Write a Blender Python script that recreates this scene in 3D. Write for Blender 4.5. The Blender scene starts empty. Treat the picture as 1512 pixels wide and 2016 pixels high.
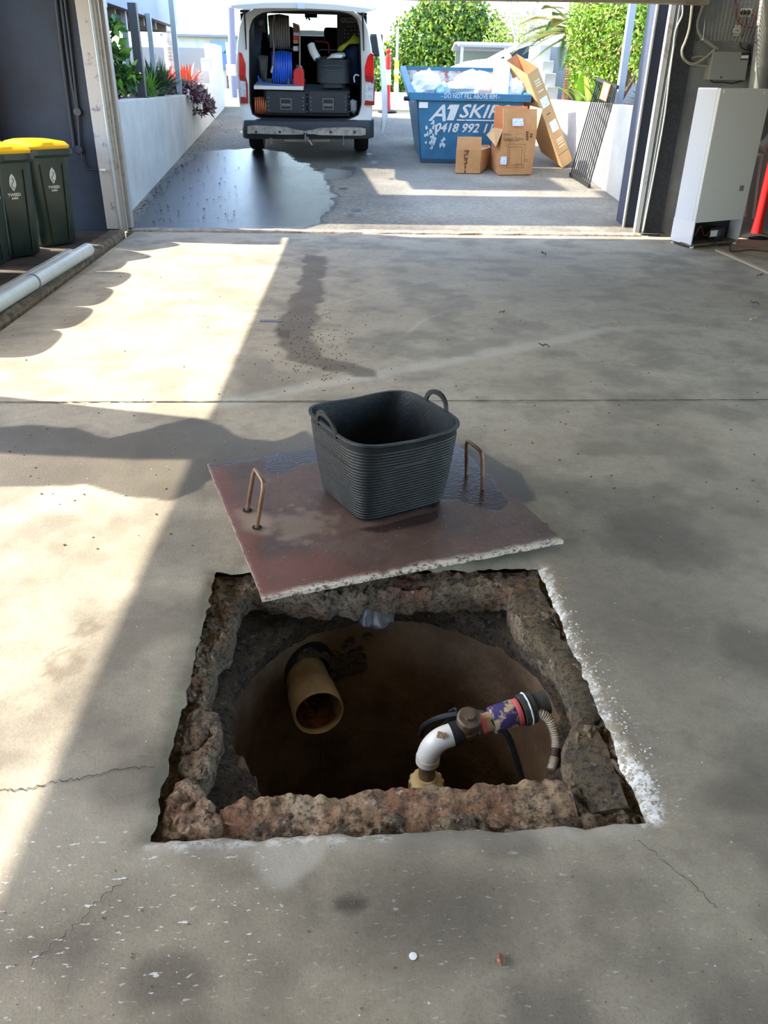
import bpy, bmesh, math, random
import numpy as np
from mathutils import Vector, Matrix, noise, Euler

# ---------------------------------------------------------------- camera, sky, sun, exposure
SC = bpy.context.scene
F_PX, PX0, PY0, EYE = 1552.0, 756.0, 1008.0, 1.4
_N = np.array([697., 3865.]) - np.array([PX0, PY0])
_vx = 660 - PX0
_vy = -(F_PX * F_PX + _vx * _N[0]) / _N[1]
_F = np.array([_vx, _vy, F_PX]); _F /= np.linalg.norm(_F)
_D = np.array([_N[0], _N[1], F_PX]); _D /= np.linalg.norm(_D)
_X = np.cross(_D, _F); _X /= np.linalg.norm(_X)
ROT = np.array([_X, _F, -_D])
cam_data = bpy.data.cameras.new('camera')
cam = bpy.data.objects.new('camera', cam_data); SC.collection.objects.link(cam)
cam_data.sensor_fit = 'VERTICAL'; cam_data.sensor_height = 36; cam_data.lens = F_PX / 2016 * 36
cam_data.clip_start = .05; cam_data.clip_end = 600
m = Matrix.Identity(4)
for i in range(3):
    m[i][0] = ROT[i][0]; m[i][1] = -ROT[i][1]; m[i][2] = -ROT[i][2]
m[2][3] = EYE
cam.matrix_world = m
SC.camera = cam
SC.view_settings.view_transform = 'Standard'; SC.view_settings.look = 'None'
SC.view_settings.gamma = 1; SC.view_settings.use_curve_mapping = False
SC.view_settings.exposure = 1.05
SUN = Vector((1.1, -.14, -1.0))                       # travel direction of the sunlight
world = bpy.data.worlds.new('world'); SC.world = world; world.use_nodes = True
wn = world.node_tree.nodes; wl = world.node_tree.links
sky = wn.new('ShaderNodeTexSky'); sky.sky_type = 'NISHITA'; sky.sun_disc = False
sky.sun_elevation = math.atan(1 / math.hypot(1.1, .14)); sky.sun_rotation = math.radians(-83)
sky.air_density = 1.0; sky.dust_density = 1.0; sky.ozone_density = 1.0; sky.altitude = 20
wn['Background'].inputs['Strength'].default_value = 0.6
wl.new(sky.outputs[0], wn['Background'].inputs['Color'])
sl = bpy.data.lights.new('sun', 'SUN'); sl.energy = 7.2; sl.angle = math.radians(.6); sl.color = (1, .95, .86)
so = bpy.data.objects.new('sun', sl); SC.collection.objects.link(so)
so.rotation_euler = SUN.to_track_quat('-Z', 'Y').to_euler(); so.location = (-6, 4, 12)

# ---------------------------------------------------------------- surveying helpers: photograph measurements to metres
def ray(u, v):
    return ROT @ np.array([u - PX0, v - PY0, F_PX])
def onz(u, v, z=0.):
    d = ray(u, v); t = (z - EYE) / d[2]; return Vector((t * d[0], t * d[1], z))
def ony(u, v, y):
    d = ray(u, v); t = y / d[1]; return Vector((t * d[0], y, EYE + t * d[2]))
def onx(u, v, x):
    d = ray(u, v); t = x / d[0]; return Vector((x, t * d[1], EYE + t * d[2]))
SL, Y0 = .09, 8.9
def ond(u, v):
    d = ray(u, v); t = (-SL * Y0 - EYE) / (d[2] - SL * d[1]); return Vector((t * d[0], t * d[1], EYE + t * d[2]))
def dz(y): return SL * (y - Y0)

R = random.Random(5)
COL = SC.collection
# ---------------------------------------------------------------- materials
MATS = {}
def lin(c):
    c = c / 255.
    return c / 12.92 if c <= .04045 else ((c + .055) / 1.055) ** 2.4
def rgb(r, g, b): return (lin(r), lin(g), lin(b), 1)
def mat(name, col, rough=.6, metal=0., col2=None, scale=8., amt=.5, bump=0., bscale=60., spec=.5, stretch=None, contrast=(.35, .65), trans=0., emit=None, alpha=1., sub=0., coat=0.):
    if name in MATS: return MATS[name]
    M = bpy.data.materials.new(name); M.use_nodes = True
    nt = M.node_tree; N = nt.nodes; L = nt.links; b = N['Principled BSDF']
    b.inputs['Base Color'].default_value = col; b.inputs['Roughness'].default_value = rough
    b.inputs['Metallic'].default_value = metal; b.inputs['Specular IOR Level'].default_value = spec
    if trans: b.inputs['Transmission Weight'].default_value = trans
    if coat: b.inputs['Coat Weight'].default_value = coat
    if alpha < 1: b.inputs['Alpha'].default_value = alpha
    if emit: b.inputs['Emission Color'].default_value = emit; b.inputs['Emission Strength'].default_value = 1
    tc = N.new('ShaderNodeTexCoord'); vec = tc.outputs['Object']
    if stretch:
        mp = N.new('ShaderNodeMapping'); mp.inputs['Scale'].default_value = stretch; L.new(vec, mp.inputs[0]); vec = mp.outputs[0]
    if col2:
        n = N.new('ShaderNodeTexNoise'); n.inputs['Scale'].default_value = scale; n.inputs['Detail'].default_value = 6; n.inputs['Roughness'].default_value = .65
        L.new(vec, n.inputs['Vector'])
        r = N.new('ShaderNodeMapRange'); r.inputs[1].default_value = contrast[0]; r.inputs[2].default_value = contrast[1]; r.inputs[4].default_value = amt * 2 if amt < .5 else 1
        L.new(n.outputs['Fac'], r.inputs[0])
        mx = N.new('ShaderNodeMix'); mx.data_type = 'RGBA'; mx.inputs[6].default_value = col; mx.inputs[7].default_value = col2
        L.new(r.outputs[0], mx.inputs[0]); L.new(mx.outputs[2], b.inputs['Base Color'])
    if bump:
        n2 = N.new('ShaderNodeTexNoise'); n2.inputs['Scale'].default_value = bscale; n2.inputs['Detail'].default_value = 5
        L.new(vec, n2.inputs['Vector'])
        bp = N.new('ShaderNodeBump'); bp.inputs['Strength'].default_value = bump; bp.inputs['Distance'].default_value = .01
        L.new(n2.outputs['Fac'], bp.inputs['Height']); L.new(bp.outputs[0], b.inputs['Normal'])
    MATS[name] = M; return M

# ---------------------------------------------------------------- mesh helpers
class MB:
    def __init__(s): s.v = []; s.f = []
    def add(s, vs, fs):
        o = len(s.v); s.v += [tuple(p) for p in vs]; s.f += [tuple(i + o for i in f) for f in fs]; return s
    def box(s, a, b, M=None):
        (x0, y0, z0), (x1, y1, z1) = a, b
        vs = [Vector(p) for p in ((x0,y0,z0),(x1,y0,z0),(x1,y1,z0),(x0,y1,z0),(x0,y0,z1),(x1,y0,z1),(x1,y1,z1),(x0,y1,z1))]
        if M: vs = [M @ p for p in vs]
        return s.add(vs, [(3,2,1,0),(4,5,6,7),(0,1,5,4),(1,2,6,5),(2,3,7,6),(3,0,4,7)])
    def hexa(s, vs): # 8 points bottom 4 then top 4
        return s.add(vs, [(3,2,1,0),(4,5,6,7),(0,1,5,4),(1,2,6,5),(2,3,7,6),(3,0,4,7)])
    def beam(s, p, q, w, h, up=(0, 0, 1)):
        p = Vector(p); q = Vector(q); d = (q - p).normalized(); u = Vector(up)
        sd = d.cross(u)
        if sd.length < 1e-4: sd = d.cross(Vector((1, 0, 0)))
        sd.normalize(); u = sd.cross(d)
        c = [sd * a * w / 2 + u * b * h / 2 for a, b in ((-1,-1),(1,-1),(1,1),(-1,1))]
        return s.add([p + k for k in c] + [q + k for k in c], [(3,2,1,0),(4,5,6,7),(0,1,5,4),(1,2,6,5),(2,3,7,6),(3,0,4,7)])
    def tube(s, pts, r, n=8, caps=True, closed=False):
        pts = [Vector(p) for p in pts]; k = len(pts)
        rs = r if isinstance(r, (list, tuple)) else [r] * k
        vs = []; last = None
        for i, p in enumerate(pts):
            if closed: d = pts[(i + 1) % k] - pts[i - 1]
            else: d = pts[min(i + 1, k - 1)] - pts[max(i - 1, 0)]
            d.normalize()
            if last is None:
                a = d.cross(Vector((0, 0, 1)))
                if a.length < .1: a = d.cross(Vector((1, 0, 0)))
            else: a = last - d * last.dot(d)
            a.normalize(); last = a; b = d.cross(a)
            for j in range(n):
                t = 2 * math.pi * j / n; vs.append(p + (a * math.cos(t) + b * math.sin(t)) * rs[i])
        fs = []
        for i in range(k if closed else k - 1):
            for j in range(n):
                i2 = (i + 1) % k
                fs.append((i*n+j, i*n+(j+1)%n, i2*n+(j+1)%n, i2*n+j))
        if caps and not closed: fs += [tuple(range(n))[::-1], tuple((k-1)*n+j for j in range(n))]
        return s.add(vs, fs)
    def lathe(s, prof, n=24, M=None, caps=True):
        vs = []; k = len(prof)
        for r, z in prof:
            for j in range(n):
                t = 2 * math.pi * j / n; p = Vector((r * math.cos(t), r * math.sin(t), z)); vs.append(M @ p if M else p)
        fs = [(i*n+j, i*n+(j+1)%n, (i+1)*n+(j+1)%n, (i+1)*n+j) for i in range(k-1) for j in range(n)]
        if caps: fs += [tuple(range(n))[::-1], tuple((k-1)*n+j for j in range(n))]
        return s.add(vs, fs)
    def prism(s, poly, h, M=None):    # poly in xy, extruded +z by h
        n = len(poly); vs = [Vector((x, y, 0)) for x, y in poly] + [Vector((x, y, h)) for x, y in poly]
        if M: vs = [M @ p for p in vs]
        return s.add(vs, [tuple(range(n))[::-1], tuple(range(n, 2*n))] + [(i, (i+1)%n, n+(i+1)%n, n+i) for i in range(n)])
    def loops(s, rings, caps=(False, False), closed=True):
        n = len(rings[0]); vs = [p for r in rings for p in r]; fs = []
        for i in range(len(rings) - 1):
            for j in range(n if closed else n - 1):
                fs.append((i*n+j, i*n+(j+1)%n, (i+1)*n+(j+1)%n, (i+1)*n+j))
        if caps[0]: fs.append(tuple(range(n))[::-1])
        if caps[1]: fs.append(tuple((len(rings)-1)*n+j for j in range(n)))
        return s.add(vs, fs)
    def ball(s, c, r, n=10, sz=1.):
        c = Vector(c); k = n // 2 + 1
        rings = []
        for i in range(k + 1):
            a = math.pi * (i + .02) / (k + .04) - math.pi / 2
            rings.append([c + Vector((math.cos(a)*math.cos(2*math.pi*j/n)*r, math.cos(a)*math.sin(2*math.pi*j/n)*r, math.sin(a)*r*sz)) for j in range(n)])
        return s.loops(rings, (True, True))
    def build(s, name, m, parent=None, smooth=False, bevel=0., seg=2):
        me = bpy.data.meshes.new(name); me.from_pydata(s.v, [], s.f); me.update()
        o = bpy.data.objects.new(name, me); COL.objects.link(o); me.materials.append(m)
        bm = bmesh.new(); bm.from_mesh(me); bmesh.ops.recalc_face_normals(bm, faces=bm.faces); bm.to_mesh(me); bm.free()
        if smooth:
            for p in me.polygons: p.use_smooth = True
            try:
                me.set_sharp_from_angle(angle=math.radians(42))
            except Exception: pass
        if bevel:
            md = o.modifiers.new('b', 'BEVEL'); md.width = bevel; md.segments = seg; md.limit_method = 'ANGLE'; md.angle_limit = math.radians(40)
        if parent: put(o, parent)
        return o
def put(o, parent):
    o.parent = parent
    o.matrix_parent_inverse = parent.matrix_basis.inverted()
def rot_align(d, origin=(0, 0, 0)):
    q = Vector(d).to_track_quat('Z', 'Y'); return Matrix.Translation(Vector(origin)) @ q.to_matrix().to_4x4()
def thing(name, label, cat, loc=(0, 0, 0), rz=0, group=None):
    o = bpy.data.objects.new(name, None); COL.objects.link(o); o.empty_display_size = .1
    o.location = loc; o.rotation_euler = (0, 0, rz); o['label'] = label; o['category'] = cat
    if group: o['group'] = group
    return o
def tag(o, label, cat, group=None, kind=None):
    o['label'] = label; o['category'] = cat
    if group: o['group'] = group
    if kind: o['kind'] = kind
    return o
def struct(o, label=None):
    o['kind'] = 'structure'
    if label: o['label'] = label
    return o
def local(o, parent):   # geometry already given in the thing's own coordinates
    o.parent = parent; return o
def copy_tree(o, label=None, group=None):
    c = o.copy(); COL.objects.link(c)
    if label: c['label'] = label
    if group: c['group'] = group
    for ch in o.children:
        k = ch.copy(); COL.objects.link(k); k.parent = c
        for g in ch.children:
            q = g.copy(); COL.objects.link(q); q.parent = k
    return c
def text(s, size, m, parent, M, name='lettering', bold=0., depth=.001, shear=0., space=1., align='CENTER', sx=1.):
    cu = bpy.data.curves.new('t', 'FONT'); cu.body = s; cu.size = size; cu.offset = bold; cu.extrude = depth; cu.shear = shear
    cu.align_x = align; cu.align_y = 'CENTER'; cu.space_character = space; cu.resolution_u = 2
    t = bpy.data.objects.new('t', cu); COL.objects.link(t)
    bpy.context.view_layer.update()
    me = bpy.data.meshes.new_from_object(t.evaluated_get(bpy.context.evaluated_depsgraph_get()))
    bpy.data.objects.remove(t); bpy.data.curves.remove(cu)
    me.transform(M @ Matrix.Diagonal((sx, 1, 1, 1))); me.name = name; me.materials.clear(); me.materials.append(m)
    o = bpy.data.objects.new(name, me); COL.objects.link(o)
    if parent: put(o, parent)
    return o
def face_M(origin, xdir, ydir):   # text plane: x along xdir, y along ydir
    x = Vector(xdir).normalized(); y = Vector(ydir); y = (y - x * y.dot(x)).normalized(); z = x.cross(y)
    M = Matrix.Identity(4)
    for i in range(3): M[i][0] = x[i]; M[i][1] = y[i]; M[i][2] = z[i]; M[i][3] = origin[i]
    return M
def bez(p, n=8):                 # Catmull-Rom through points
    p = [Vector(q) for q in p]; out = []
    q = [p[0] * 2 - p[1]] + p + [p[-1] * 2 - p[-2]]
    for i in range(1, len(q) - 2):
        for k in range(n):
            t = k / n; a, b, c, d = q[i-1], q[i], q[i+1], q[i+2]
            out.append(.5 * ((2*b) + (c-a)*t + (2*a-5*b+4*c-d)*t*t + (3*b-a-3*c+d)*t*t*t))
    out.append(p[-1]); return out
def nz(x, y, z=0., s=1.): return noise.noise(Vector((x * s, y * s, z * s)))

# ---------------------------------------------------------------- palette
white_paint = mat('white_render', rgb(192, 189, 180), .75, col2=rgb(176, 173, 164), scale=3, bump=.25, bscale=120)
navy = mat('navy_paint', rgb(50, 58, 74), .55, col2=rgb(38, 44, 56), scale=2, bump=.2, bscale=70, spec=.35)
navy_pipe = mat('navy_conduit', rgb(44, 50, 61), .45)
grey_wall = mat('grey_wall_paint', rgb(136, 136, 132), .7, col2=rgb(116, 117, 114), scale=4, bump=.2)
brick_dark = mat('dark_block', rgb(66, 68, 70), .9, col2=rgb(44, 46, 48), scale=30, bump=.6, bscale=150)
old_white = mat('worn_white_render', rgb(180, 176, 172), .8, col2=rgb(128, 128, 136), scale=9, contrast=(.56, .64), amt=.5, bump=.3)
track_metal = mat('track_metal', rgb(176, 172, 166), .45, .3, col2=rgb(132, 110, 92), scale=12, contrast=(.55, .75))
dark_metal = mat('dark_metal', rgb(52, 54, 56), .5, .5)
black_plastic = mat('black_plastic', rgb(22, 24, 26), .45)
black_rubber = mat('black_rubber', rgb(18, 18, 19), .8)
white_plastic = mat('white_plastic', rgb(225, 225, 220), .4)
galv = mat('galvanised', rgb(165, 170, 172), .45, .6)
grey_post = mat('grey_post_paint', rgb(150, 158, 160), .5)
dark_post = mat('dark_post_paint', rgb(70, 72, 74), .55)

# ================================================================ FLOOR with painted masks (stains, wetness, dim foreground)
def sdf_poly(P, poly):
    poly = np.array(poly, float); n = len(poly); d = np.full(len(P), 1e9); s = np.ones(len(P))
    for i in range(n):
        a = poly[i]; b = poly[i - 1]; e = b - a; w = P - a
        t = np.clip((w @ e) / (e @ e), 0, 1); q = w - t[:, None] * e; d = np.minimum(d, (q * q).sum(1))
        c1 = P[:, 1] >= a[1]; c2 = P[:, 1] < b[1]; c3 = e[0] * w[:, 1] > e[1] * w[:, 0]
        fl = (c1 & c2 & c3) | (~c1 & ~c2 & ~c3); s = np.where(fl, -s, s)
    return s * np.sqrt(d)
def sdf_line(P, pts):
    d = np.full(len(P), 1e9)
    for a, b in zip(pts[:-1], pts[1:]):
        a = np.array(a); b = np.array(b); e = b - a; w = P - a
        t = np.clip((w @ e) / (e @ e), 0, 1); q = w - t[:, None] * e; d = np.minimum(d, np.sqrt((q * q).sum(1)))
    return d
def sstep(a, b, x):
    t = np.clip((x - a) / (b - a), 0, 1); return t * t * (3 - 2 * t)
def vnoise(P, scale, seed):
    rs = np.random.RandomState(seed); T = rs.rand(256, 256)
    q = P * scale + 97.3; i = np.floor(q).astype(int); f = q - i; f = f * f * (3 - 2 * f)
    g = lambda a, b: T[a % 256, b % 256]
    x0 = g(i[:, 0], i[:, 1]) * (1 - f[:, 0]) + g(i[:, 0] + 1, i[:, 1]) * f[:, 0]
    x1 = g(i[:, 0], i[:, 1] + 1) * (1 - f[:, 0]) + g(i[:, 0] + 1, i[:, 1] + 1) * f[:, 0]
    return x0 * (1 - f[:, 1]) + x1 * f[:, 1] - .5
def fbm(P, scale, seed):
    return vnoise(P, scale, seed) + .5 * vnoise(P, scale * 2.1, seed + 1) + .25 * vnoise(P, scale * 4.3, seed + 2)
def gp(lst, fn=onz): return [tuple(fn(u, v)[:2]) for u, v in lst]
def lines(segs):
    out = []
    for a, b, st in segs:
        n = max(1, int(round((b - a) / st))); out += [a + (b - a) * k / n for k in range(n)]
    out.append(segs[-1][1]); return np.array(out)
def grid_mesh(name, xs, ys, zfun, hole=None, hide=None):
    X, Y = np.meshgrid(xs, ys); P = np.stack([X.ravel(), Y.ravel()], 1)
    nx, ny = len(xs), len(ys)
    i = np.arange(nx - 1); j = np.arange(ny - 1); I, J = np.meshgrid(i, j)
    a = (J * nx + I).ravel(); F = np.stack([a, a + 1, a + nx + 1, a + nx], 1)
    if hole:
        cx = (X[:-1, :-1] + X[1:, 1:]).ravel() / 2; cy = (Y[:-1, :-1] + Y[1:, 1:]).ravel() / 2
        k = (cx > hole[0]) & (cx < hole[1]) & (cy > hole[2]) & (cy < hole[3]); F = F[~k]
    used = np.unique(F); remap = -np.ones(len(P), int); remap[used] = np.arange(len(used)); F = remap[F]; P = P[used]
    P, Z = zfun(P)
    me = bpy.data.meshes.new(name); me.vertices.add(len(P)); me.vertices.foreach_set('co', np.column_stack([P, Z]).astype(np.float32).ravel())
    me.loops.add(F.size); me.loops.foreach_set('vertex_index', F.ravel().astype(np.int32))
    me.polygons.add(len(F)); me.polygons.foreach_set('loop_start', (np.arange(len(F)) * 4).astype(np.int32)); me.polygons.foreach_set('loop_total', np.full(len(F), 4, np.int32))
    me.update(calc_edges=True); me.validate()
    o = bpy.data.objects.new(name, me); COL.objects.link(o); return o, P
def set_attr(me, name, val):
    a = me.attributes.new(name, 'FLOAT', 'POINT'); a.data.foreach_set('value', val.astype(np.float32))

HX0, HX1, HY0, HY1 = -.405, .665, 1.155, 2.195
JY = 3.725
xs = lines([(-2.1, -1.3, .03), (-1.3, HX0, .013), (HX0, HX1, .012), (HX1, 1.5, .013), (1.5, 5.2, .05)])
ys = lines([(-2.5, .7, .1), (.7, HY0, .012), (HY0, HY1, .012), (HY1, JY - .012, .016), (JY - .012, JY + .012, .006), (JY + .012, 8.72, .03)])
def fz(P):
    Z = .0025 * fbm(P, 1.2, 3)
    j = np.abs(P[:, 1] - JY - .004 * vnoise(P, 9, 5)); Z = Z - .022 * (j < .0045)
    # crumbling edge round the pit
    dx = np.maximum(np.maximum(HX0 - P[:, 0], P[:, 0] - HX1), 0); dy = np.maximum(np.maximum(HY0 - P[:, 1], P[:, 1] - HY1), 0); d = np.hypot(dx, dy)
    n1 = fbm(P, 30, 11); n2 = fbm(P, 30, 21)
    w = np.exp(-d / .012)
    P2 = P.copy(); P2[:, 0] += n1 * .012 * w; P2[:, 1] += n2 * .007 * w
    Z = Z - np.exp(-d / .018) * (.012 + .022 * np.clip(fbm(P, 18, 31) + .25, 0, 1))
    return P2, Z
floor, FP = grid_mesh('floor', xs, ys, fz, (HX0, HX1, HY0, HY1))
struct(floor, 'old grey concrete garage floor with wet patches, a saw-cut joint and a square pit')
n = fbm(FP, 5, 41); n2 = fbm(FP, 16, 51)
def blob(u, v, ru, rv, soft=.5, amp=.4, seed=1, fn=onz):
    c = fn(u, v); ax = abs(fn(u + ru, v)[0] - fn(u - ru, v)[0]) / 2; ay = abs(fn(u, v - rv)[1] - fn(u, v + rv)[1]) / 2
    d = np.hypot((FP[:, 0] - c[0]) / ax, (FP[:, 1] - c[1]) / ay) + amp * fbm(FP, 6, seed)
    return 1 - sstep(1 - soft, 1 + soft, d)
def poly(lst, soft=.02, amp=.05, seed=7, sc=7): return 1 - sstep(-soft, soft, sdf_poly(FP, gp(lst)) + amp * fbm(FP, sc, seed))
wet = poly([(-60, 842), (60, 835), (150, 846), (215, 862), (300, 842), (380, 822), (440, 838), (480, 862), (540, 868), (600, 850), (640, 880), (700, 900), (880, 870), (960, 893), (1030, 935), (1060, 985), (1010, 1000), (920, 960), (640, 960), (420, 940), (395, 962), (330, 985), (250, 978), (170, 952), (80, 960), (-60, 962)], .008, .03)
drib = poly([(598, 500), (640, 505), (634, 600), (612, 655), (640, 700), (745, 728), (745, 745), (640, 728), (560, 705), (540, 655), (565, 610), (590, 560)], .02, .07, 12)
mud = np.maximum(drib * .75, poly([(548, 648), (575, 652), (572, 668), (545, 662)], .01, .02, 13) * 1.3)
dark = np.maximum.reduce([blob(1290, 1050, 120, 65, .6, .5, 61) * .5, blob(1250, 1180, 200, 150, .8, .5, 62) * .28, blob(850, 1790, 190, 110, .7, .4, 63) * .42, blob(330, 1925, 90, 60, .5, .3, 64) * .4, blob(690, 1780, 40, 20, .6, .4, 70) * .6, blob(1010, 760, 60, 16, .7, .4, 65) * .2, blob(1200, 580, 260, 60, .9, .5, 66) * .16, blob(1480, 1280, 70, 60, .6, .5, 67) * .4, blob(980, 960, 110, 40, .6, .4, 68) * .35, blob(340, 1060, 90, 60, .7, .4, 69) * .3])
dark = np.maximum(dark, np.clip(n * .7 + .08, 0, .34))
fore_dim_ = 1 - sstep(1.2, 3.6, FP[:, 1] + .5 * fbm(FP, 1.3, 99))
dark = np.clip(dark + .33 * fore_dim_, 0, 1)   # dimmer foreground light painted in together with dirt, as one darkening
warm = np.clip(.25 + .9 * fbm(FP, 1.6, 71), 0, 1)
pale = np.maximum.reduce([(1 - sstep(.02, .09, sdf_line(FP, gp([(450, 792), (620, 757), (760, 735), (900, 708), (1060, 678), (1200, 648)])))) * .5,
    (1 - sstep(.005, .02, sdf_line(FP, gp([(795, 662), (830, 632), (880, 612), (940, 600), (1010, 588)])))) * .35,
    (1 - sstep(.006, .02, sdf_line(FP, gp([(660, 600), (760, 570), (860, 550), (1000, 540)])))) * .25,
    poly([(495, 1675), (520, 1650), (640, 1655), (625, 1690), (590, 1720), (560, 1760), (520, 1735), (500, 1700)], .012, .03, 15) * .75,
    (1 - sstep(.0, .05, sdf_line(FP, gp([(300, 1660), (700, 1655), (1000, 1640), (1240, 1632)])) - .012 * n2)) * .6,
    blob(100, 1620, 160, 120, .9, .4, 77) * .3, blob(300, 1700, 80, 50, .9, .4, 78) * .2])
crust = np.maximum.reduce([1 - sstep(.0, .035, sdf_line(FP, gp([(1068, 1120), (1092, 1200), (1130, 1310), (1185, 1420), (1225, 1500), (1285, 1600)])) + .03 * fbm(FP, 30, 81)),
    poly([(1235, 1490), (1275, 1520), (1300, 1600), (1290, 1625), (1265, 1560), (1225, 1480)], .012, .03, 82),
    (1 - sstep(.005, .012, sdf_line(FP, gp([(1268, 1622), (1300, 1590)])))) * .8,
    (1 - sstep(.0, .018, sdf_line(FP, gp([(300, 1660), (500, 1655), (760, 1640)])) + .02 * fbm(FP, 30, 83))) * .45])
scuff = np.maximum(poly([(-60, 1600), (200, 1600), (560, 1700), (520, 1960), (-60, 1960)], .12, .1, 91), .3 * poly([(900, 1640), (1600, 1640), (1600, 2100), (500, 2100), (600, 1800)], .2, .1, 92))
scuff = np.maximum(scuff, poly([(1090, 1160), (1180, 1260), (1330, 1500), (1320, 1640), (1240, 1560), (1120, 1280)], .05, .05, 93) * .8)
ft = np.zeros(len(FP))
for (u, v, ru, rv) in ((125, 1307, 42, 37), (172, 1238, 32, 20)):
    c = onz(u, v); ax = abs(onz(u + ru, v)[0] - c[0]); ay = abs(onz(u, v - rv)[1] - c[1])
    d = np.hypot((FP[:, 0] - c[0]) / ax, (FP[:, 1] - c[1]) / ay); th = np.arctan2(FP[:, 1] - c[1], FP[:, 0] - c[0])
    ft = np.maximum(ft, (1 - sstep(.72, .8, d)) * sstep(.1, .5, d + fbm(FP, 20, 5) * .6)); ft = np.maximum(ft, ((d > .84) & (d < 1.0) & (np.sin(th * 26) > -.1)) * .8)
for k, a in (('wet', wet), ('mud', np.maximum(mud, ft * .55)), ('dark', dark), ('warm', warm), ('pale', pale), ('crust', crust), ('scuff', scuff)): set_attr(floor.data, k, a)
for p in floor.data.polygons: p.use_smooth = True

def concrete(name, base, base2, wetc, drive=False):
    M = bpy.data.materials.new(name); M.use_nodes = True; nt = M.node_tree; N = nt.nodes; L = nt.links; b = N['Principled BSDF']
    tc = N.new('ShaderNodeTexCoord')
    def attr(n):
        a = N.new('ShaderNodeAttribute'); a.attribute_name = n; return a.outputs['Fac']
    def noise_(s, d=6, ro=.6, stretch=None):
        n = N.new('ShaderNodeTexNoise'); n.inputs['Scale'].default_value = s; n.inputs['Detail'].default_value = d; n.inputs['Roughness'].default_value = ro
        if stretch:
            mp = N.new('ShaderNodeMapping'); mp.inputs['Scale'].default_value = stretch; mp.inputs['Rotation'].default_value = (0, 0, -.25); L.new(tc.outputs['Object'], mp.inputs[0]); L.new(mp.outputs[0], n.inputs['Vector'])
        else: L.new(tc.outputs['Object'], n.inputs['Vector'])
        return n.outputs['Fac']
    def rng(x, a, c, o0=0., o1=1.):
        r = N.new('ShaderNodeMapRange'); r.inputs[1].default_value = a; r.inputs[2].default_value = c; r.inputs[3].default_value = o0; r.inputs[4].default_value = o1; L.new(x, r.inputs[0]); return r.outputs[0]
    def mix(f, a, c, mode='MIX'):
        x = N.new('ShaderNodeMix'); x.data_type = 'RGBA'; x.blend_type = mode
        if isinstance(f, float): x.inputs[0].default_value = f
        else: L.new(f, x.inputs[0])
        for i, q in ((6, a), (7, c)):
            if isinstance(q, tuple): x.inputs[i].default_value = q
            else: L.new(q, x.inputs[i])
        return x.outputs[2]
    def mul(a, c):
        x = N.new('ShaderNodeMath'); x.operation = 'MULTIPLY'; x.use_clamp = True; L.new(a, x.inputs[0])
        if isinstance(c, float): x.inputs[1].default_value = c
        else: L.new(c, x.inputs[1])
        return x.outputs[0]
    c = mix(rng(noise_(1.7), .35, .65), base, base2)
    c = mix(rng(noise_(150, 4, .7), .46, .62, 0, .30), c, rgb(88, 80, 66))
    c = mix(rng(noise_(75, 6, .75), .52, .66, 0, .30), c, rgb(206, 198, 180))
    c = mix(rng(noise_(22, 8, .7), .35, .7, 0, .42), c, rgb(196, 184, 160))
    c = mix(rng(noise_(9, 8, .7), .5, .75, 0, .35), c, rgb(84, 77, 66))
    c = mix(rng(noise_(220, 2), .56, .75, 0, .35), c, rgb(70, 66, 60))
    c = mix(mul(attr('warm'), .35), c, rgb(150, 130, 102))
    c = mix(attr('pale'), c, rgb(196, 188, 170))
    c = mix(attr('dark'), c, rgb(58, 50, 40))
    c = mix(attr('mud'), c, rgb(88, 74, 56))
    c = mix(mul(attr('wet'), 0.8 if not drive else .9), c, wetc)
    # white flakes
    s1 = mul(rng(noise_(38, 4, .6, (1, 2.6, 1)), .63, .67), attr('scuff'))
    c = mix(s1, c, rgb(208, 206, 200))
    v = N.new('ShaderNodeTexVoronoi'); v.inputs['Scale'].default_value = 34; L.new(tc.outputs['Object'], v.inputs['Vector'])
    sp = rng(v.outputs['Distance'], .05, .09, 1, 0)
    vc = N.new('ShaderNodeSeparateColor'); L.new(v.outputs['Color'], vc.inputs[0])
    c = mix(mul(sp, rng(vc.outputs[0], .8, .82)), c, rgb(205, 202, 194))
    c = mix(mul(rng(v.outputs['Distance'], .03, .06, 1, 0), rng(vc.outputs[1], .9, .92)), c, rgb(40, 34, 28))
    c = mix(mul(rng(noise_(45, 8, .85), .47, .52), attr('crust')), c, rgb(224, 222, 218))
    L.new(c, b.inputs['Base Color'])
    r = N.new('ShaderNodeMix'); r.data_type = 'FLOAT'; r.inputs[2].default_value = .78; r.inputs[3].default_value = .5 if not drive else .16
    L.new(attr('wet'), r.inputs[0]); L.new(r.outputs[0], b.inputs['Roughness'])
    b.inputs['Specular IOR Level'].default_value = .5 if not drive else .32
    hs = N.new('ShaderNodeMath'); hs.operation = 'ADD'; L.new(noise_(120, 6, .7), hs.inputs[0]); L.new(mul(noise_(14, 6, .6), .9), hs.inputs[1])
    bp = N.new('ShaderNodeBump'); bp.inputs['Distance'].default_value = .004 if not drive else .006; bp.inputs['Strength'].default_value = .5; L.new(hs.outputs[0], bp.inputs['Height']); L.new(bp.outputs[0], b.inputs['Normal'])
    return M
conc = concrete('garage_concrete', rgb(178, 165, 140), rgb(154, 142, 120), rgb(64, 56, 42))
floor.data.materials.append(conc)

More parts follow.
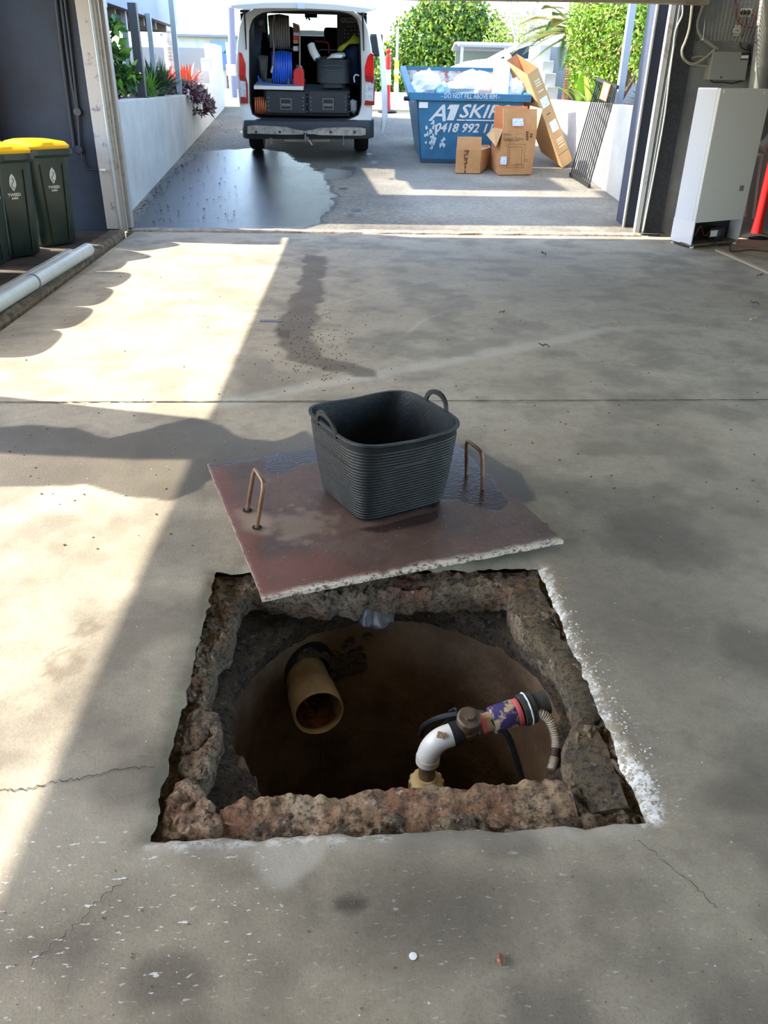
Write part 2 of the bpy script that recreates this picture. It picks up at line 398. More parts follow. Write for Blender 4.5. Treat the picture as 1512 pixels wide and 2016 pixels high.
# hairline cracks in the slab (thin recessed-looking dark ribbons)
def ribbon(pts, w, z=.0022, fn=onz, seed=1):
    P = [Vector((fn(u, v)[0], fn(u, v)[1], fn(u, v)[2] + z)) for u, v in pts]; Q = bez(P, 10); rr = random.Random(seed); mb = MB(); vs = []
    for i, p in enumerate(Q):
        d = (Q[min(i+1, len(Q)-1)] - Q[max(i-1, 0)]).normalized(); s = Vector((-d.y, d.x, 0)); p = p + s * rr.uniform(-.006, .006)
        ww = w * rr.uniform(.4, 1.2); vs += [p - s * ww, p + s * ww]
    mb.add(vs, [(2*i, 2*i+1, 2*i+3, 2*i+2) for i in range(len(Q)-1)]); return mb
crack_m = mat('crack_shadow', rgb(62, 56, 48), .95)
for k, (pts, w) in enumerate((([(-10, 1556), (50, 1556), (110, 1540), (170, 1532), (230, 1518), (305, 1512)], .0016), ([(60, 1900), (140, 1830), (190, 1780), (250, 1730)], .001), ([(1245, 1650), (1300, 1690), (1370, 1750), (1410, 1790)], .0008))):
    struct(ribbon(pts, w, seed=k).build('floor_crack', crack_m))

jm = MB(); rr_j = random.Random(3); vsj = []
for i in range(300):
    x = -2.1 + 7.3 * i / 299; w = .0045 * rr_j.uniform(.5, 1.3); yj = JY + .006 * (x + 2.1) / 2 + rr_j.uniform(-.0015, .0015); vsj += [(x, yj - w, .004), (x, yj + w, .004)]
jm.add(vsj, [(2*i, 2*i+1, 2*i+3, 2*i+2) for i in range(299)]); struct(jm.build('floor_joint', crack_m), 'dark joint across the slab')
# side ground left of the slab, kerb, gutter
dirt = mat('dirty_ground', rgb(92, 80, 66), .9, col2=rgb(66, 56, 46), scale=6, bump=.5)
struct(MB().box((-9, -2.5, -.2), (-2.32, 8.9, -.02)).build('floor_side', dirt), 'dirty brown concrete strip under the wheelie bins')
struct(MB().box((-2.32, -2.5, -.2), (-2.1, 8.72, -.07)).build('floor_gutter', mat('gutter_dark', rgb(46, 40, 34), .95, bump=.6)))
kerb_m = mat('rough_kerb', rgb(128, 112, 90), .95, col2=rgb(76, 64, 50), scale=14, bump=1, bscale=40)
mb = MB(); rings = []
for i in range(120):
    y = -1 + i * 9.6 / 119; a = nz(y, 0, 0, 3) * .012; b_ = nz(y, 5, 0, 5) * .014
    x0, x1 = -2.33 + a, -2.17 + b_ + (.02 if y < 7.2 else .0)
    rings.append([Vector((x0, y, -.1)), Vector((x0 + .01, y, .035 + b_)), Vector((x1 - .03, y, .038 + a)), Vector((x1, y, .015)), Vector((x1 + .006, y, -.1))])
mb.loops(rings, (True, True)); struct(mb.build('trim_kerb', kerb_m, smooth=False), 'rough narrow concrete kerb beside the slab')

# threshold between slab and driveway
thr = mat('threshold_concrete', rgb(170, 160, 142), .85, col2=rgb(130, 104, 84), scale=9, bump=.8, bscale=50)
mb = MB(); rings = []
for i in range(90):
    x = -2.19 + i * 5.5 / 89; a = nz(x, 0, 1, 4) * .012; c_ = nz(x, 3, 1, 9) * .008
    rings.append([Vector((x, 8.715, -.06)), Vector((x, 8.725, -.012 + c_)), Vector((x, 8.79, -.014 + a)), Vector((x, 8.80 + a, .006 + c_)), Vector((x, 8.93, .012 + a)), Vector((x, 8.98, -.05))])
mb.loops(rings, (True, True)); struct(mb.build('trim_threshold', thr), 'chipped concrete threshold across the garage door line')

# driveway
xd = lines([(-2.5, 3.62, .05)]); yd = lines([(8.9, 14, .04), (14, 18.9, .12)])
def dzf(P): return P, dz(P[:, 1]) + .004 * fbm(P, 1.5, 3)
drv, FP = grid_mesh('driveway', xd, yd, dzf)
struct(drv, 'sloping concrete driveway, wet and blue with sky on the left')
def dpoly(lst, soft=.03, amp=.1, seed=7, sc=4): return 1 - sstep(-soft, soft, sdf_poly(FP, gp(lst, ond)) + amp * fbm(FP, sc, seed))
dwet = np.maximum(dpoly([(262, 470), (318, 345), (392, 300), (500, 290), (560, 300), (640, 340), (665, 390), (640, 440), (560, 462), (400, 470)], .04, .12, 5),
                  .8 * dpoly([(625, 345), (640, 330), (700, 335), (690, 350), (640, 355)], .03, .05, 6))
spots = np.zeros(len(FP))
for (u, v, r_) in ((694, 313, 14), (688, 333, 16), (725, 303, 9), (735, 320, 8), (702, 415, 7), (690, 425, 6), (770, 352, 6), (676, 372, 6)):
    c = ond(u, v); spots = np.maximum(spots, 1 - sstep(.6, 1.2, np.hypot((FP[:, 0] - c[0]) / (r_ / 127), (FP[:, 1] - c[1]) / (r_ / 60)) + .4 * fbm(FP, 9, 8)))
ddark = np.maximum(np.clip(.22 + .6 * fbm(FP, 1.3, 9), 0, .5), spots * .7)
for k, a in (('wet', np.maximum(dwet, spots * .5)), ('mud', dwet * .35), ('dark', ddark), ('warm', np.clip(.2 + fbm(FP, 1, 4), 0, 1)), ('pale', dpoly([(795, 300), (980, 345), (1180, 360), (1230, 440), (900, 460), (720, 380)], .3, .3) * .2), ('crust', np.zeros(len(FP))), ('scuff', np.zeros(len(FP)))): set_attr(drv.data, k, a)
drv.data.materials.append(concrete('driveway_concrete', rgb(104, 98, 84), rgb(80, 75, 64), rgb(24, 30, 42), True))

# ================================================================ SHELL
def sbox(name, a, b, m, label=None, bevel=0.): return struct(MB().box(a, b).build(name, m, bevel=bevel), label)
sbox('wall_front', (-4.6, 8.86, -.05), (-2.37, 9.06, 2.6), navy, 'navy painted wall beside the garage opening')
mb = MB().box((-2.37, 8.70, .03), (-2.215, 9.0, 2.6)); struct(mb.build('wall_pier', old_white, bevel=.004), 'worn white rendered pier at the left of the opening')
mb = MB().box((-2.215, 8.72, 0), (-2.20, 8.76, 2.6)).box((-2.2, 8.76, .0), (-2.178, 8.8, 2.6)).box((-2.20, 8.84, .02), (-2.15, 8.95, 2.6)); struct(mb.build('door_1', track_metal), 'pale metal tilt door track, left side')
struct(MB().tube([(-2.225, 8.69, 0), (-2.23, 8.69, 1.3), (-2.235, 8.69, 2.3)], .012).build('trim_1', galv))
# left side of garage beyond the frame: roof edge, column, return wall
sbox('wall_left', (-3.65, 8.40, -.05), (-3.3, 8.86, 2.5), navy)
struct(MB().prism([(3.40, -.05), (4.3, -.05), (4.02, 1.5), (3.83, 2.5), (3.40, 2.5)], .3, face_M((-3.6, 0, 0), (0, 1, 0), (0, 0, 1))).build('wall_left_column', white_paint))
mb = MB().hexa([(-3.09, 8.87, 2.5), (-3.41, -4.5, 2.5), (5.4, -4.5, 2.5), (5.4, 8.87, 2.5), (-3.09, 8.87, 2.6), (-3.41, -4.5, 2.6), (5.4, -4.5, 2.6), (5.4, 8.87, 2.6)])
mb.hexa([(-3.09, 8.87, 2.36), (-3.41, -4.5, 2.36), (-3.1, -4.5, 2.36), (-2.83, 8.87, 2.36), (-3.09, 8.87, 2.5), (-3.41, -4.5, 2.5), (-3.1, -4.5, 2.5), (-2.83, 8.87, 2.5)])
struct(mb.build('ceiling', mat('ceiling_white', rgb(200, 198, 192), .8)), 'flat white garage ceiling')
sbox('wall_right', (5.2, 4.6, -.1), (5.4, 9.3, 2.5), grey_wall)
sbox('wall_rear', (-3.4, -4.6, -.1), (5.4, -4.4, 2.5), grey_wall)
sbox('floor_rear', (-2.1, -4.5, -.2), (5.2, -2.5, -.002), grey_wall)
sbox('ground_side', (5.2, -6, -.3), (40, 4.6, -.03), mat('pale_yard', rgb(150, 145, 135), .9))
sbox('wall_back_right', (3.56, 9.0, -.05), (5.2, 9.15, 2.5), grey_wall, 'grey painted wall behind the white refrigerator')
# head beam and open tilt door
door_m = mat('door_beige', rgb(176, 166, 150), .6, col2=rgb(150, 138, 120), scale=5)
sbox('trim_2', (-2.37, 8.72, 2.12), (3.56, 8.86, 2.5), door_m)
mb = MB()
zt = 2.05
mb.hexa([(-2.15, 8.55, zt-.01), (3.30, 8.62, zt+.065), (3.30, 8.66, zt+.065), (-2.15, 8.59, zt-.01), (-2.15, 8.55, zt+.07), (3.30, 8.62, zt+.14), (3.30, 8.66, zt+.14), (-2.15, 8.59, zt+.07)])
mb.hexa([(-2.15, 8.59, zt+.04), (3.30, 8.66, zt+.115), (3.30, 6.5, zt+.2), (-2.15, 6.5, zt+.13), (-2.15, 8.59, zt+.06), (3.30, 8.66, zt+.135), (3.30, 6.5, zt+.22), (-2.15, 6.5, zt+.15)])
struct(mb.build('door_2', door_m, bevel=.003), 'open beige tilt door seen edge-on along the head of the opening')
# right jamb
mb = MB().box((3.285, 8.96, 0), (3.335, 9.02, 2.5)); struct(mb.build('door_3', mat('jamb_white', rgb(196, 196, 196), .5, col2=rgb(150, 140, 130), scale=6, contrast=(.6, .7))), 'white steel door track, right side')
mb = MB().box((3.335, 9.0, 0), (3.36, 9.03, 2.5)); struct(mb.build('trim_3', dark_metal))
mb = MB().box((3.36, 8.94, 0), (3.372, 8.99, 2.5)); struct(mb.build('trim_4', grey_post))
sbox('wall_jamb', (3.375, 8.93, -.02), (3.565, 9.1, 2.5), brick_dark, 'dark rough block pier right of the door opening')
sbox('wall_outer_jamb', (3.24, 9.2, -.02), (3.36, 9.5, 2.6), mat('dark_bluish', rgb(60, 66, 80), .7, bump=.3))
struct(MB().box((3.222, 9.18, -.02), (3.24, 9.22, 2.6)).build('trim_5', white_paint))
# retaining walls with stepped ends
def prof_wall(name, x0, x1, prof, m, lab):
    Mx = face_M((x0, 0, 0), (0, 1, 0), (0, 0, 1)); mb = MB().prism(prof, x1 - x0, Mx); o = mb.build(name, m, bevel=.01); return struct(o, lab)
LWX, RWX = -2.33, 3.58
sa_, sb_, sc_, sd2_ = onx(422, 86, -2.33), onx(416, 115, -2.33), onx(411, 139, -2.33), onx(404, 165, -2.33)
PL = [(9.0, -.1), (19.0, .7), (19.0, sa_.z), (sa_.y, sa_.z), (sa_.y, sb_.z), (sb_.y, sb_.z), (sb_.y, sc_.z), (sc_.y, sc_.z), (sc_.y, sd2_.z), (sd2_.y, sd2_.z), (sd2_.y, 1.19), (9.0, 1.19)]
prof_wall('wall_garden_left', LWX - .2, LWX, [(a, b) for a, b in PL], white_paint, 'white rendered garden retaining wall on the left of the driveway')
def ystep(u, v): return onx(u, v, RWX)
ra = [ystep(1080, 195)[1], ystep(1085, 170)[1], ystep(1077, 144)[1], ystep(1068, 119)[1]]
PR = [(9.2, -.1), (16.7, .5), (16.7, 2.05), (15.83, 2.05), (15.83, 1.8), (15.5, 1.8), (15.5, 1.61), (15.25, 1.61), (15.25, 1.41), (15.0, 1.41), (15.0, 1.22), (9.2, 1.22)]
prof_wall('wall_garden_right', RWX, RWX + .2, PR, white_paint, 'white rendered garden retaining wall on the right of the driveway')
mulch = mat('bark_mulch', rgb(112, 66, 48), .95, col2=rgb(60, 36, 28), scale=30, bump=1, bscale=50)
sbox('ground_bed_left', (-7.5, 9.06, .3), (LWX - .2, 18.9, 1.12), mulch, 'bark mulch garden bed behind the left wall')
sbox('ground_bed_right', (RWX + .2, 9.2, .3), (10, 16.5, 1.16), mulch, 'bark mulch garden bed behind the right wall')

# ================================================================ PIT
def polyr(ctr, pts, th):           # radius of a closed contour around ctr at angle th
    best = None; d = (math.cos(th), math.sin(th))
    for a, b in zip(pts, pts[1:] + pts[:1]):
        ax, ay = a[0]-ctr[0], a[1]-ctr[1]; ex, ey = b[0]-a[0], b[1]-a[1]
        det = d[0] * -ey + ex * d[1]
        if abs(det) < 1e-9: continue
        t = (ax * -ey + ex * ay) / det; u = (d[0] * ay - d[1] * ax) / det
        if t > 0 and -1e-6 <= u <= 1 + 1e-6 and (best is None or t > best): best = t
    return best or .3
PC = (.13, 1.675)
inner_px = [(414, 1590), (412, 1576), (400, 1543), (414, 1500), (430, 1460), (430, 1400), (405, 1390), (414, 1338), (424, 1285), (452, 1270), (462, 1229), (475, 1173), (495, 1160), (640, 1176), (780, 1168), (900, 1162), (1000, 1158), (1004, 1197), (1024, 1237), (1055, 1262), (1088, 1288), (1108, 1325), (1132, 1383), (1140, 1410), (1115, 1441), (1112, 1493), (1122, 1540), (1060, 1546), (986, 1551), (917, 1561), (850, 1556), (780, 1561), (736, 1563), (670, 1576), (564, 1572), (488, 1580), (442, 1597)]
inner = [tuple(onz(u, v, -.055)[:2]) for u, v in inner_px]
outer = [(HX0 - .03, HY0 - .03), (HX1 + .03, HY0 - .03), (HX1 + .03, HY1 + .03), (HX0 - .03, HY1 + .03)]
def inner_at(axis, val, pick):
    out = []
    for a, b in zip(inner, inner[1:] + inner[:1]):
        if (a[axis] - val) * (b[axis] - val) <= 0 and a[axis] != b[axis]:
            t = (val - a[axis]) / (b[axis] - a[axis]); out.append(a[1-axis] + t * (b[1-axis] - a[1-axis]))
    return pick(out) if out else None
NT = 720
def ring(fr, fz_): return [fr(2 * math.pi * i / NT, i) for i in range(NT)]
rings = []
RO = [polyr(PC, outer, 2*math.pi*i/NT) for i in range(NT)]
RI = [polyr(PC, inner, 2*math.pi*i/NT) for i in range(NT)]
RI = [(RI[i-2] + RI[i-1] + RI[i] * 2 + RI[(i+1) % NT] + RI[(i+2) % NT]) / 6 for i in range(NT)]
def P_at(i, r, z): t = 2*math.pi*i/NT; return Vector((PC[0] + r*math.cos(t), PC[1] + r*math.sin(t), z))
def fz3(p, s, d=3): return noise.fractal(Vector(p) * s, 1.0, 2.1, d)
def ledge_ring(f, z, amp=.012, push=0.):
    out = []
    for i in range(NT):
        r = RO[i] * (1 - f) + RI[i] * f + push; p = P_at(i, r, z); n_ = fz3(p, 16, 5) * amp
        n3 = fz3(p + Vector((3, 0, 0)), 70, 3) * amp * .35
        out.append(p + Vector((math.cos(2*math.pi*i/NT) * n_ * .5, math.sin(2*math.pi*i/NT) * n_ * .5, n_ + n3)))
    return out
rings = [ledge_ring(0, -.05, .003)]
rings += [ledge_ring(f, -.046 - .010 * f, .022) for f in np.linspace(.08, .86, 26)]
rings += [ledge_ring(.93, -.062, .018), ledge_ring(.98, -.072, .018), ledge_ring(1.0, -.088, .018), ledge_ring(1.0, -.11, .02), ledge_ring(.985, -.13, .02), ledge_ring(.93, -.146, .014), ledge_ring(.7, -.15, .01), ledge_ring(.4, -.152, .01)]
ledge_m = bpy.data.materials.new('rough_ledge'); ledge_m.use_nodes = True
def rockmat(M, cols, dark, bump=1.0, ao=True):
    nt = M.node_tree; N = nt.nodes; L = nt.links; b = N['Principled BSDF']; b.inputs['Roughness'].default_value = .9
    tc = N.new('ShaderNodeTexCoord')
    def no(s, d=8, r=.7):
        n = N.new('ShaderNodeTexNoise'); n.inputs['Scale'].default_value = s; n.inputs['Detail'].default_value = d; n.inputs['Roughness'].default_value = r; L.new(tc.outputs['Object'], n.inputs['Vector']); return n.outputs['Fac']
    def mixc(f, a, c, lo, hi):
        r = N.new('ShaderNodeMapRange'); r.inputs[1].default_value = lo; r.inputs[2].default_value = hi; L.new(f, r.inputs[0])
        x = N.new('ShaderNodeMix'); x.data_type = 'RGBA'; L.new(r.outputs[0], x.inputs[0])
        for i, q in ((6, a), (7, c)):
            if isinstance(q, tuple): x.inputs[i].default_value = q
            else: L.new(q, x.inputs[i])
        return x.outputs[2]
    c = mixc(no(9), cols[0], cols[1], .4, .58)
    c = mixc(no(5.3), c, cols[2], .52, .68)
    c = mixc(no(48, 6), c, dark, .48, .64)
    c = mixc(no(130, 5), c, dark, .52, .66)
    c = mixc(no(26, 8), c, cols[3], .6, .68)
    L.new(c, b.inputs['Base Color'])
    bp = N.new('ShaderNodeBump'); bp.inputs['Strength'].default_value = bump; bp.inputs['Distance'].default_value = .012; L.new(no(70, 8, .75), bp.inputs['Height']); L.new(bp.outputs[0], b.inputs['Normal'])
rockmat(ledge_m, [rgb(150, 128, 100), rgb(118, 100, 76), rgb(138, 84, 58), rgb(190, 178, 158)], rgb(48, 38, 30))
pit = thing('inspection_pit', 'square open pit in the floor with crumbling concrete ledge and round shaft below', 'pit', (PC[0], PC[1], 0))
led = MB().loops(rings).build('ledge', ledge_m, pit, smooth=True)
# reddish bedded lip along the near edge: own part
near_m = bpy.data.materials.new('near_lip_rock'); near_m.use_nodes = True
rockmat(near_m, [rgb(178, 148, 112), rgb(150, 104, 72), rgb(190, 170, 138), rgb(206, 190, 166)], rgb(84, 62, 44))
def rough_bar(name, x0, x1, yf, yb, zt, zb, m, seed=0, n=150, rr=.02):
    rg = []
    for i in range(n):
        x = x0 + (x1 - x0) * i / (n - 1); sec = []
        ya = yf(x) if callable(yf) else yf; yc = yb(x) if callable(yb) else yb
        for a, b_ in ((0, .3), (0, .72), (.04, .86), (.16, .90), (.3, .94), (.45, .97), (.6, 1.0), (.75, 1.03), (.88, 1.02), (.97, .93), (1.0, .7), (1.0, .35), (.97, 0)):
            p = Vector((x, ya + (yc - ya) * a, zb + (zt - zb) * b_)); q = p + Vector((seed, 0, 0))
            p.z += fz3(q, 24, 6) * .012 * (.3 + a); p.y += fz3(q + Vector((0, 4, 0)), 26, 5) * .010; sec.append(p)
        rg.append(sec)
    return MB().loops(rg, (True, True))
xa, xb = onz(432, 1620, -.05)[0], onz(1135, 1600, -.05)[0]
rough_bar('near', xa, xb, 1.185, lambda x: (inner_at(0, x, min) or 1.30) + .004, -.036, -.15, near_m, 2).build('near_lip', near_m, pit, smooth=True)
# bottom left corner lump + left lump
lump_m = bpy.data.materials.new('pale_lump_rock'); lump_m.use_nodes = True
rockmat(lump_m, [rgb(186, 160, 128), rgb(164, 132, 104), rgb(150, 96, 72), rgb(206, 194, 172)], rgb(92, 70, 52), 1.)
def lump(pts, zt, zb, m, name, seed):
    c = Vector((sum(p[0] for p in pts) / len(pts), sum(p[1] for p in pts) / len(pts))); n = 64; rg = []
    Rr = [polyr(c, pts, 2*math.pi*i/n) for i in range(n)]
    for f, z in ((1.0, zb), (1.0, zb * .3 + zt * .7), (.99, zt - .008), (.95, zt-.002), (.88, zt), (.8, zt), (.7, zt), (.6, zt), (.5, zt), (.4, zt), (.3, zt), (.2, zt), (.1, zt), (.02, zt)):
        sec = []
        for i in range(n):
            t = 2*math.pi*i/n; p = Vector((c[0] + Rr[i]*f*math.cos(t), c[1] + Rr[i]*f*math.sin(t), z)); q = p + Vector((seed, 0, 0))
            p.z += fz3(q, 34, 6) * .014; p.x += fz3(q + Vector((0, 3, 0)), 30, 5) * .014; p.y += fz3(q + Vector((0, 7, 0)), 30, 5) * .014; sec.append(p)
        rg.append(sec)
    MB().loops(rg, (False, True)).build(name, m, pit, smooth=True)
lz = lambda L_, z: [tuple(onz(u, v, z)[:2]) for u, v in L_]
lump(lz([(318, 1642), (318, 1600), (345, 1530), (372, 1528), (402, 1552), (416, 1598), (433, 1602), (430, 1642)], -.03), -.03, -.10, lump_m, 'corner_lump', 1)
lump(lz([(352, 1520), (360, 1460), (372, 1395), (400, 1385), (428, 1400), (432, 1440), (418, 1480), (412, 1500), (395, 1535), (370, 1525)], -.035), -.035, -.12, ledge_m, 'side_lump', 4)
# far beam and right kerb of the frame
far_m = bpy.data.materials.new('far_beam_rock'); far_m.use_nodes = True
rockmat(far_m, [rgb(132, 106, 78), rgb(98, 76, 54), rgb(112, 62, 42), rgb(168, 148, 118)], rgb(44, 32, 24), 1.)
p0 = onz(1000, 1150, -.05); p1 = onz(1003, 1180, -.10)
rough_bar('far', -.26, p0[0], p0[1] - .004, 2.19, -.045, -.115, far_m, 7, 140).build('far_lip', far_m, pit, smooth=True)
rk = MB(); rg = []
for i in range(100):
    y = 1.22 + (2.185 - 1.22) * i / 99; t = i / 99
    xi = min((inner_at(1, min(max(y, 1.33), 2.06), max) or .56), .62)
    xi = max(xi, p0[0] - .0) if t > .1 else .56
    sec = [Vector((xi + .012, y, -.16)), Vector((xi, y, -.09)), Vector((xi + .004, y, -.048)), Vector((xi + .02, y, -.042)), Vector((xi + .07, y, -.04)), Vector((.655, y, -.038)), Vector((.668, y, -.06)), Vector((.67, y, -.16))]
    for p in sec[:7]:
        p.z += fz3(p + Vector((9, 0, 0)), 20, 5) * .009; p.x += fz3(p + Vector((5, 5, 0)), 15, 5) * .012
    rg.append(sec)
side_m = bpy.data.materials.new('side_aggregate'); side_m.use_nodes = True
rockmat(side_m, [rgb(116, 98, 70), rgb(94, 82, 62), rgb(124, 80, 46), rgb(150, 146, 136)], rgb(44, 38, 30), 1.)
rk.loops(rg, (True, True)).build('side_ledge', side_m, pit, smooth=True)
# mortar bed, from square frame to round shaft
SCX, SCY, SR = .165, 1.79, .505
def circ(r, z, amp=.0, s=14):
    out = []
    for i in range(240):
        t = 2*math.pi*i/240; p = Vector((SCX + r*math.cos(t), SCY + r*math.sin(t), z)); n_ = fz3(p, s, 5) * amp; out.append(p + Vector((math.cos(t)*n_, math.sin(t)*n_, n_ * .6)))
    return out
def sq(hx, z):
    out = []
    for i in range(240):
        t = 2*math.pi*i/240; c_, s_ = math.cos(t), math.sin(t); k = hx / max(abs(c_), abs(s_)); p = Vector((SCX + k*c_, SCY + k*s_, z)); n_ = fz3(p, 14, 4) * .02; out.append(p + Vector((0, 0, n_)))
    return out
mort = bpy.data.materials.new('mortar_bed'); mort.use_nodes = True
rockmat(mort, [rgb(116, 98, 74), rgb(92, 76, 56), rgb(84, 70, 56), rgb(140, 128, 108)], rgb(38, 30, 24), 1.)
MB().loops([sq(.60, -.14), sq(.58, -.19), circ(.58, -.205, .03), circ(.535, -.205, .03), circ(.51, -.215, .03), circ(.485, -.235, .025), circ(.497, -.27, .012), circ(.503, -.30, .006)]).build('mortar_bed', mort, pit, smooth=True)
shaft_m = mat('shaft_wall', rgb(136, 112, 84), .7, col2=rgb(92, 68, 46), scale=4, bump=.5, bscale=50)
SB = -1.75
MB().loops([circ(.503, -.29, .004), circ(SR, -.5, .004, 6), circ(SR, -.9, .004, 6), circ(SR, SB, .002)]).build('shaft', shaft_m, pit, smooth=True)
tag_w = MB().lathe([(SR + .02, SB + .12), (.001, SB + .121)], 48, Matrix.Translation((SCX, SCY, 0)), caps=False).build('water', mat('dark_water', rgb(10, 9, 8), .03), pit)
# round chamber cover ring at the foot of the shaft
rv = thing('pump_chamber', 'round dark chamber rim half hidden at the foot of the shaft', 'tank', (.02, 1.78, -.95))
MB().tube([(.10 + .26*math.cos(a*math.pi/24), 1.62 + .26*math.sin(a*math.pi/24), -1.1) for a in range(48)], .008, 6, closed=True).build('rim', mat('rim_grey', rgb(96, 88, 74), .6), rv, smooth=True)
MB().lathe([(.255, SB), (.258, -1.1), (.245, -1.1), (.24, SB)], 48, Matrix.Translation((.10, 1.62, 0)), caps=False).build('body', black_plastic, rv, smooth=True)

# clay coloured outlet pipe with its broken hole and drip
pipe_m = mat('dirty_cream_pvc', rgb(190, 166, 126), .55, col2=rgb(148, 116, 76), scale=7, bump=.2)
e0 = ony(628, 1405, 1.97); e1 = ony(598, 1318, 2.22); d = (e1 - e0)
t = thing('outlet_pipe', 'short dirty cream pipe sticking out of the left shaft wall, dripping water', 'pipe', e0)
pr_ = .082
Mx = rot_align(d, e0)
MB().lathe([(pr_, 0), (pr_ + .003, .004), (pr_ + .001, .12), (pr_ - .006, .14), (pr_ - .008, d.length), (pr_ - .014, d.length), (pr_ - .013, .14), (pr_ - .006, .12), (pr_ - .005, .004), (pr_, 0)], 40, Mx, caps=False).build('pipe_body', pipe_m, t, smooth=True)
sludge = MB(); vs = []
for i in range(14):
    a = math.pi * (1.15 + .7 * i / 13)
    for k in range(12):
        vs.append(Mx @ Vector((math.cos(a) * (pr_ - .011 - .004 * R.random()), math.sin(a) * (pr_ - .011 - .006 * R.random()), .015 + .2 * k / 11)))
sludge.add(vs, [(i*12+k, i*12+k+1, i*12+k+13, i*12+k+12) for i in range(13) for k in range(11)]).build('rust_sludge', mat('rust_sludge', rgb(140, 82, 40), .5, col2=rgb(70, 40, 22), scale=30, bump=.6), t)
collar = MB(); rg = []
for j, (r0, off) in enumerate(((.105, -.02), (.112, -.035), (.10, -.045), (.088, -.05))):
    sec = []
    for i in range(40):
        a = 2*math.pi*i/40; q = Mx @ Vector((math.cos(a) * r0, math.sin(a) * r0 , d.length + off + .0)); sec.append(q + Vector((fz3(q, 20) * .02, 0, fz3(q * 1.3, 22) * .02)))
    rg.append(sec)
MB().loops(rg).build('mortar_collar', mort, t, smooth=True)
hole = MB(); hc = Mx @ Vector((0, 0, d.length)); hp = []
hb = MB().loops([[Vector((SCX + (SR - .004) * math.cos(math.atan2(hc.y - SCY, hc.x - SCX) + .20 * math.cos(a)), SCY + (SR - .004) * math.sin(math.atan2(hc.y - SCY, hc.x - SCX) + .20 * math.cos(a)), hc.z + .03 + .10 * math.sin(a))) * 1 for a in [2*math.pi*i/32 for i in range(32)]],
                 [Vector((SCX + (SR - .006) * math.cos(math.atan2(hc.y - SCY, hc.x - SCX)), SCY + (SR - .006) * math.sin(math.atan2(hc.y - SCY, hc.x - SCX)), hc.z + .03)) + Vector((.001*math.cos(2*math.pi*i/32), 0, .001*math.sin(2*math.pi*i/32))) for i in range(32)]])
hb.build('dark_socket', mat('socket_dark', rgb(26, 20, 16), .95), t)
dr = [e0 + Vector((.0, -.0, -pr_)) + Vector((.004*math.sin(k), 0, -k * .04)) for k in range(26)]
wat = mat('clear_drip', rgb(220, 225, 230), .05, trans=1.)
mbd = MB().tube(dr, [.0012 + .0008 * (k % 3 == 0) for k in range(26)], 6)
for k in (9, 13, 14): mbd.ball(dr[k], .005)
tag(mbd.build('water_drip', wat, None, smooth=True), 'thin string of water dripping from the cream outlet pipe', 'water')
# chunk of broken wall beside the outlet pipe
ch = MB()
for k in range(26):
    a = math.atan2(hc.y - SCY, hc.x - SCX) - .2 - R.random() * .27; z = hc.z - .07 + R.random() * .17
    ch.ball((SCX + (SR - .01) * math.cos(a), SCY + (SR - .01) * math.sin(a), z), R.uniform(.012, .026), 6, R.uniform(.5, 1))
ch.build('broken_patch', mort, pit)

# discharge pipe assembly on the right
va = thing('discharge_pipe_assembly', 'white elbow and brass check valve on taped pipe crossing the right of the pit', 'plumbing', onx(1040, 1395, .55))
A = ony(1046, 1392, 1.66); B = ony(890, 1446, 1.61)          # axis of the slanted run (wall end, elbow end)
ax = (B - A); AL = ax.length; axn = ax.normalized(); MA = rot_align(ax, A)
def seg(name, prof, m, n=24, smooth=True): return MB().lathe([(r, z * AL) for r, z in prof], n, MA).build(name, m, va, smooth=smooth)
brass = mat('old_brass', rgb(118, 98, 78), .55, .35, col2=rgb(84, 68, 52), scale=30, bump=.3)
dark_fit = mat('dark_grey_fitting', rgb(66, 66, 60), .6, col2=rgb(48, 48, 42), scale=20, bump=.3)
cream = mat('cream_pipe', rgb(214, 192, 156), .45, col2=rgb(170, 140, 100), scale=14)
tape = mat('pink_primer', rgb(226, 104, 104), .5)
purple = mat('purple_wrap', rgb(216, 188, 148), .5, col2=rgb(66, 56, 110), scale=13, contrast=(.46, .5), amt=.6)
seg('wall_socket', [(.001, -.20), (.034, -.20), (.036, -.02), (.044, -.02), (.046, .09), (.046, .13), (.001, .13)], dark_fit, 10)
seg('socket_sealant', [(.044, .045), (.0475, .05), (.0475, .062), (.044, .066)], white_plastic)
seg('primer_ring', [(.037, .15), (.038, .155), (.038, .24), (.037, .245)], tape)
seg('wrapped_coupling', [(.001, .21), (.037, .21), (.039, .22), (.039, .49), (.037, .51), (.001, .51)], purple)
seg('cream_pipe', [(.027, .48), (.027, .70)], cream)
seg('primer_ring', [(.0285, .60), (.029, .605), (.029, .65), (.0285, .655)], tape)
seg('valve_body', [(.001, .65), (.030, .65), (.032, .66), (.032, .70), (.027, .72), (.031, .77), (.031, .86), (.027, .89), (.033, .91), (.034, .97), (.030, .98), (.001, .98)], brass, 8, False)
seg('primer_ring', [(.029, .97), (.031, .975), (.031, 1.04), (.029, 1.04)], tape)
vc = A + ax * .82; up = Vector((0, -.30, .95)).normalized(); MV = rot_align(up, vc)
MB().lathe([(.026, .01), (.026, .044), (.033, .046), (.033, .066), (.028, .070), (.0, .070)], 24, MV).lathe([(.016, .069), (.016, .082), (.0, .083)], 6, MV).build('valve_cap', brass, va, smooth=False)
C1 = B; E1 = ony(841, 1500, 1.59)
d1 = axn; pts = [B - d1 * .01, B + d1 * .015]; bend = B + d1 * .06
for k in range(1, 9):
    a = k / 8; p = (1-a)**2 * (B + d1 * .015) + 2*a*(1-a) * bend + a*a * Vector((bend.x - .008, bend.y, bend.z - .055)); pts.append(p)
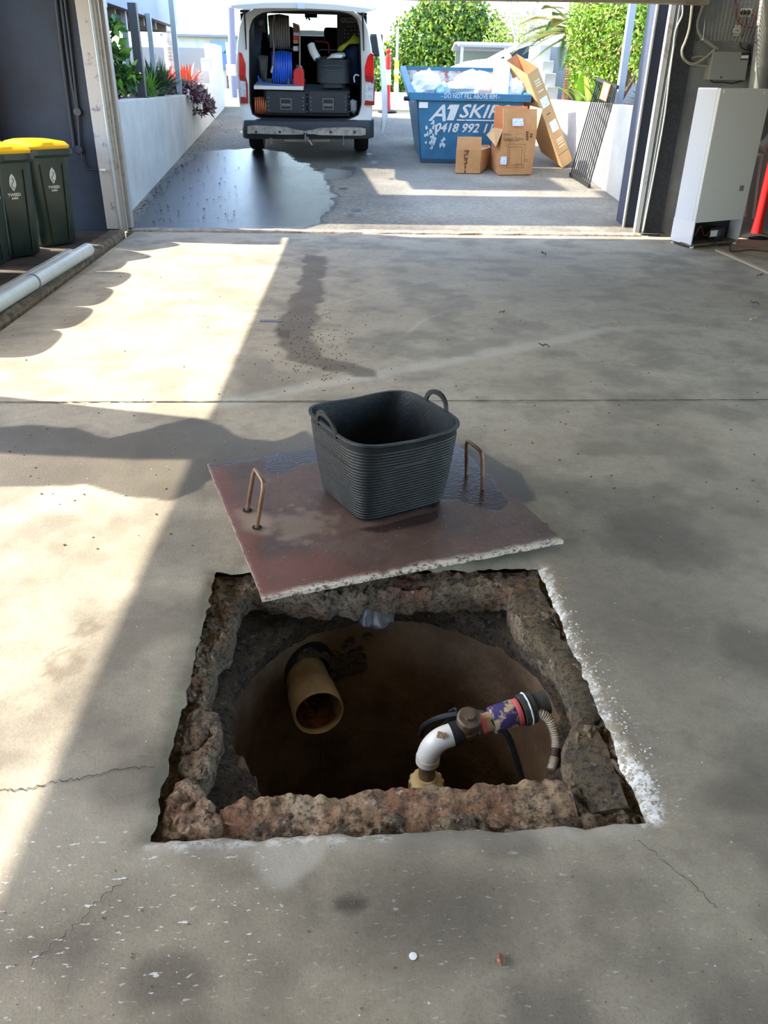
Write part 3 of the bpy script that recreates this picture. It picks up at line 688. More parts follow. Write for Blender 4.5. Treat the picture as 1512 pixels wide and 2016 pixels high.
dn = pts[-1]; el_w = mat('white_elbow_pvc', rgb(226, 222, 212), .3, col2=rgb(196, 180, 150), scale=9, contrast=(.55, .7))
MB().tube([pts[0] ] + pts[1:], .032, 20).tube([pts[-1], pts[-1] - Vector((0, 0, .02))], .034, 20).build('elbow', el_w, va, smooth=True)
MB().tube([pts[0] - d1 * .012, pts[0] + d1 * .012], .034, 20).build('dark_clamp', black_rubber, va, smooth=True)
ms = face_M(B + d1 * .045 + Vector((-.0, -.02, .0315)), d1, Vector((0, 1, .5)))
base = dn - Vector((0, 0, .02))
MB().tube([base, base - Vector((0, 0, .075))], .024, 18).build('riser', mat('stained_riser', rgb(136, 116, 84), .6, col2=rgb(84, 64, 44), scale=16), va, smooth=True)
fc = base - Vector((0, 0, .08)); Mf = Matrix.Translation(fc)
mbf = MB().lathe([(.0, -.05), (.042, -.05), (.042, -.012), (.046, -.01), (.046, .006), (.034, .012), (.030, .024), (.026, .024)], 24, Mf)
for k in range(12):
    a = k * math.pi / 6; mbf.box((-.006, .038, -.045), (.006, .05, .004), Mf @ Matrix.Rotation(a, 4, 'Z'))
mbf.build('union_nut', mat('cream_union', rgb(212, 188, 132), .5), va, smooth=True)
MB().tube([fc, (fc.x, fc.y, SB + .1)], .024, 14).build('down_pipe', mat('stained_riser', rgb(0, 0, 0)), va, smooth=True)
MB().box((-.012, -.009, 0), (.012, .009, .001), Matrix.Translation(B + d1 * .035 + Vector((0, -.019, .0305))) @ Matrix.Rotation(-.35, 4, 'Z') @ Matrix.Rotation(.55, 4, 'X')).build('tan_sticker', mat('tan_sticker', rgb(166, 140, 100), .7, col2=rgb(50, 40, 30), scale=400, contrast=(.5, .52)), va)
# cables
cab = mat('black_cable', rgb(30, 32, 34), .55)
q = lambda u, v, y: ony(u, v, y)
cb = MB().tube(bez([q(828, 1448, 1.78), q(835, 1430, 1.75), q(860, 1415, 1.72), q(905, 1405, 1.70), q(950, 1404, 1.68), q(978, 1425, 1.62), q(1000, 1450, 1.60), q(1015, 1490, 1.60), q(1030, 1545, 1.58), q(1036, 1600, 1.57)]), .009, 8)
cb.tube(bez([q(858, 1448, 1.78), q(875, 1425, 1.74), q(905, 1410, 1.70), q(940, 1410, 1.67), q(968, 1418, 1.62), q(985, 1438, 1.60)]), .006, 8)
cb.tube(bez([q(885, 1400, 1.72), q(897, 1395, 1.70), q(900, 1405, 1.69)]), .004, 6)
tag(cb.build('pump_cable', cab, None, smooth=True), 'black pump cables tied to the pipe and hanging down inside the pit', 'cable')
# corrugated conduit
cw = mat('cream_conduit', rgb(206, 196, 176), .5, col2=rgb(170, 150, 120), scale=20)
cp = bez([q(1047, 1412, 1.64), q(1062, 1404, 1.63), q(1080, 1415, 1.62), q(1091, 1440, 1.60), q(1095, 1468, 1.57), q(1091, 1495, 1.54), q(1086, 1515, 1.52)], 26)
rr = [.0125 + .0022 * math.sin(i * 1.35) for i in range(len(cp))]
cd = thing('corrugated_conduit', 'cream corrugated flexible conduit curling out beside the pipe on the right', 'conduit', cp[0])
MB().tube(cp, rr, 10).build('corrugated_tube', cw, cd, smooth=True)
MB().tube(cp[110:126], .0148, 10).build('brown_tape', mat('brown_tape', rgb(66, 40, 34), .6), cd, smooth=True)
# torn plastic film hanging
def film(name, path_top, path_bot, m, lab, n=18, k=10, amp=.012):
    a = bez(path_top, n); b_ = bez(path_bot, n); L_ = min(len(a), len(b_)); vs = []
    for i in range(L_):
        for j in range(k):
            p = a[i].lerp(b_[i], j / (k - 1)); p = p + Vector((0, nz(i * .3, j * .1, 3) * amp * 2 + math.sin(i * .9) * amp * .5, nz(i * .2, j * .3, 9) * amp * (1 + (j == k-1) * 1.5))); vs.append(p)
    o = MB().add(vs, [(i*k+j, i*k+j+1, (i+1)*k+j+1, (i+1)*k+j) for i in range(L_-1) for j in range(k-1)]).build(name, m, None, smooth=True)
    md = o.modifiers.new('s', 'SOLIDIFY'); md.thickness = .0015
    tag(o, lab, 'plastic'); return o
fm = mat('grey_film', rgb(84, 82, 78), .4, col2=rgb(46, 44, 42), scale=12)
film('plastic_sheet', [q(697, 1188, 2.14), q(735, 1188, 2.14), q(780, 1188, 2.14)], [q(706, 1232, 2.10), q(735, 1238, 2.09), q(775, 1230, 2.10)], fm, 'crumpled grey plastic sheet hanging under the far edge of the pit', 8, 8)
film('plastic_sheet', [q(1012, 1236, 2.06), q(1040, 1270, 1.99), q(1070, 1300, 1.93), q(1088, 1322, 1.88)], [q(1022, 1262, 2.08), q(1042, 1292, 2.02), q(1068, 1322, 1.95), q(1086, 1338, 1.91)], mat('grey_mortar_film', rgb(150, 142, 132), .7, col2=rgb(110, 104, 96), scale=20), 'strip of grey torn lining along the right rim of the shaft', 8, 6, .006)
film('plastic_sheet', [q(448, 1470, 1.62), q(478, 1500, 1.58), q(500, 1530, 1.54), q(515, 1575, 1.48)], [q(436, 1575, 1.46), q(455, 1578, 1.46), q(480, 1580, 1.46), q(505, 1582, 1.46)], mat('leathery_film', rgb(128, 106, 76), .7, col2=rgb(78, 62, 44), scale=9, bump=.5), 'brown ragged lining flap in the near left corner of the pit', 8, 8, .02)
film('plastic_sheet', [q(1108, 1508, 1.56), q(1100, 1525, 1.54), q(1085, 1540, 1.52)], [q(1075, 1540, 1.54), q(1060, 1555, 1.52), q(1045, 1562, 1.50)], mat('pale_film', rgb(176, 164, 146), .7), 'pale frayed scrap of lining below the corrugated conduit', 6, 5, .012)
stick = MB().tube([onz(444, 1619, -.015), onz(460, 1624, -.014), onz(482, 1623, -.012)], .0035, 6)
tag(stick.build('rusty_nail', mat('rusty', rgb(96, 60, 44), .8), None, smooth=True), 'small rusty nail lying on the near lip of the pit', 'nail')

# ================================================================ LID
LBL, LBR, LTL = onz(517, 1178, .035), onz(1109, 1064, .045), onz(408, 912, .045)
ux = (LBR - LBL).normalized(); uy_ = (LTL - LBL); LW = (LBR - LBL).length; LH = uy_.length
lid_m = bpy.data.materials.new('lid_rusty_steel'); lid_m.use_nodes = True
def lidmat(M):
    nt = M.node_tree; N = nt.nodes; L = nt.links; b = N['Principled BSDF']; tc = N.new('ShaderNodeTexCoord')
    def no(s, d=7, r=.65, off=None):
        n = N.new('ShaderNodeTexNoise'); n.inputs['Scale'].default_value = s; n.inputs['Detail'].default_value = d; n.inputs['Roughness'].default_value = r; L.new(tc.outputs['Object'], n.inputs['Vector']); return n.outputs['Fac']
    def rng(x, a, c, lo=0., hi=1.):
        r = N.new('ShaderNodeMapRange'); r.inputs[1].default_value = a; r.inputs[2].default_value = c; r.inputs[3].default_value = lo; r.inputs[4].default_value = hi; L.new(x, r.inputs[0]); return r.outputs[0]
    def mix(f, a, c):
        x = N.new('ShaderNodeMix'); x.data_type = 'RGBA'; L.new(f, x.inputs[0])
        for i, q in ((6, a), (7, c)):
            if isinstance(q, tuple): x.inputs[i].default_value = q
            else: L.new(q, x.inputs[i])
        return x.outputs[2]
    c = mix(rng(no(3), .38, .62), rgb(98, 72, 60), rgb(72, 56, 48))
    c = mix(rng(no(7), .5, .75, 0, .8), c, rgb(112, 94, 80))
    c = mix(rng(no(4.3, 8, .75), .54, .66, 0, .6), c, rgb(52, 40, 36))
    c = mix(rng(no(60, 5), .5, .68, 0, .4), c, rgb(58, 44, 40))
    at = N.new('ShaderNodeAttribute'); at.attribute_name = 'red'; c = mix(at.outputs['Fac'], c, rgb(116, 66, 54))
    at = N.new('ShaderNodeAttribute'); at.attribute_name = 'dust'; c = mix(at.outputs['Fac'], c, rgb(138, 116, 96))
    ws = N.new('ShaderNodeAttribute'); ws.attribute_name = 'wet'; wet_ = ws.outputs['Fac']; c = mix(rng(wet_, 0, 1, 0, .72), c, rgb(34, 24, 26))
    c = mix(rng(no(75, 3), .69, .72), c, rgb(180, 170, 156))
    at = N.new('ShaderNodeAttribute'); at.attribute_name = 'edge'
    ml = N.new('ShaderNodeMath'); ml.operation = 'MULTIPLY'; L.new(at.outputs['Fac'], ml.inputs[0]); L.new(rng(no(55, 6, .8), .42, .5), ml.inputs[1])
    c = mix(ml.outputs[0], c, rgb(196, 186, 168))
    L.new(c, b.inputs['Base Color'])
    r = N.new('ShaderNodeMix'); r.data_type = 'FLOAT'; r.inputs[2].default_value = .52; r.inputs[3].default_value = .12; L.new(wet_, r.inputs[0]); L.new(r.outputs[0], b.inputs['Roughness'])
    bp = N.new('ShaderNodeBump'); bp.inputs['Strength'].default_value = .35; bp.inputs['Distance'].default_value = .003; L.new(no(90, 7), bp.inputs['Height']); L.new(bp.outputs[0], b.inputs['Normal'])
lidmat(lid_m)
LC = (LBR + LTL) / 2
lid = thing('pit_cover', 'rusty red-brown steel pit cover lying askew behind the open pit', 'lid', (LC.x, LC.y, LC.z))
nL = 90; vs = []; LTR = LBR + uy_
zb = .013
for j in range(nL + 1):
    for i in range(nL + 1):
        a, b_ = i / nL, j / nL; p = LBL * (1-a) * (1-b_) + LBR * a * (1-b_) + LTR * a * b_ + LTL * (1-a) * b_
        ed = min(b_, 1 - b_, a, 1 - a) * LW
        if ed < .001:
            p = p + (ux * (fz3(p, 25) * .004)) + uy_.normalized() * fz3(p * 1.7, 25) * .005
        vs.append(p)
top = [(j*(nL+1)+i, j*(nL+1)+i+1, (j+1)*(nL+1)+i+1, (j+1)*(nL+1)+i) for j in range(nL) for i in range(nL)]
bd = [i for i in range(nL)] + [(j)*(nL+1)+nL for j in range(nL)] + [nL*(nL+1)+nL-i for i in range(nL)] + [(nL-j)*(nL+1) for j in range(nL)]
o0 = len(vs); vs += [vs[k] + Vector((0, 0, -zb)) for k in bd]; nb = len(bd)
fs = top + [(bd[k], o0 + k, o0 + (k+1) % nb, bd[(k+1) % nb]) for k in range(nb)] + [tuple(o0 + k for k in range(nb))]
pl = MB().add(vs, fs).build('plate', lid_m, lid)
# masks in plate space
Pv = np.array([v_.co[:] for v_ in pl.data.vertices]); P2 = Pv[:, :2]
lp = lambda L_: [tuple(onz(u, v, .045)[:2]) for u, v in L_]
def lpoly(L_, soft=.01, amp=.03, sc=9, seed=3): return 1 - sstep(-soft, soft, sdf_poly(P2, lp(L_)) + amp * fbm(P2, sc, seed))
lwet = np.maximum.reduce([lpoly([(522, 905), (560, 890), (640, 885), (640, 905), (590, 915), (560, 932), (545, 935), (525, 930)]), lpoly([(870, 880), (905, 870), (960, 935), (1000, 985), (985, 1005), (940, 1000), (900, 985), (865, 985), (850, 1000)], .01, .03), lpoly([(700, 1042), (860, 1005), (870, 1020), (800, 1042), (760, 1048)], .008, .02), lpoly([(410, 914), (640, 880), (640, 890), (415, 920)], .004, .01)])
lred = np.maximum(lpoly([(410, 920), (440, 925), (500, 1060), (560, 1180), (500, 1190), (400, 930)], .05, .05) * .7, lpoly([(500, 1090), (640, 1080), (760, 1130), (520, 1185)], .06, .1) * .5)
ldust = np.maximum(lpoly([(470, 1005), (500, 1000), (540, 1020), (525, 1045), (480, 1040)], .03, .03), lpoly([(520, 1020), (600, 1000), (660, 1010), (640, 1050), (560, 1060)], .05, .12, 30) * .6)
def sd_seg(a, b_): return sdf_line(P2, [tuple(a[:2]), tuple(b_[:2])])
ledge_ = np.maximum((1 - sstep(.0, .035, sd_seg(LBL, LBR) + .02 * fbm(P2, 20, 5))), .25 * (1 - sstep(0, .008, sd_seg(LBL, LTL))))
set_attr(pl.data, 'wet', lwet); set_attr(pl.data, 'red', lred); set_attr(pl.data, 'dust', ldust); set_attr(pl.data, 'edge', ledge_)
rail = MB().beam(LBL + Vector((.04, .03, -.035)), LBR + Vector((-.03, .03, -.035)), .03, .03)
rust = mat('rusty_bar', rgb(120, 84, 60), .6, .4, col2=rgb(84, 60, 46), scale=20, bump=.3)
hm = mat('handle_steel', rgb(140, 112, 90), .45, .55, col2=rgb(104, 72, 52), scale=14)
def handle(base1, base2, hgt, lean):
    a = Vector(base1); b_ = Vector(base2); u = (b_ - a); h = Vector((lean[0], lean[1], hgt))
    pts = [a - Vector((0, 0, .02)), a, a + h * .85 + u * .03, a + h * .97 + u * .10, a + h + u * .22, b_ + h - u * .18, b_ + h * .97 - u * .07, b_ + h * .85 - u * .01, b_, b_ - Vector((0, 0, .02))]
    hd = MB().tube(pts, .0075, 10).build('handle', hm, lid, smooth=True)
    for p in (a, b_):
        w = MB().lathe([(.017, -.001), (.017, .0012), (.0, .0014)], 16, Matrix.Translation(p)).build('handle_hole', mat('hole_dark', rgb(20, 14, 12), .9), lid)
handle(onz(487, 1004, .046), onz(506, 1038, .046), .175, (.035, -.01))
handle(onz(918, 935, .046), onz(950, 964, .046), .155, (-.012, -.0))
# stones propping the plate off the ledge
for (u, v, z) in ((470, 1110, .0), (1085, 1068, .0)):
    c = onz(u, v, z)

# ================================================================ RUBBER TUB
def superring(cx, cy, h, rx, ry, rotz, n=96, e=4.4):
    out = []
    for i in range(n):
        t = 2*math.pi*i/n; c_, s_ = math.cos(t), math.sin(t); k = (abs(c_)**e + abs(s_)**e) ** (-1/e)
        x, y = k * c_ * rx, k * s_ * ry; out.append(Vector((cx + x*math.cos(rotz) - y*math.sin(rotz), cy + x*math.sin(rotz) + y*math.cos(rotz), h)))
    return out
def tub(name, lab, loc, rz, m, H=.31, rt=(.222, .222), rb=(.180, .174), ribs=True, hands=True):
    t = thing(name, lab, 'bucket', loc, rz); rg = []
    N_ = 26
    rg.append(superring(0, 0, .0, rb[0] * .94, rb[1] * .94, 0, 96, 7)); rg.append(superring(0, 0, .006, rb[0] * .99, rb[1] * .99, 0, 96, 7))
    for k in range(N_ * 3):
        f = (k + 1) / (N_ * 3); z = .01 + (H - .02) * f; bul = .0018 * (1 - abs(((k % 3) - 1))) if ribs and f < .93 else 0
        rg.append(superring(0, 0, z, rb[0] + (rt[0]-rb[0]) * f ** .9 + bul, rb[1] + (rt[1]-rb[1]) * f ** .9 + bul, 0, 96, 7 - 2.6 * f))
    rg += [superring(0, 0, H - .004, rt[0] + .007, rt[1] + .007, 0), superring(0, 0, H + .003, rt[0] + .006, rt[1] + .006, 0), superring(0, 0, H + .003, rt[0] - .004, rt[1] - .004, 0)]
    for f in (.95, .7, .4, .15, .03): rg.append(superring(0, 0, .012 + (H - .02) * f, rb[0] + (rt[0]-rb[0]) * f ** .9 - .006, rb[1] + (rt[1]-rb[1]) * f ** .9 - .006, 0))
    rg.append(superring(0, 0, .012, rb[0] * .9, rb[1] * .9, 0))
    for r_ in rg:       # rim dips slightly between the handles
        for p in r_:
            if p.z > H * .7: p.z += .010 * (abs(p.x) / rt[0] - .6) * (p.z / H)
    local(MB().loops(rg, (True, True)).build('tub_body', m, None, smooth=True), t)
    if hands:
        for s in (-1, 1):
            h_ = MB(); vs = []; K = 22
            for k in range(K + 1):
                a = math.pi * k / K; w = .016 if 2 < k < K-2 else .024
                yy = math.cos(a) * .068; zz = H - .01 + math.sin(a) ** .75 * .062; xx = s * (rt[0] + .002 + math.sin(a) * .008)
                wv = .009
                n_ = Vector((0, math.cos(a), math.sin(a)))
                for dd, xo in ((-wv, -.004), (wv, -.004), (wv, .004), (-wv, .004)): vs.append(Vector((xx + xo, yy + n_.y * dd, zz + n_.z * dd)))
            h_.add(vs, [(4*k+j, 4*k+(j+1) % 4, 4*k+4+(j+1) % 4, 4*k+4+j) for k in range(K) for j in range(4)] + [(3, 2, 1, 0), (4*K, 4*K+1, 4*K+2, 4*K+3)])
            local(h_.build('tub_handle', m, None, smooth=True), t)
    return t
tub_m = mat('black_tub_rubber', rgb(17, 21, 23), .5, spec=.35, col2=rgb(46, 46, 42), scale=14, contrast=(.5, .85), bump=.15, bscale=90)
tub('rubber_tub', 'black flexible rubber tub with two loop handles standing on the steel pit cover', (.158, 2.625, .047), math.radians(27), tub_m)

# ================================================================ BALCONY OVER THE LEFT GARDEN, WITH ADDED SUN-BLOCKING SLABS
FX = -2.75
def yz_slab(mb, poly_, x0, x1): mb.prism(poly_, x1 - x0, face_M((x0, 0, 0), (0, 1, 0), (0, 0, 1)))
bluewhite = mat('pale_cladding', rgb(140, 150, 158), .7, col2=rgb(132, 142, 150), scale=1.5)
mb = MB()
yz_slab(mb, [(9.5, 2.12), (11.0, 2.12), (11.1, 3.02), (11.48, 5.77), (11.9, 5.8), (11.9, 8), (10.25, 8), (9.97, 5.5)], FX, FX + .12)  # added unseen slab; its slanted edges cut the sun strips on the driveway
yz_slab(mb, [(11.0, 2.17), (15.7, 2.17), (15.7, 3.05), (11.1, 3.05)], FX, FX + .12)
yz_slab(mb, [(11.5, 3.6), (13.3, 3.6), (13.3, 5.4), (11.8, 5.4)], FX, FX + .12)  # added unseen slab that keeps the driveway behind the strips in shade
yz_slab(mb, [(12.85, 3.05), (13.3, 3.05), (13.3, 3.6), (12.85, 3.6)], FX, FX + .12)  # added unseen piece closing off the end of the lower sun patch
bld = thing('balcony', 'pale grey clad balcony on slim posts above the left garden, with added unseen sun-blocking slabs', 'balcony', (FX, 12.5, 2.1))
mb.build('fascia_and_sun_slabs', bluewhite, bld)
timber = mat('dark_timber', rgb(96, 86, 78), .8, col2=rgb(66, 58, 52), scale=8)
mb = MB().box((-7.5, 9.4, 2.24), (-3.42, 15.7, 2.30)).box((-2.97, 9.4, 2.24), (FX, 15.7, 2.30)).box((-3.42, 13.4, 2.24), (-2.97, 15.7, 2.3))
mb.build('deck_slab', timber, bld)
for k in range(28):  # boards and gaps laid out so slits of sun stripe the driveway
    MB().box((-3.42, 9.42 + k * .142, 2.24), (-2.97, 9.42 + k * .142 + .118, 2.29)).build('deck_board', timber, bld)
for k in range(7):
    MB().box((-7.4, 10.2 + k * .86, 2.08), (FX - .02, 10.2 + k * .86 + .07, 2.24)).build('joist', mat('pale_joist', rgb(150, 146, 138), .8), bld)
MB().box((-4.6, 9.5, 2.02), (-4.5, 15.6, 2.1)).build('bearer', mat('pale_joist', rgb(0, 0, 0)), bld)
mb = MB().box((-7.6, 9.3, 1.0), (-6.6, 14.2, 2.3)); mb.build('back_wall', bluewhite, bld)
for (x, y) in ((-5.6, 14.6), (-5.0, 15.3)):
    MB().box((x, y, 1.1), (x + .28, y + .3, 2.24)).build('dark_column', mat('dark_bluish', rgb(60, 66, 80)), bld)
sbox('wall_left_rear', (-7.6, 18.75, .6), (LWX - .2, 18.95, 1.97), mat('grey_render', rgb(138, 142, 142), .8), 'grey rendered wall across the far end of the left garden')
sbox('wall_right_rear', (RWX + .2, 16.5, .6), (8.5, 16.7, 2.05), mat('grey_render', rgb(0,0,0)), 'grey rendered wall across the far end of the right garden')
# posts on the left wall
def post(base, topz, w, m, lab, lean=(0, 0), name='post', cat='post'):
    b_ = Vector(base); o = thing(name, lab, cat, b_)
    MB().beam(b_, (b_.x + lean[0], b_.y + lean[1], topz), w, w, up=(0, 1, 0)).build('shaft', m, o, bevel=.003)
    MB().box((b_.x - w*.85, b_.y - w*.85, b_.z), (b_.x + w*.85, b_.y + w*.85, b_.z + .012)).build('base_plate', m, o)
post((-2.43, 11.4, 1.19), 2.2, .10, dark_post, 'dark grey square post in front of the green plants on the left wall')
pp = ony(306, 165, 13.1); post((pp.x, 13.1, 1.12), 2.2, .065, grey_post, 'slim pale grey post between the dark post and the outermost post')
pp = ony(257, 150, 12.3)
post((pp.x, 12.3, 1.12), 2.2, .07, grey_post, 'pale grey post nearest the garage, behind the dark post')
post((-2.41, 14.0, 1.19), 2.9, .075, grey_post, 'pale grey post at the outer end of the left wall beside the purple plants')
# right post
pb = onz(1218, 205, 1.22); post((3.73, pb.y, 1.22), 3.0, .085, grey_post, 'grey steel post standing on the right garden wall')

# ================================================================ STREET
asph = mat('asphalt', rgb(150, 152, 156), .85, col2=rgb(134, 136, 140), scale=3, bump=.3)
RZ = .9
sbox('road', (-60, 18.9, RZ - .3), (60, 41, RZ), asph, 'pale grey street beyond the driveway')
sbox('trim_street_kerb', (-60, 41, RZ - .3), (60, 41.6, RZ + .16), mat('pale_kerb', rgb(216, 214, 206), .8), 'pale concrete kerb on the far side of the street')
sbox('ground', (-90, 41.6, RZ - .3), (90, 120, RZ + .1), mat('verge', rgb(110, 116, 84), .9, col2=rgb(84, 96, 60), scale=.5))
for k in range(9):
    y = 24 + (k % 3) * 5.2
mb = MB().box((-30, 26.0, RZ), (30, 26.14, RZ + .006)); struct(mb.build('trim_lane_line', white_plastic))
mb = MB().box((-30, 33.5, RZ), (30, 33.64, RZ + .006)); struct(mb.build('trim_lane_line', white_plastic))
mb = MB().box((-2.4, 18.75, dz(18.8) - .1), (3.6, 18.95, RZ + .02)); struct(mb.build('trim_crossover', mat('yellow_kerb', rgb(176, 168, 130), .8)))

def pole(name, p, q_, r, m, lab, cat='pole', extra=None):
    o = thing(name, lab, cat, p); MB().tube([p, q_], r, 10).build('shaft', m, o, smooth=True); return o
p0 = ony(460, 190, 30); pole('power_pole', (p0.x, 30, RZ), ony(452, -60, 29.5), [.13, .11], mat('weathered_pole', rgb(112, 110, 124), .8), 'tall grey power pole across the street left of the van')
o = pole('street_sign', (ony(455, 185, 26).x, 26, RZ), (ony(455, 185, 26).x - .03, 26, 2.35), .035, galv, 'small white sign on a thin post left of the van', 'sign')
sp = ony(455, 138, 25.95); MB().box((sp.x - .13, 25.9, sp.z - .14), (sp.x + .13, 25.93, sp.z + .14)).build('sign_plate', white_plastic, o, bevel=.01)
p0 = ony(780, 185, 40.5); o = thing('banded_pole', 'slim white pole with yellow bands beyond the red bollard', 'pole', (p0.x, 40.5, RZ))
pt = ony(779, 58, 40.5); ys_ = [0, .12, .3, .38, .5, .6, 1]
yellow = mat('band_yellow', rgb(228, 198, 40), .6)
hgt = pt.z - RZ
for k, (a, b_, mm) in enumerate(((0, .22, white_plastic), (.22, .34, yellow), (.34, .42, white_plastic), (.42, .54, yellow), (.54, 1., galv))):
    MB().tube([(p0.x, 40.5, RZ + hgt*a), (p0.x, 40.5, RZ + hgt*b_)], .1 if a < .54 else .06, 8).build('band', mm, o)
# red flexible bollard by the van
def bollard(loc, h, r, lab, white=True):
    o = thing('bollard', lab, 'bollard', loc); L = Vector(loc)
    red = mat('bollard_red', rgb(204, 26, 24), .5)
    MB().lathe([(0, 0), (r * 3.2, 0), (r * 3.2, .02), (r * 1.6, .05), (0, .05)], 20, Matrix.Translation(L)).build('base', black_rubber, o)
    MB().lathe([(r * 1.25, .04), (r, h * .2), (r, h * .88), (r * .5, h * .90), (r * .5, h * .93), (r * .85, h * .95), (r * .9, h * .975), (r * .5, h), (0, h)], 20, Matrix.Translation(L)).build('shaft', red, o, smooth=True)
    if white:
        MB().lathe([(r * 1.02, h * .44), (r * 1.02, h * .68)], 20, Matrix.Translation(L), caps=False).build('reflective_band', white_plastic, o)
        MB().lathe([(r * 1.02, h * .72), (r * 1.02, h * .78)], 20, Matrix.Translation(L), caps=False).build('reflective_band', mat('bollard_red2', rgb(200, 40, 40), .4), o)
    return o
bp_ = ony(760, 225, 19.0); bollard((bp_.x, 18.6, dz(18.6)), 1.15, .062, 'red flexible bollard with white band at the driveway mouth right of the van')

# buildings far left
fb = thing('far_building', 'low blue and grey building across the street left of the van', 'building', (-5, 52, RZ))
mb = MB().box((-16, 52, RZ), (-2.5, 58, 2.0)).build('wall', mat('cream_block', rgb(196, 188, 176), .8), fb)
MB().box((-16.2, 51.6, 2.0), (-2.3, 58, 2.75)).build('blue_parapet', mat('blue_fascia', rgb(84, 110, 168), .6), fb)
MB().box((-6.2, 51.9, RZ), (-5.3, 52, 1.9)).build('doorway', mat('brown_door', rgb(110, 74, 60), .7), fb)
MB().box((-8.2, 51.9, RZ), (-7.0, 52, 1.95)).build('window', mat('blue_window', rgb(110, 140, 180), .3), fb)
fb2 = thing('far_building', 'white and blue house rising behind the low building', 'building', (-7, 64, RZ))
MB().box((-11.5, 64, RZ), (-5.0, 70, 4.0)).build('wall', white_paint, fb2); MB().box((-8.6, 63.9, 2.6), (-6.6, 64, 3.8)).build('window', mat('blue_window', rgb(0, 0, 0)), fb2)
MB().box((-11.9, 63.5, 4.0), (-4.6, 70, 4.15)).build('roof', mat('roof_grey', rgb(120, 124, 130), .6), fb2)

# bus shelter
bs = thing('bus_shelter', 'grey curved roof bus shelter with mesh panels behind the white vehicle', 'shelter', (4.5, 27, RZ))
x0, x1 = ony(905, 100, 27).x, ony(1020, 100, 27).x; zt_ = ony(950, 87, 27).z
MB().box((x0, 27.9, RZ + .2), (x1 + 2.0, 27.94, zt_ - .15)).build('back_panel', mat('mesh_grey', rgb(116, 122, 112), .6, col2=rgb(92, 102, 88), scale=40), bs)
rgs = []
for x in (x0 - .1, x1 + 2.1): rgs.append([Vector((x, 26.6, zt_ - .03)), Vector((x, 26.9, zt_ + .05)), Vector((x, 27.5, zt_ + .06)), Vector((x, 28.1, zt_ - .1)), Vector((x, 28.1, zt_ - .16)), Vector((x, 27.5, zt_)), Vector((x, 26.9, zt_ - .01)), Vector((x, 26.6, zt_ - .09))])
MB().loops(rgs, (True, True)).build('roof', mat('shelter_roof', rgb(128, 130, 128), .5), bs)
for x in (x0, (x0 + x1) / 2 + .4, x1 + 1.2):
    MB().box((x, 26.7, RZ), (x + .07, 26.77, zt_ - .05)).build('upright', galv, bs)

# ================================================================ TREES AND PLANTS
def leaf_mesh(mb, p, d, up, L_, W, bend=.2):
    d = d.normalized(); s = d.cross(up)
    if s.length < 1e-3: s = d.cross(Vector((1, 0, .3)))
    s.normalize(); n = s.cross(d)
    a = p; b_ = p + d * L_ * .5 + n * L_ * bend * .5; c = p + d * L_ - n * L_ * bend
    mb.add([a, b_ + s * W / 2, c, b_ - s * W / 2], [(0, 1, 2, 3)])
def rdir(r): 
    while True:
        v = Vector((r.uniform(-1, 1), r.uniform(-1, 1), r.uniform(-1, 1)))
        if .1 < v.length < 1: return v.normalized()
def cloud(name, lab, base, blobs, n, L_, W, mats_, trunk_m=None, trunk_r=.1, seed=1, cat='tree', branches=6, group=None):
    r = random.Random(seed); o = thing(name, lab, cat, base, group=group)
    mbs = [MB() for _ in mats_]; tot = sum(b_[1]**2 for b_ in blobs)
    for (c, rad, sq_) in blobs:
        c = Vector(c); k = int(n * rad * rad / tot)
        for _ in range(k):
            d = rdir(r); rr_ = rad * (r.random() ** .35); wob = 1 + .25 * noise.noise(d * 2.5 + c)
            p = c + Vector((d.x, d.y, d.z * sq_)) * rr_ * wob
            i = min(len(mats_) - 1, int(r.random() ** 1.2 * len(mats_)))
            leaf_mesh(mbs[i], p, (rdir(r) + d * .6 + Vector((0, 0, -.2))), rdir(r), L_ * r.uniform(.6, 1.3), W * r.uniform(.7, 1.2))
    for i, mb in enumerate(mbs):
        f = mb.build('foliage', mats_[i], o); f['kind'] = 'stuff'
    if trunk_m:
        B = Vector(base); t = MB()
        for (c, rad, sq_) in blobs[:branches]:
            c = Vector(c); mid = B.lerp(c, .5) + Vector((r.uniform(-.1, .1), r.uniform(-.1, .1), .0)) * rad
            t.tube(bez([B + Vector((r.uniform(-.5, .5), 0, 0)) * trunk_r, mid, c], 5), [trunk_r * (1 - .06 * k) for k in range(11)], 7)
        t.build('branches', trunk_m, o, smooth=True)
    return o
def green(n, r, g, b_, ro=.45): return mat(n, rgb(r, g, b_), ro, sub=.1)
G1, G2, G3, G4 = green('leaf_bright', 140, 178, 48), green('leaf_mid', 96, 140, 44), green('leaf_dark', 46, 78, 34), green('leaf_yellow', 196, 190, 52)
bark = mat('bark', rgb(120, 100, 80), .9, col2=rgb(80, 66, 52), scale=12, bump=.8)
def P38(u, v, y=46): return ony(u, v, y)
bl = []
for (u, v, rad) in ((880, 60, 2.2), (835, 95, 1.9), (925, 85, 2.0), (800, 130, 1.6), (960, 110, 1.5), (880, 120, 2.0), (840, 160, 1.6), (940, 150, 1.6), (905, 45, 1.3), (850, 50, 1.2), (890, 165, 1.6), (965, 75, .8), (798, 170, 1.2)):
    p = P38(u, v); bl.append((p, rad * 1552 / 1552, .9))
cloud('street_tree', 'large yellow-green round tree across the street behind the blue skip', (P38(880, 190).x, 46, RZ), bl, 22000, .24, .15, [green('tree_green', 104, 138, 40), green('tree_yellow', 150, 160, 44), green('tree_deep', 64, 98, 34), G3], bark, .2, 3)
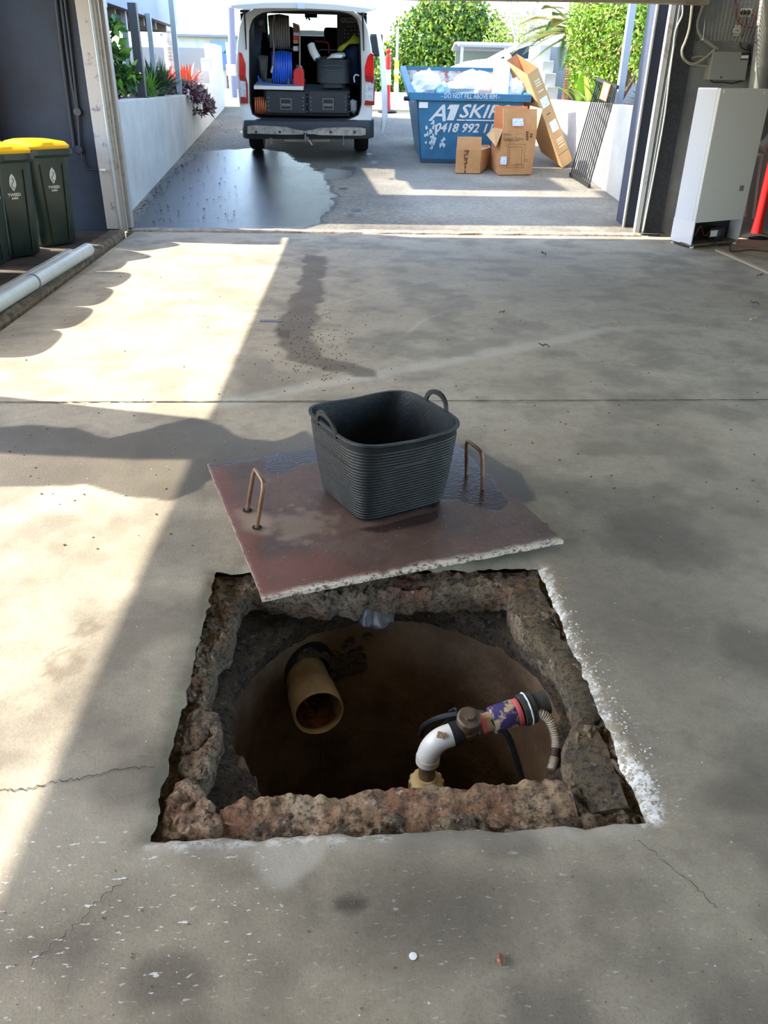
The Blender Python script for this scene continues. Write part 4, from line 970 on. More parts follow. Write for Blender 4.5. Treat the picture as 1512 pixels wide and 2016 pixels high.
bl = [(P38(u, v, 50), rad, .9) for (u, v, rad) in ((770, 150, 1.6), (800, 175, 1.3), (775, 180, 1.6), (790, 130, 1.0), (985, 165, 1.6), (975, 130, 1.0))]
cloud('street_bush', 'dark green shrubs in the shade below the round tree', (P38(785, 190, 50).x, 50, RZ), bl, 5500, .3, .2, [G3, G3, G2], None, seed=4, cat='shrub')
bl = [(P38(u, v, 56), rad, .9) for (u, v, rad) in ((455, 150, 1.2), (440, 135, .9))]
cloud('street_bush', 'small dark green tree far behind the power pole', (P38(452, 170, 56).x, 56, RZ), bl, 1200, .3, .2, [G3, G2], bark, .1, seed=5, cat='tree')
# bare twiggy tree, right
r = random.Random(8); t = thing('bare_tree', 'thin bare grey tree behind the bus shelter', 'tree', (P38(1010, 180, 40).x, 40, RZ)); mb = MB()
def grow(p, d, L_, rad, dep):
    if dep == 0: return
    q_ = p + d * L_; mb.tube([p, p.lerp(q_, .5) + rdir(r) * L_ * .06, q_], [rad, rad * .8, rad * .65], 4)
    for _ in range(3): grow(q_, (d + rdir(r) * .6 + Vector((0, 0, .12))).normalized(), L_ * .72, rad * .62, dep - 1)
grow(Vector((P38(1010, 180, 40).x, 40, RZ)), Vector((.05, 0, 1)), 1.5, .09, 6)
x_ = mb.build('branches', mat('grey_twigs', rgb(150, 146, 150), .9), t); x_['kind'] = 'stuff'
bl = [(P38(u, v, 43), rad, .9) for (u, v, rad) in ((1010, 60, 1.2), (985, 90, .9), (1040, 70, 1.0))]
cloud('airy_tree', 'sparse olive foliage tree behind the cycad fronds', (P38(1020, 180, 43).x, 43, RZ), bl, 1400, .2, .07, [green('leaf_olive', 150, 150, 84), G1], bark, .08, seed=6)

# right garden: hedge shrub
def RP(u, v, y): return ony(u, v, y)
bl = []
for (u, v, y, rad) in ((1150, 150, 13.8, .24), (1138, 118, 13.9, .2), (1150, 125, 13.8, .2), (1158, 45, 13.4, .30), (1175, 75, 13.2, .40), (1210, 40, 12.8, .42), (1162, 105, 13.4, .26), (1190, 125, 13.0, .33), (1160, 60, 13.8, .35), (1235, 90, 12.5, .35), (1270, 50, 12.2, .40), (1280, 110, 12.0, .30), (1180, 20, 13, .4), (1240, 10, 12.4, .4), (1165, 15, 13.6, .3), (1210, 150, 12.7, .25)):
    bl.append((RP(u, v, y), rad, .95))
cloud('garden_shrub', 'big bright green shrub with brown stems above the right wall', (RP(1215, 190, 12.6).x, 12.6, 1.16), bl, 20000, .062, .036, [G1, G1, G2, green('leaf_lime', 176, 206, 76), mat('dry_leaf', rgb(170, 140, 100), .7)], bark, .035, 9, 'shrub', 13)
# cycad
cy = thing('cycad', 'sago palm with stiff dark feathery fronds beside the bright shrub', 'palm', (RP(1130, 170, 14.6).x, 14.6, 1.16))
cb_ = RP(1138, 66, 14.6)
MB().tube([(cb_.x, 14.6, 1.0), (cb_.x, 14.6, cb_.z)], [.16, .13], 12).build('trunk', mat('cycad_trunk', rgb(92, 64, 44), .95, bump=1, bscale=30), cy)
fr_m = [green('cycad_green', 96, 118, 52, .4), green('cycad_olive', 132, 124, 54, .4)]
r = random.Random(12)
for k in range(26):
    a = 2*math.pi*k/26 + r.uniform(-.1, .1); el = r.uniform(-.35, .8); L_ = r.uniform(1.0, 1.3)
    d = Vector((math.cos(a) * math.cos(el), math.sin(a) * math.cos(el), math.sin(el))); mb = MB(); pts = []
    for i in range(15):
        t_ = i / 14; pts.append(cb_ + d * L_ * t_ + Vector((0, 0, -.42 * t_ * t_ * L_)))
    mb.tube(pts, [.008 * (1 - .05 * i) for i in range(15)], 4)
    for i in range(1, 41):
        t_ = i / 41; p = cb_ + d * L_ * t_ + Vector((0, 0, -.42 * t_ * t_ * L_)); tan = (d + Vector((0, 0, -.84 * t_))).normalized(); s = tan.cross(Vector((0, 0, 1))).normalized()
        for sg in (-1, 1): leaf_mesh(mb, p, s * sg + tan * .45 + Vector((0, 0, .25)), tan, .19 * math.sin(math.pi * min(1, t_ * .9 + .12)) + .03, .02, .05)
    mb.build('frond', fr_m[k % 2], cy)
# broadleaf bright plants
def blades(name, lab, c, n, L_, W, m, seed, spread=1., droop=.6, upb=.6, cat='plant', nseg=6, parent=None, fold=.25):
    r = random.Random(seed); o = parent or thing(name, lab, cat, c); mb = MB()
    for k in range(n):
        a = r.uniform(0, 2*math.pi); l = L_ * r.uniform(.6, 1.1); d = Vector((math.cos(a), math.sin(a), 0)); tilt = r.uniform(.15, 1.) * spread; vs = []
        base = Vector(c) + Vector((r.uniform(-1, 1), r.uniform(-1, 1), 0)) * L_ * .10 * spread
        s = Vector((-d.y, d.x, 0))
        for i in range(nseg + 1):
            t_ = i / nseg; out = l * t_ * math.sin(tilt * 1.1); z = l * t_ * (upb + .4 * math.cos(tilt)) - droop * l * t_ * t_ * tilt
            w = W * (math.sin(math.pi * min(1, .12 + .88 * t_)) ** .8) / 2 * (1 if t_ < .99 else .1)
            p = base + d * out + Vector((0, 0, z)); vs += [p - s * w + Vector((0, 0, w * fold)), p, p + s * w + Vector((0, 0, w * fold))]
        mb.add(vs, [(3*i+j, 3*i+j+1, 3*i+j+4, 3*i+j+3) for i in range(nseg) for j in (0, 1)])
    f = mb.build('leaves', m, o, smooth=True); f['kind'] = 'stuff'; return o
for k, (u, v, lab) in enumerate(((1128, 188, 'bright green broad-leaved lily nearest the stepped wall on the right'), (1150, 190, 'lime broad-leaved lily in the middle of the right bed'), (1170, 192, 'green broad-leaved lily closest to the black fence panel'))):
    p = onz(u, v, 1.17); y = 13.4 - k * .35; p = ony(u, v, y); blades('lily_plant', lab, (p.x + .12, y, 1.16), 16, .55, .13, [G1, green('leaf_lime', 0, 0, 0), G2][k], 20 + k, .9)
p = ony(1255, 195, 11.3)
blades('strappy_grass', 'dark green strappy grass clump between post and door frame on the right', (p.x + .1, 11.2, 1.15), 130, .42, .022, green('strap_dark', 40, 70, 38), 31, .9, .7)
blades('strappy_grass', 'dark strappy clump right behind the grey post on the right wall', (p.x + .5, 11.7, 1.15), 110, .45, .022, G2, 32, .9, .7)
rk_ = thing('garden_rock', 'brown angular rock in the right garden bed behind the stepped wall', 'rock', (4.4, 15.2, 1.16))
MB().hexa([(4.0, 14.9, 1.1), (5.0, 15.2, 1.1), (5.2, 15.8, 1.1), (4.1, 15.5, 1.1), (4.15, 15.1, 1.3), (4.7, 15.2, 1.55), (4.9, 15.6, 1.6), (4.2, 15.4, 1.42)]).build('rock_body', mat('brown_rock', rgb(120, 100, 84), .9, col2=rgb(80, 64, 54), scale=5, bump=1), rk_, bevel=.02)
# left garden
blades('grass_clump', 'tall green strappy clump behind the second pale post', (ony(312, 180, 13.3).x, 13.3, 1.12), 240, .62, .028, green('strap_green', 62, 98, 46), 41, .8, .6)
blades('grass_clump', 'green strappy clump between the outermost post and the mulch', (ony(306, 180, 12.7).x, 12.7, 1.12), 160, .6, .022, green('strap_dark', 0, 0, 0), 42, .9, .7)
blades('grass_clump', 'green strappy clump just right of the dark post', (ony(288, 185, 12.0).x, 12.0, 1.12), 130, .5, .022, G2, 43, .9, .7)
pur = [mat('rhoeo_purple', rgb(112, 42, 72), .5), mat('rhoeo_grey', rgb(140, 140, 116), .5), mat('rhoeo_dark', rgb(64, 26, 44), .5)]
def rosettes(lab, blobs, n, L_, seed, name='purple_rosette_plant'):
    r = random.Random(seed); o = thing(name, lab, 'plant', blobs[0][0]); mbs = [MB(), MB(), MB()]
    for k in range(n):
        c, rx, ry, rz = blobs[k % len(blobs)]; d = rdir(r); d.z = abs(d.z) * .8 - .35; p = Vector(c) + Vector((d.x * rx, d.y * ry, d.z * rz)); nd = Vector((d.x * 1.2, d.y, d.z + .25)).normalized()
        for i in range(9):
            a = 2*math.pi*i/9 + r.random(); t1 = nd.cross(Vector((.2, .1, 1))).normalized(); t2 = nd.cross(t1)
            leaf_mesh(mbs[r.choice((0, 0, 1, 1, 2))], p, nd * .9 + (t1 * math.cos(a) + t2 * math.sin(a)) * .8, nd, L_ * r.uniform(.7, 1.1), L_ * .22, .1)
    for i, mb in enumerate(mbs): f = mb.build('leaves', pur[i], o); f['kind'] = 'stuff'
    return o
rosettes('purple and silver plant spilling over the outer end of the left wall', [((-2.40, 14.7, 1.2), .26, .5, .22), ((-2.32, 15.1, 1.02), .22, .45, .26), ((-2.5, 14.3, 1.25), .25, .3, .15)], 110, .15, 51)
rosettes('dark purple plant in the mulch next to the garage on the left', [((-2.75, 10.3, 1.2), .22, .35, .10)], 26, .13, 52)
rosettes('small purple rosette plant at the foot of the second pale post', [((-2.62, 12.4, 1.2), .12, .2, .08)], 10, .12, 53)
blades('red_bromeliad', 'coral red bromeliad in front of the far left garden wall', (-3.0, 16.6, 1.2), 60, .42, .05, mat('coral_leaf', rgb(226, 92, 88), .5), 54, .9, .4)
blades('red_bromeliad', 'coral and orange bromeliad beside the stepped left wall', (-2.6, 16.0, 1.25), 70, .46, .05, mat('coral_orange', rgb(222, 104, 72), .5), 55, .9, .4)
blades('red_bromeliad', 'pink-red bromeliad at the foot of the ringed palm trunk', (-3.5, 16.2, 1.2), 50, .38, .05, mat('coral_leaf', rgb(0, 0, 0)), 56, .9, .4)
pt_ = thing('palm_tree', 'pale ringed palm trunk in the left garden under the balcony edge', 'palm', (-3.05, 16.9, 1.1)); mb = MB(); rgp = []
for k in range(60):
    z = 1.1 + 2.6 * k / 59; rgp.append((.12 + (.006 if k % 3 == 0 else 0), z))
mb.lathe(rgp, 18, Matrix.Translation((-3.0, 16.9, 0))).build('trunk', mat('palm_bark', rgb(206, 200, 186), .8, col2=rgb(150, 146, 130), scale=6, stretch=(1, 1, 5)), pt_, smooth=True)
bl = [(ony(228, 120, 11.0), .12, 1.6), (ony(223, 50, 11.0), .06, 1.2), (ony(236, 160, 11.0), .15, .8), (ony(255, 150, 11.2), .08, 1.)]
cloud('climbing_plant', 'large-leaved green creeper beside the door track on the left', (-2.9, 11.2, 1.12), bl, 330, .12, .09, [G2, G3, green('leaf_shade', 70, 112, 58)], bark, .012, 61, 'plant')
r = random.Random(77); mb = MB()
for k in range(1500):
    s = r.choice((0, 1)); p = Vector((r.uniform(-3.6, -2.62), r.uniform(9.3, 15), 1.125)) if s else Vector((r.uniform(3.8, 5), r.uniform(9.4, 15.5), 1.165))
    leaf_mesh(mb, p + Vector((0, 0, r.random() * .02)), rdir(r) * Vector((1, 1, .3)), Vector((0, 0, 1)), r.uniform(.03, .08), .02)
tag(mb.build('bark_chips', mat('red_bark_chip', rgb(150, 84, 60), .9)), 'reddish bark chips scattered over the garden beds', 'mulch', kind='stuff')

# ================================================================ VAN (its own tilted frame, standing on the slope)
VO = Vector((-.42, 12.86, dz(12.86)))
VT = Matrix.Translation(VO) @ Matrix.Rotation(math.atan(SL), 4, 'X')
VI = VT.inverted()
def vl(u, v, d=0.):
    o = VI @ Vector((0, 0, EYE)); dr_ = VI.to_3x3() @ Vector(tuple(ray(u, v))); t = (d - o.y) / dr_.y; return o + dr_ * t
def VW(u, v, d=0.): return VT @ vl(u, v, d)
def vbox(mb, u0, v0, u1, v1, d0, d1):
    a = vl(u0, v1, d0); b_ = vl(u1, v0, d0); return mb.box((a.x, d0, a.z), (b_.x, d1, b_.z), VT)
van_w = mat('van_white', rgb(228, 228, 226), .3, coat=.4)
van_in = mat('van_inner_white', rgb(206, 202, 192), .45)
van_dk = mat('van_liner', rgb(14, 15, 17), .8)
bump_m = mat('bumper_plastic', rgb(44, 46, 50), .6)
van = thing('van', 'white work van with raised tailgate and open cargo bay parked on the driveway', 'van', VO)
rt_l = vl(603, 12, 0); HT = 1.93
hw = [(.36, .93), (.7, .955), (1.0, .97), (1.25, .965), (1.5, .93), (1.7, .885), (1.84, .82), (HT - .02, .68), (HT + .02, .45), (HT + .04, 0)]
def vring(y, sx=1., zt=None, z0=None):
    pts = []
    for z, w in hw:
        zz = z if zt is None or z < 1.0 else 1.0 + (z - 1.0) * (zt - 1.0) / (HT + .04 - 1.0)
        pts.append((w * sx, zz))
    full = pts + [(-x, z) for x, z in pts[::-1][1:]]
    return [VT @ Vector((x + .0, y, z)) for x, z in full]
ys2 = [(0, .985, None), (.06, 1., None), (1.5, 1.0, None), (3.3, 1.0, None), (3.9, .98, 1.90), (4.4, .96, 1.5), (4.75, .92, 1.25), (5.1, .84, 1.05)]
mb = MB(); rg = [vring(y, sx, zt) for y, sx, zt in ys2]
# leave the windscreen (between y 3.7 and 4.4, upper part) open
n = len(rg[0]); vs = [p for r_ in rg for p in r_]; fs = []
for i in range(len(rg) - 1):
    for j in range(n - 1):
        if i == 4 and 4 <= j < n - 5: continue
        fs.append((i*n+j, i*n+j+1, (i+1)*n+j+1, (i+1)*n+j))
fs.append(tuple((len(rg)-1)*n+j for j in range(n)))
mb.add(vs, fs).build('body', van_w, van, smooth=True)
fs = [(4*n+j, 4*n+j+1, 5*n+j+1, 5*n+j) for j in range(4, n-5)]
glass = mat('windscreen_glass', rgb(170, 215, 225), .02, trans=1.); glass.node_tree.nodes['Principled BSDF'].inputs['IOR'].default_value = 1.02
MB().add(vs, fs).build('windscreen', glass, van)
# rear frame between outer skin and opening
op_px = [(497, 226), (492, 205), (491, 150), (491, 60), (497, 40), (512, 27), (540, 23), (600, 22), (665, 23), (690, 28), (703, 40), (708, 62), (711, 150), (711, 205), (706, 226), (690, 235), (600, 237), (515, 235)]
op = [vl(u, v, 0) for u, v in op_px]
oc = Vector((0, 0, 1.1)); NN = 80
outl = [(w * .985, z) for z, w in hw]; outl = outl + [(-x, z) for x, z in outl[::-1][1:]] + [(-.9, .36), (.9, .36)]
def rad2(pts, th): return polyr((0, 1.1), pts, th)
A_, B_, C_, D_ = [], [], [], []
for i in range(NN):
    th = 2*math.pi*i/NN; ro_ = rad2(outl, th); ri_ = rad2([(p.x, p.z) for p in op], th)
    A_.append(VT @ Vector((ro_*math.cos(th), 0, 1.1 + ro_*math.sin(th)))); rm = max(ri_ + .008, min(ro_ - .03, ri_ + .07))
    B_.append(VT @ Vector((rm*math.cos(th), .0, 1.1 + rm*math.sin(th)))); C_.append(VT @ Vector((ri_*math.cos(th), .05, 1.1 + ri_*math.sin(th)))); D_.append(VT @ Vector((ri_*math.cos(th), .13, 1.1 + ri_*math.sin(th))))
MB().loops([A_, B_, C_]).build('rear_frame', van_in, van, smooth=True)
MB().loops([C_, D_]).build('door_seal', black_rubber, van)
MB().tube(C_, .012, 6, closed=True).build('seal_bead', black_rubber, van, smooth=True)
# liner: floor, sides, roof, dash bulkhead
fl_z = vl(600, 236, .02).z
MB().box((-.84, .02, fl_z - .03), (.84, 3.9, fl_z), VT).build('cargo_floor', van_dk, van)
MB().box((-.87, .12, fl_z), (-.85, 3.4, 1.85), VT).build('side_liner', van_dk, van)
MB().box((.85, .12, fl_z), (.87, 3.4, 1.85), VT).build('side_liner', mat('liner_panel', rgb(62, 64, 62), .7), van)
MB().box((-.87, .12, 1.86), (.87, 3.6, 1.89), VT).build('headliner', van_dk, van)
dz_ = vl(600, 71, 3.5).z
MB().box((-.87, 3.5, .5), (.87, 3.9, dz_), VT).build('dashboard', van_dk, van)
for x in (-.86, .74): MB().box((x, 3.3, 1.1), (x + .12, 3.5, 1.9), VT).build('window_pillar', van_dk, van)
for sx in (-.4, .38):
    c = Vector((sx, 2.6, 0))
    s_ = MB().box((sx - .25, 2.5, .5), (sx + .25, 2.68, 1.3), VT).build('seat_back', van_dk, van, bevel=.05)
    hz_ = vl(636, 54, 2.5).z
    MB().box((sx - .14, 2.54, hz_ - .22), (sx + .14, 2.64, hz_), VT).build('headrest', van_dk, s_, bevel=.04)
mrr = MB().box((-.1, 3.55, 1.72), (.12, 3.58, 1.79), VT).build('rear_mirror', van_dk, van, bevel=.01)
for x in (.0, .32): MB().box((x, 3.45, 1.80), (x + .28, 3.47, 1.87), VT).build('sun_visor', mat('visor_grey', rgb(96, 92, 90), .8), van)
# perforated panel with lettering on the right liner
pm = MB(); vbox(pm, 664, 30, 709, 112, .9, .92); pan = pm.build('perforated_panel', mat('panel_dark', rgb(48, 48, 46), .7), van)
dots = MB()
for i in range(5):
    for j in range(4):
        if (i * 3 + j * 5) % 4 == 0: continue
        p = vl(679 + i * 6.6, 52 + j * 7.4, .89); dots.box((p.x - .008, .888, p.z - .006), (p.x + .008, .892, p.z + .006), VT)
put(dots.build('panel_holes', mat('hole_light', rgb(170, 165, 155), .7), None), pan)
fr_ = MB(); 
for (a, b_) in (((674, 36), (698, 36)), ((674, 44), (698, 44)), ((674, 36), (674, 44)), ((698, 36), (698, 44))): fr_.beam(VT @ vl(a[0], a[1], .885), VT @ vl(b_[0], b_[1], .885), .006, .006)
put(fr_.build('lettering_frame', mat('hole_light', rgb(0, 0, 0)), None), pan)
ct = VT @ vl(686, 40, .885); Vx = VT.to_3x3() @ Vector((1, 0, 0)); Vz = VT.to_3x3() @ Vector((0, 0, 1))
text('CADDY', .07, mat('hole_light', rgb(0, 0, 0)), pan, face_M(ct, Vx, Vz))
# bumper, step bar, towbar
bw0, bw1 = vl(476, 236, -.03), vl(738, 270, -.03)
def bar_sec(u, v0, v1, d): a = vl(u, v0, d); b_ = vl(u, v1, d); return a, b_
rgb_ = []
for u, d in ((476, .35), (477, .06), (484, -.06), (510, -.10), (600, -.12), (690, -.10), (727, -.06), (736, .06), (738, .35)):
    a, b_ = bar_sec(u, 236, 272, 0); c = a.lerp(b_, .45)
    rgb_.append([VT @ Vector((a.x, max(d, 0) + .02, a.z)), VT @ Vector((a.x, d, a.z - .01)), VT @ Vector((c.x, d - .02, c.z)), VT @ Vector((b_.x, d + .02, b_.z)), VT @ Vector((b_.x, d + .12, b_.z))])
MB().loops(rgb_, (True, True)).build('bumper', bump_m, van, smooth=True)
stp = MB(); secs = []
for u, v0, v1 in ((487, 249, 263), (500, 247, 263), (560, 250, 265), (585, 256, 265), (600, 258, 264), (618, 255, 264), (630, 252, 266), (690, 251, 267), (712, 252, 267), (720, 254, 265)):
    a = vl(u, v0, -.17); b_ = vl(u, v1, -.17); secs.append([VT @ a, VT @ b_, VT @ (b_ + Vector((0, .05, 0))), VT @ (a + Vector((0, .06, 0)))])
stp.loops(secs, (True, True)).build('step_bar', mat('worn_aluminium', rgb(190, 190, 186), .35, .7, col2=rgb(130, 126, 120), scale=9), van)
for u in (504, 551, 651, 698):
    p = VT @ vl(u, 260, -.175); MB().lathe([(.018, 0), (.018, .01), (0, .012)], 12, rot_align((0, -1, 0), p)).build('sensor', black_plastic, van)
tow = MB().beam(VT @ Vector((0, .2, .34)), VT @ Vector((0, -.22, .34)), .06, .06); p = VT @ vl(601, 268, -.24)
tow.ball(p + Vector((0, 0, .045)), .026).tube([p - Vector((0, 0, .06)), p + Vector((0, 0, .03))], .014, 8).beam(VT @ vl(560, 275, -.05), VT @ vl(650, 275, -.05), .05, .05)
tow.beam(VT @ vl(533, 272, -.1), VT @ vl(533, 284, -.1), .05, .02).beam(VT @ vl(676, 268, -.1), VT @ vl(676, 286, -.1), .015, .02).tube([VT @ vl(606, 275, -.2), VT @ vl(614, 286, -.2)], .02, 8)
tow.build('towbar', mat('towbar_steel', rgb(120, 116, 110), .4, .7), van, smooth=True)
# lights
def vprism(pts, d0, d1):
    f = [VT @ vl(u, v, 0) for u, v in pts]; fa = [p + VT.to_3x3() @ Vector((0, d0, 0)) for p in f]; fb_ = [p + VT.to_3x3() @ Vector((0, d1, 0)) for p in f]; k = len(pts)
    return MB().add(fa + fb_, [tuple(range(k)), tuple(range(k, 2*k))[::-1]] + [(i, (i+1) % k, k + (i+1) % k, k + i) for i in range(k)])
red_l = mat('lens_red', rgb(214, 18, 18), .15, col2=rgb(160, 10, 12), scale=9, coat=.6); clear_l = mat('lens_clear', rgb(206, 206, 206), .15, col2=rgb(150, 140, 140), scale=20, coat=.5)
dred = mat('lens_dark_red', rgb(140, 14, 22), .2, coat=.6)
for side, polys in (('l', ([(470.5, 102), (477, 105), (484, 126), (484, 150), (471, 148)], [(471, 148), (484, 150), (483, 160), (473, 158)], [(473, 158), (484, 160), (485.5, 191), (474, 190)], [(474, 190), (485.5, 191), (484, 150), (488, 165), (489.5, 203), (474, 203)])),
                    ('r', ([(730, 104), (735.5, 106), (736, 152), (718, 148), (718, 132), (724, 110)], [(718, 148), (736, 152), (735, 164), (719, 160)], [(719, 160), (735, 162), (735, 199), (719, 197)], [(719, 197), (735, 199), (736.5, 150), (738, 170), (737, 207), (717, 206)]))):
    hs = thing('x', '', '') if False else None
    base_l = vprism(polys[0], -.035, .05).build('tail_light', red_l, van, bevel=.004)
    for pl_, mm, nm in ((polys[1], dred, 'indicator_lens'), (polys[2], clear_l, 'clear_lens'), (polys[3], dred, 'lower_lens')):
        o = vprism(pl_, -.033, .05).build(nm, mm, None); put(o, base_l)
# tailgate raised towards the camera
tgz = ony(600, 20, 12.86).z
yb_, zb_ = 11.86, ony(600, 9, 11.86).z
tg = []
for f, wdt in ((0., .87), (.25, .93), (.6, .97), (.88, .96), (1., .88)):
    y = 12.88 + (yb_ - 12.88) * f; z = tgz + .045 + (zb_ - .03 - tgz - .045) * f + .05 * math.sin(math.pi * f)
    sec = []
    for sx in (-1, -.9, -.5, 0, .5, .9, 1): sec.append(Vector((-.42 + sx * wdt, y, z + .05 * (1 - sx * sx) )))
    for sx in (1, .9, .5, 0, -.5, -.9, -1): sec.append(Vector((-.42 + sx * wdt, y, z - .045 + .035 * (1 - sx * sx) + (.02 if abs(sx) == 1 else 0))))
    tg.append(sec)
MB().loops(tg, (True, True)).build('tailgate', mat('tailgate_inner', rgb(176, 168, 154), .5), van, smooth=True)
lt = MB(); p = Vector((-.42, yb_ + .05, zb_ - .02)); lt.box((p.x - .05, p.y - .07, p.z - .03), (p.x + .05, p.y - .045, p.z + .03)).build('latch', galv, van, bevel=.004)
for (u0, v0, u1, v1) in ((481, 22, 485, 98), (714, 20, 716, 100)):
    MB().tube([VT @ vl(u0, v0, -.12), VT @ vl((u0+u1)/2, (v0+v1)/2, -.06), VT @ vl(u1, v1, -.01)], [.012, .012, .007], 8).build('gas_strut', black_plastic, van, smooth=True)
# side door ajar, right; mirror
sd = MB(); rr_ = []
for v, x, w in ((14, .90, .05), (60, 1.0, .06), (110, 1.06, .075), (180, 1.10, .085), (235, 1.12, .08), (266, 1.10, .03)):
    z = vl(740, v, .3).z; rr_.append([VT @ Vector((x, .30, z)), VT @ Vector((x + w, .36, z)), VT @ Vector((x + w + .02, .9, z)), VT @ Vector((x + .02, .9, z))])
sd.loops(rr_, (True, True)).build('side_door', van_w, van, smooth=False, bevel=.01)
mi = MB().box((1.06, 4.05, 1.12), (1.30, 4.2, 1.48), VT).build('wing_mirror', black_plastic, van, bevel=.03); MB().beam(VT @ Vector((.9, 4.2, 1.15)), VT @ Vector((1.1, 4.2, 1.2)), .05, .05).build('mirror_arm', black_plastic, mi)
for sx in (-1, 1):
    for yy in (1.05, 4.1):
        x = sx * .82; c = VT @ Vector((x, yy, .33)); Mw = rot_align(VT.to_3x3() @ Vector((1, 0, 0)), c)
        w = MB().lathe([(.2, -.11), (.30, -.11), (.33, -.08), (.335, 0), (.33, .08), (.30, .11), (.2, .11)], 28, Mw).build('wheel', black_rubber, van, smooth=True)
        put(MB().lathe([(0, -.09), (.19, -.09), (.19, .09), (0, .09)], 16, Mw).build('rim', galv, None), w)
MB().box((-.80, .15, .34), (.80, 4.6, .42), VT).build('underbody', van_dk, van)

# ---- cargo (each its own thing)
charcoal = mat('drawer_charcoal', rgb(40, 42, 44), .55, col2=rgb(32, 34, 36), scale=30)
du = thing('drawer_unit', 'charcoal steel drawer unit with two latched drawers on the van floor', 'drawers', VW(605, 226, .12))
m0 = MB(); vbox(m0, 522, 178, 688, 226, .14, .9); m0.build('carcass', van_dk, du)
for (u0, u1) in ((525, 601), (608, 684)):
    dr1 = MB(); vbox(dr1, u0, 188, u1, 222, .11, .15); D = dr1.build('drawer', charcoal, du, bevel=.004)
    tp = MB(); vbox(tp, u0, 181, u1, 187, .115, .15); tp.build('top_flap', charcoal, du)
    um = (u0 + u1) / 2
    l1 = MB(); vbox(l1, um - 11, 194, um + 11, 216, .10, .112); put(l1.build('latch', mat('latch_frame', rgb(110, 110, 108), .5, .5), None), D)
    l1 = MB(); vbox(l1, um - 9, 196, um + 9, 214, .095, .105); put(l1.build('latch_recess', black_plastic, None), D)
    l1 = MB(); vbox(l1, um - 8.5, 204, um + 8.5, 209, .085, .1); put(l1.build('handle', mat('latch_frame', rgb(0, 0, 0)), None), D)
    rv_ = MB()
    for s in (u0 + 4, u1 - 4):
        for v in (192, 200, 208, 216): rv_.ball(VW(s, v, .105), .007, 6)
    put(rv_.build('rivets', galv, None), D)
    rv_ = MB()
    for v in (182, 190, 205, 220): rv_.ball(VW(u1 + 3.4, v, .12), .007, 6)
    rv_.build('edge_rivets', galv, du)
sh = MB(); vbox(sh, 500, 170.5, 597, 175.5, .1, 1.2)
tag(sh.build('shelf_board', mat('pale_board', rgb(214, 206, 190), .6)), 'thin pale board shelf on the left of the van cargo bay', 'shelf')
def coil(name, lab, u0, u1, v0, v1, d, m, n_, rad, cat='hose', seed=1, tail=None):
    a = vl(u0, v1, d); b_ = vl(u1, v0, d); H = (b_.z - a.z) / 2; zc = (a.z + b_.z) / 2; r = random.Random(seed)
    o = thing(name, lab, cat, VT @ Vector(((a.x+b_.x)/2, d, a.z)))
    for k in range(n_):
        x = a.x + rad + (b_.x - a.x - 2 * rad) * k / (n_ - 1); hh = H - rad - abs(k - (n_-1)/2) / n_ * H * .16; pts = []
        for i in range(28):
            t_ = 2*math.pi*i/28; pts.append(VT @ Vector((x + .25 * rad * math.sin(t_ * 2 + k) + (.02 if math.cos(t_) > 0 else -.02) * .6, d + hh * .9 - math.cos(t_) * hh * .9, zc + math.sin(t_) * hh)))
        MB().tube(pts, rad, 8, closed=True).build('coil', m, o, smooth=True)
    return o
hg = coil('hose_reel', 'grey pressure hose wound on the upper reel in the van', 530, 567, 28, 99, .25, mat('grey_hose', rgb(98, 92, 84), .6), 9, .016, seed=2)
hb_ = coil('hose_reel', 'blue hose wound on the lower reel in the van', 535, 572, 101, 169, .25, mat('blue_hose', rgb(30, 84, 190), .4), 9, .017, seed=3)
MB().tube(bez([VW(508, 150, .2), VW(512, 160, .16), VW(525, 167, .15), VW(560, 169.5, .15), VW(590, 169.5, .2)]), .012, 8).build('hose_tail', mat('blue_hose', rgb(0, 0, 0)), hb_, smooth=True)
MB().tube(bez([VW(540, 30, .2), VW(536, 60, .18), VW(539, 90, .17), VW(538, 120, .15), VW(536, 138, .15)]), .012, 8).build('hose_tail', mat('grey_hose', rgb(0, 0, 0)), hg, smooth=True)
MB().tube([VW(537, 130, .14), VW(534, 143, .14)], .016, 8).build('brass_coupling', galv, hg, smooth=True)
MB().tube([VW(568, 155, .2), VW(568, 166, .2)], .014, 8).build('brass_coupling', brass, hb_, smooth=True)
cr = coil('cable_coil', 'orange coiled extension cable beside the left drawer', 501, 522, 192, 227, .12, mat('orange_cable', rgb(186, 96, 50), .6), 6, .010, 'cable', 4)
jc = MB(); a = vl(578, 170, .2); b_ = vl(598, 131, .2)
Mj = face_M(VT @ Vector((0, .2, 0)), Vx, Vz); 
pj = [(a.x, a.z), (b_.x, a.z), (b_.x, b_.z - .08), (b_.x - .03, b_.z - .015), (b_.x - .07, b_.z), (a.x + .03, b_.z - .04), (a.x, b_.z - .06)]
jco = thing('jerry_can', 'red plastic jerry can standing on the pale shelf board', 'can', VW(588, 170, .2))
jc.prism(pj, -.28, Mj).build('can_body', mat('can_red', rgb(190, 30, 34), .4), jco, bevel=.015); MB().tube([VW(585, 132, .22), VW(584, 128, .22)], .022, 10).build('cap', black_plastic, jco)
st = MB(); secs = []
tubv = mat('dusty_tub', rgb(32, 38, 38), .6, col2=rgb(70, 74, 64), scale=5, contrast=(.5, .75))
rgt = []
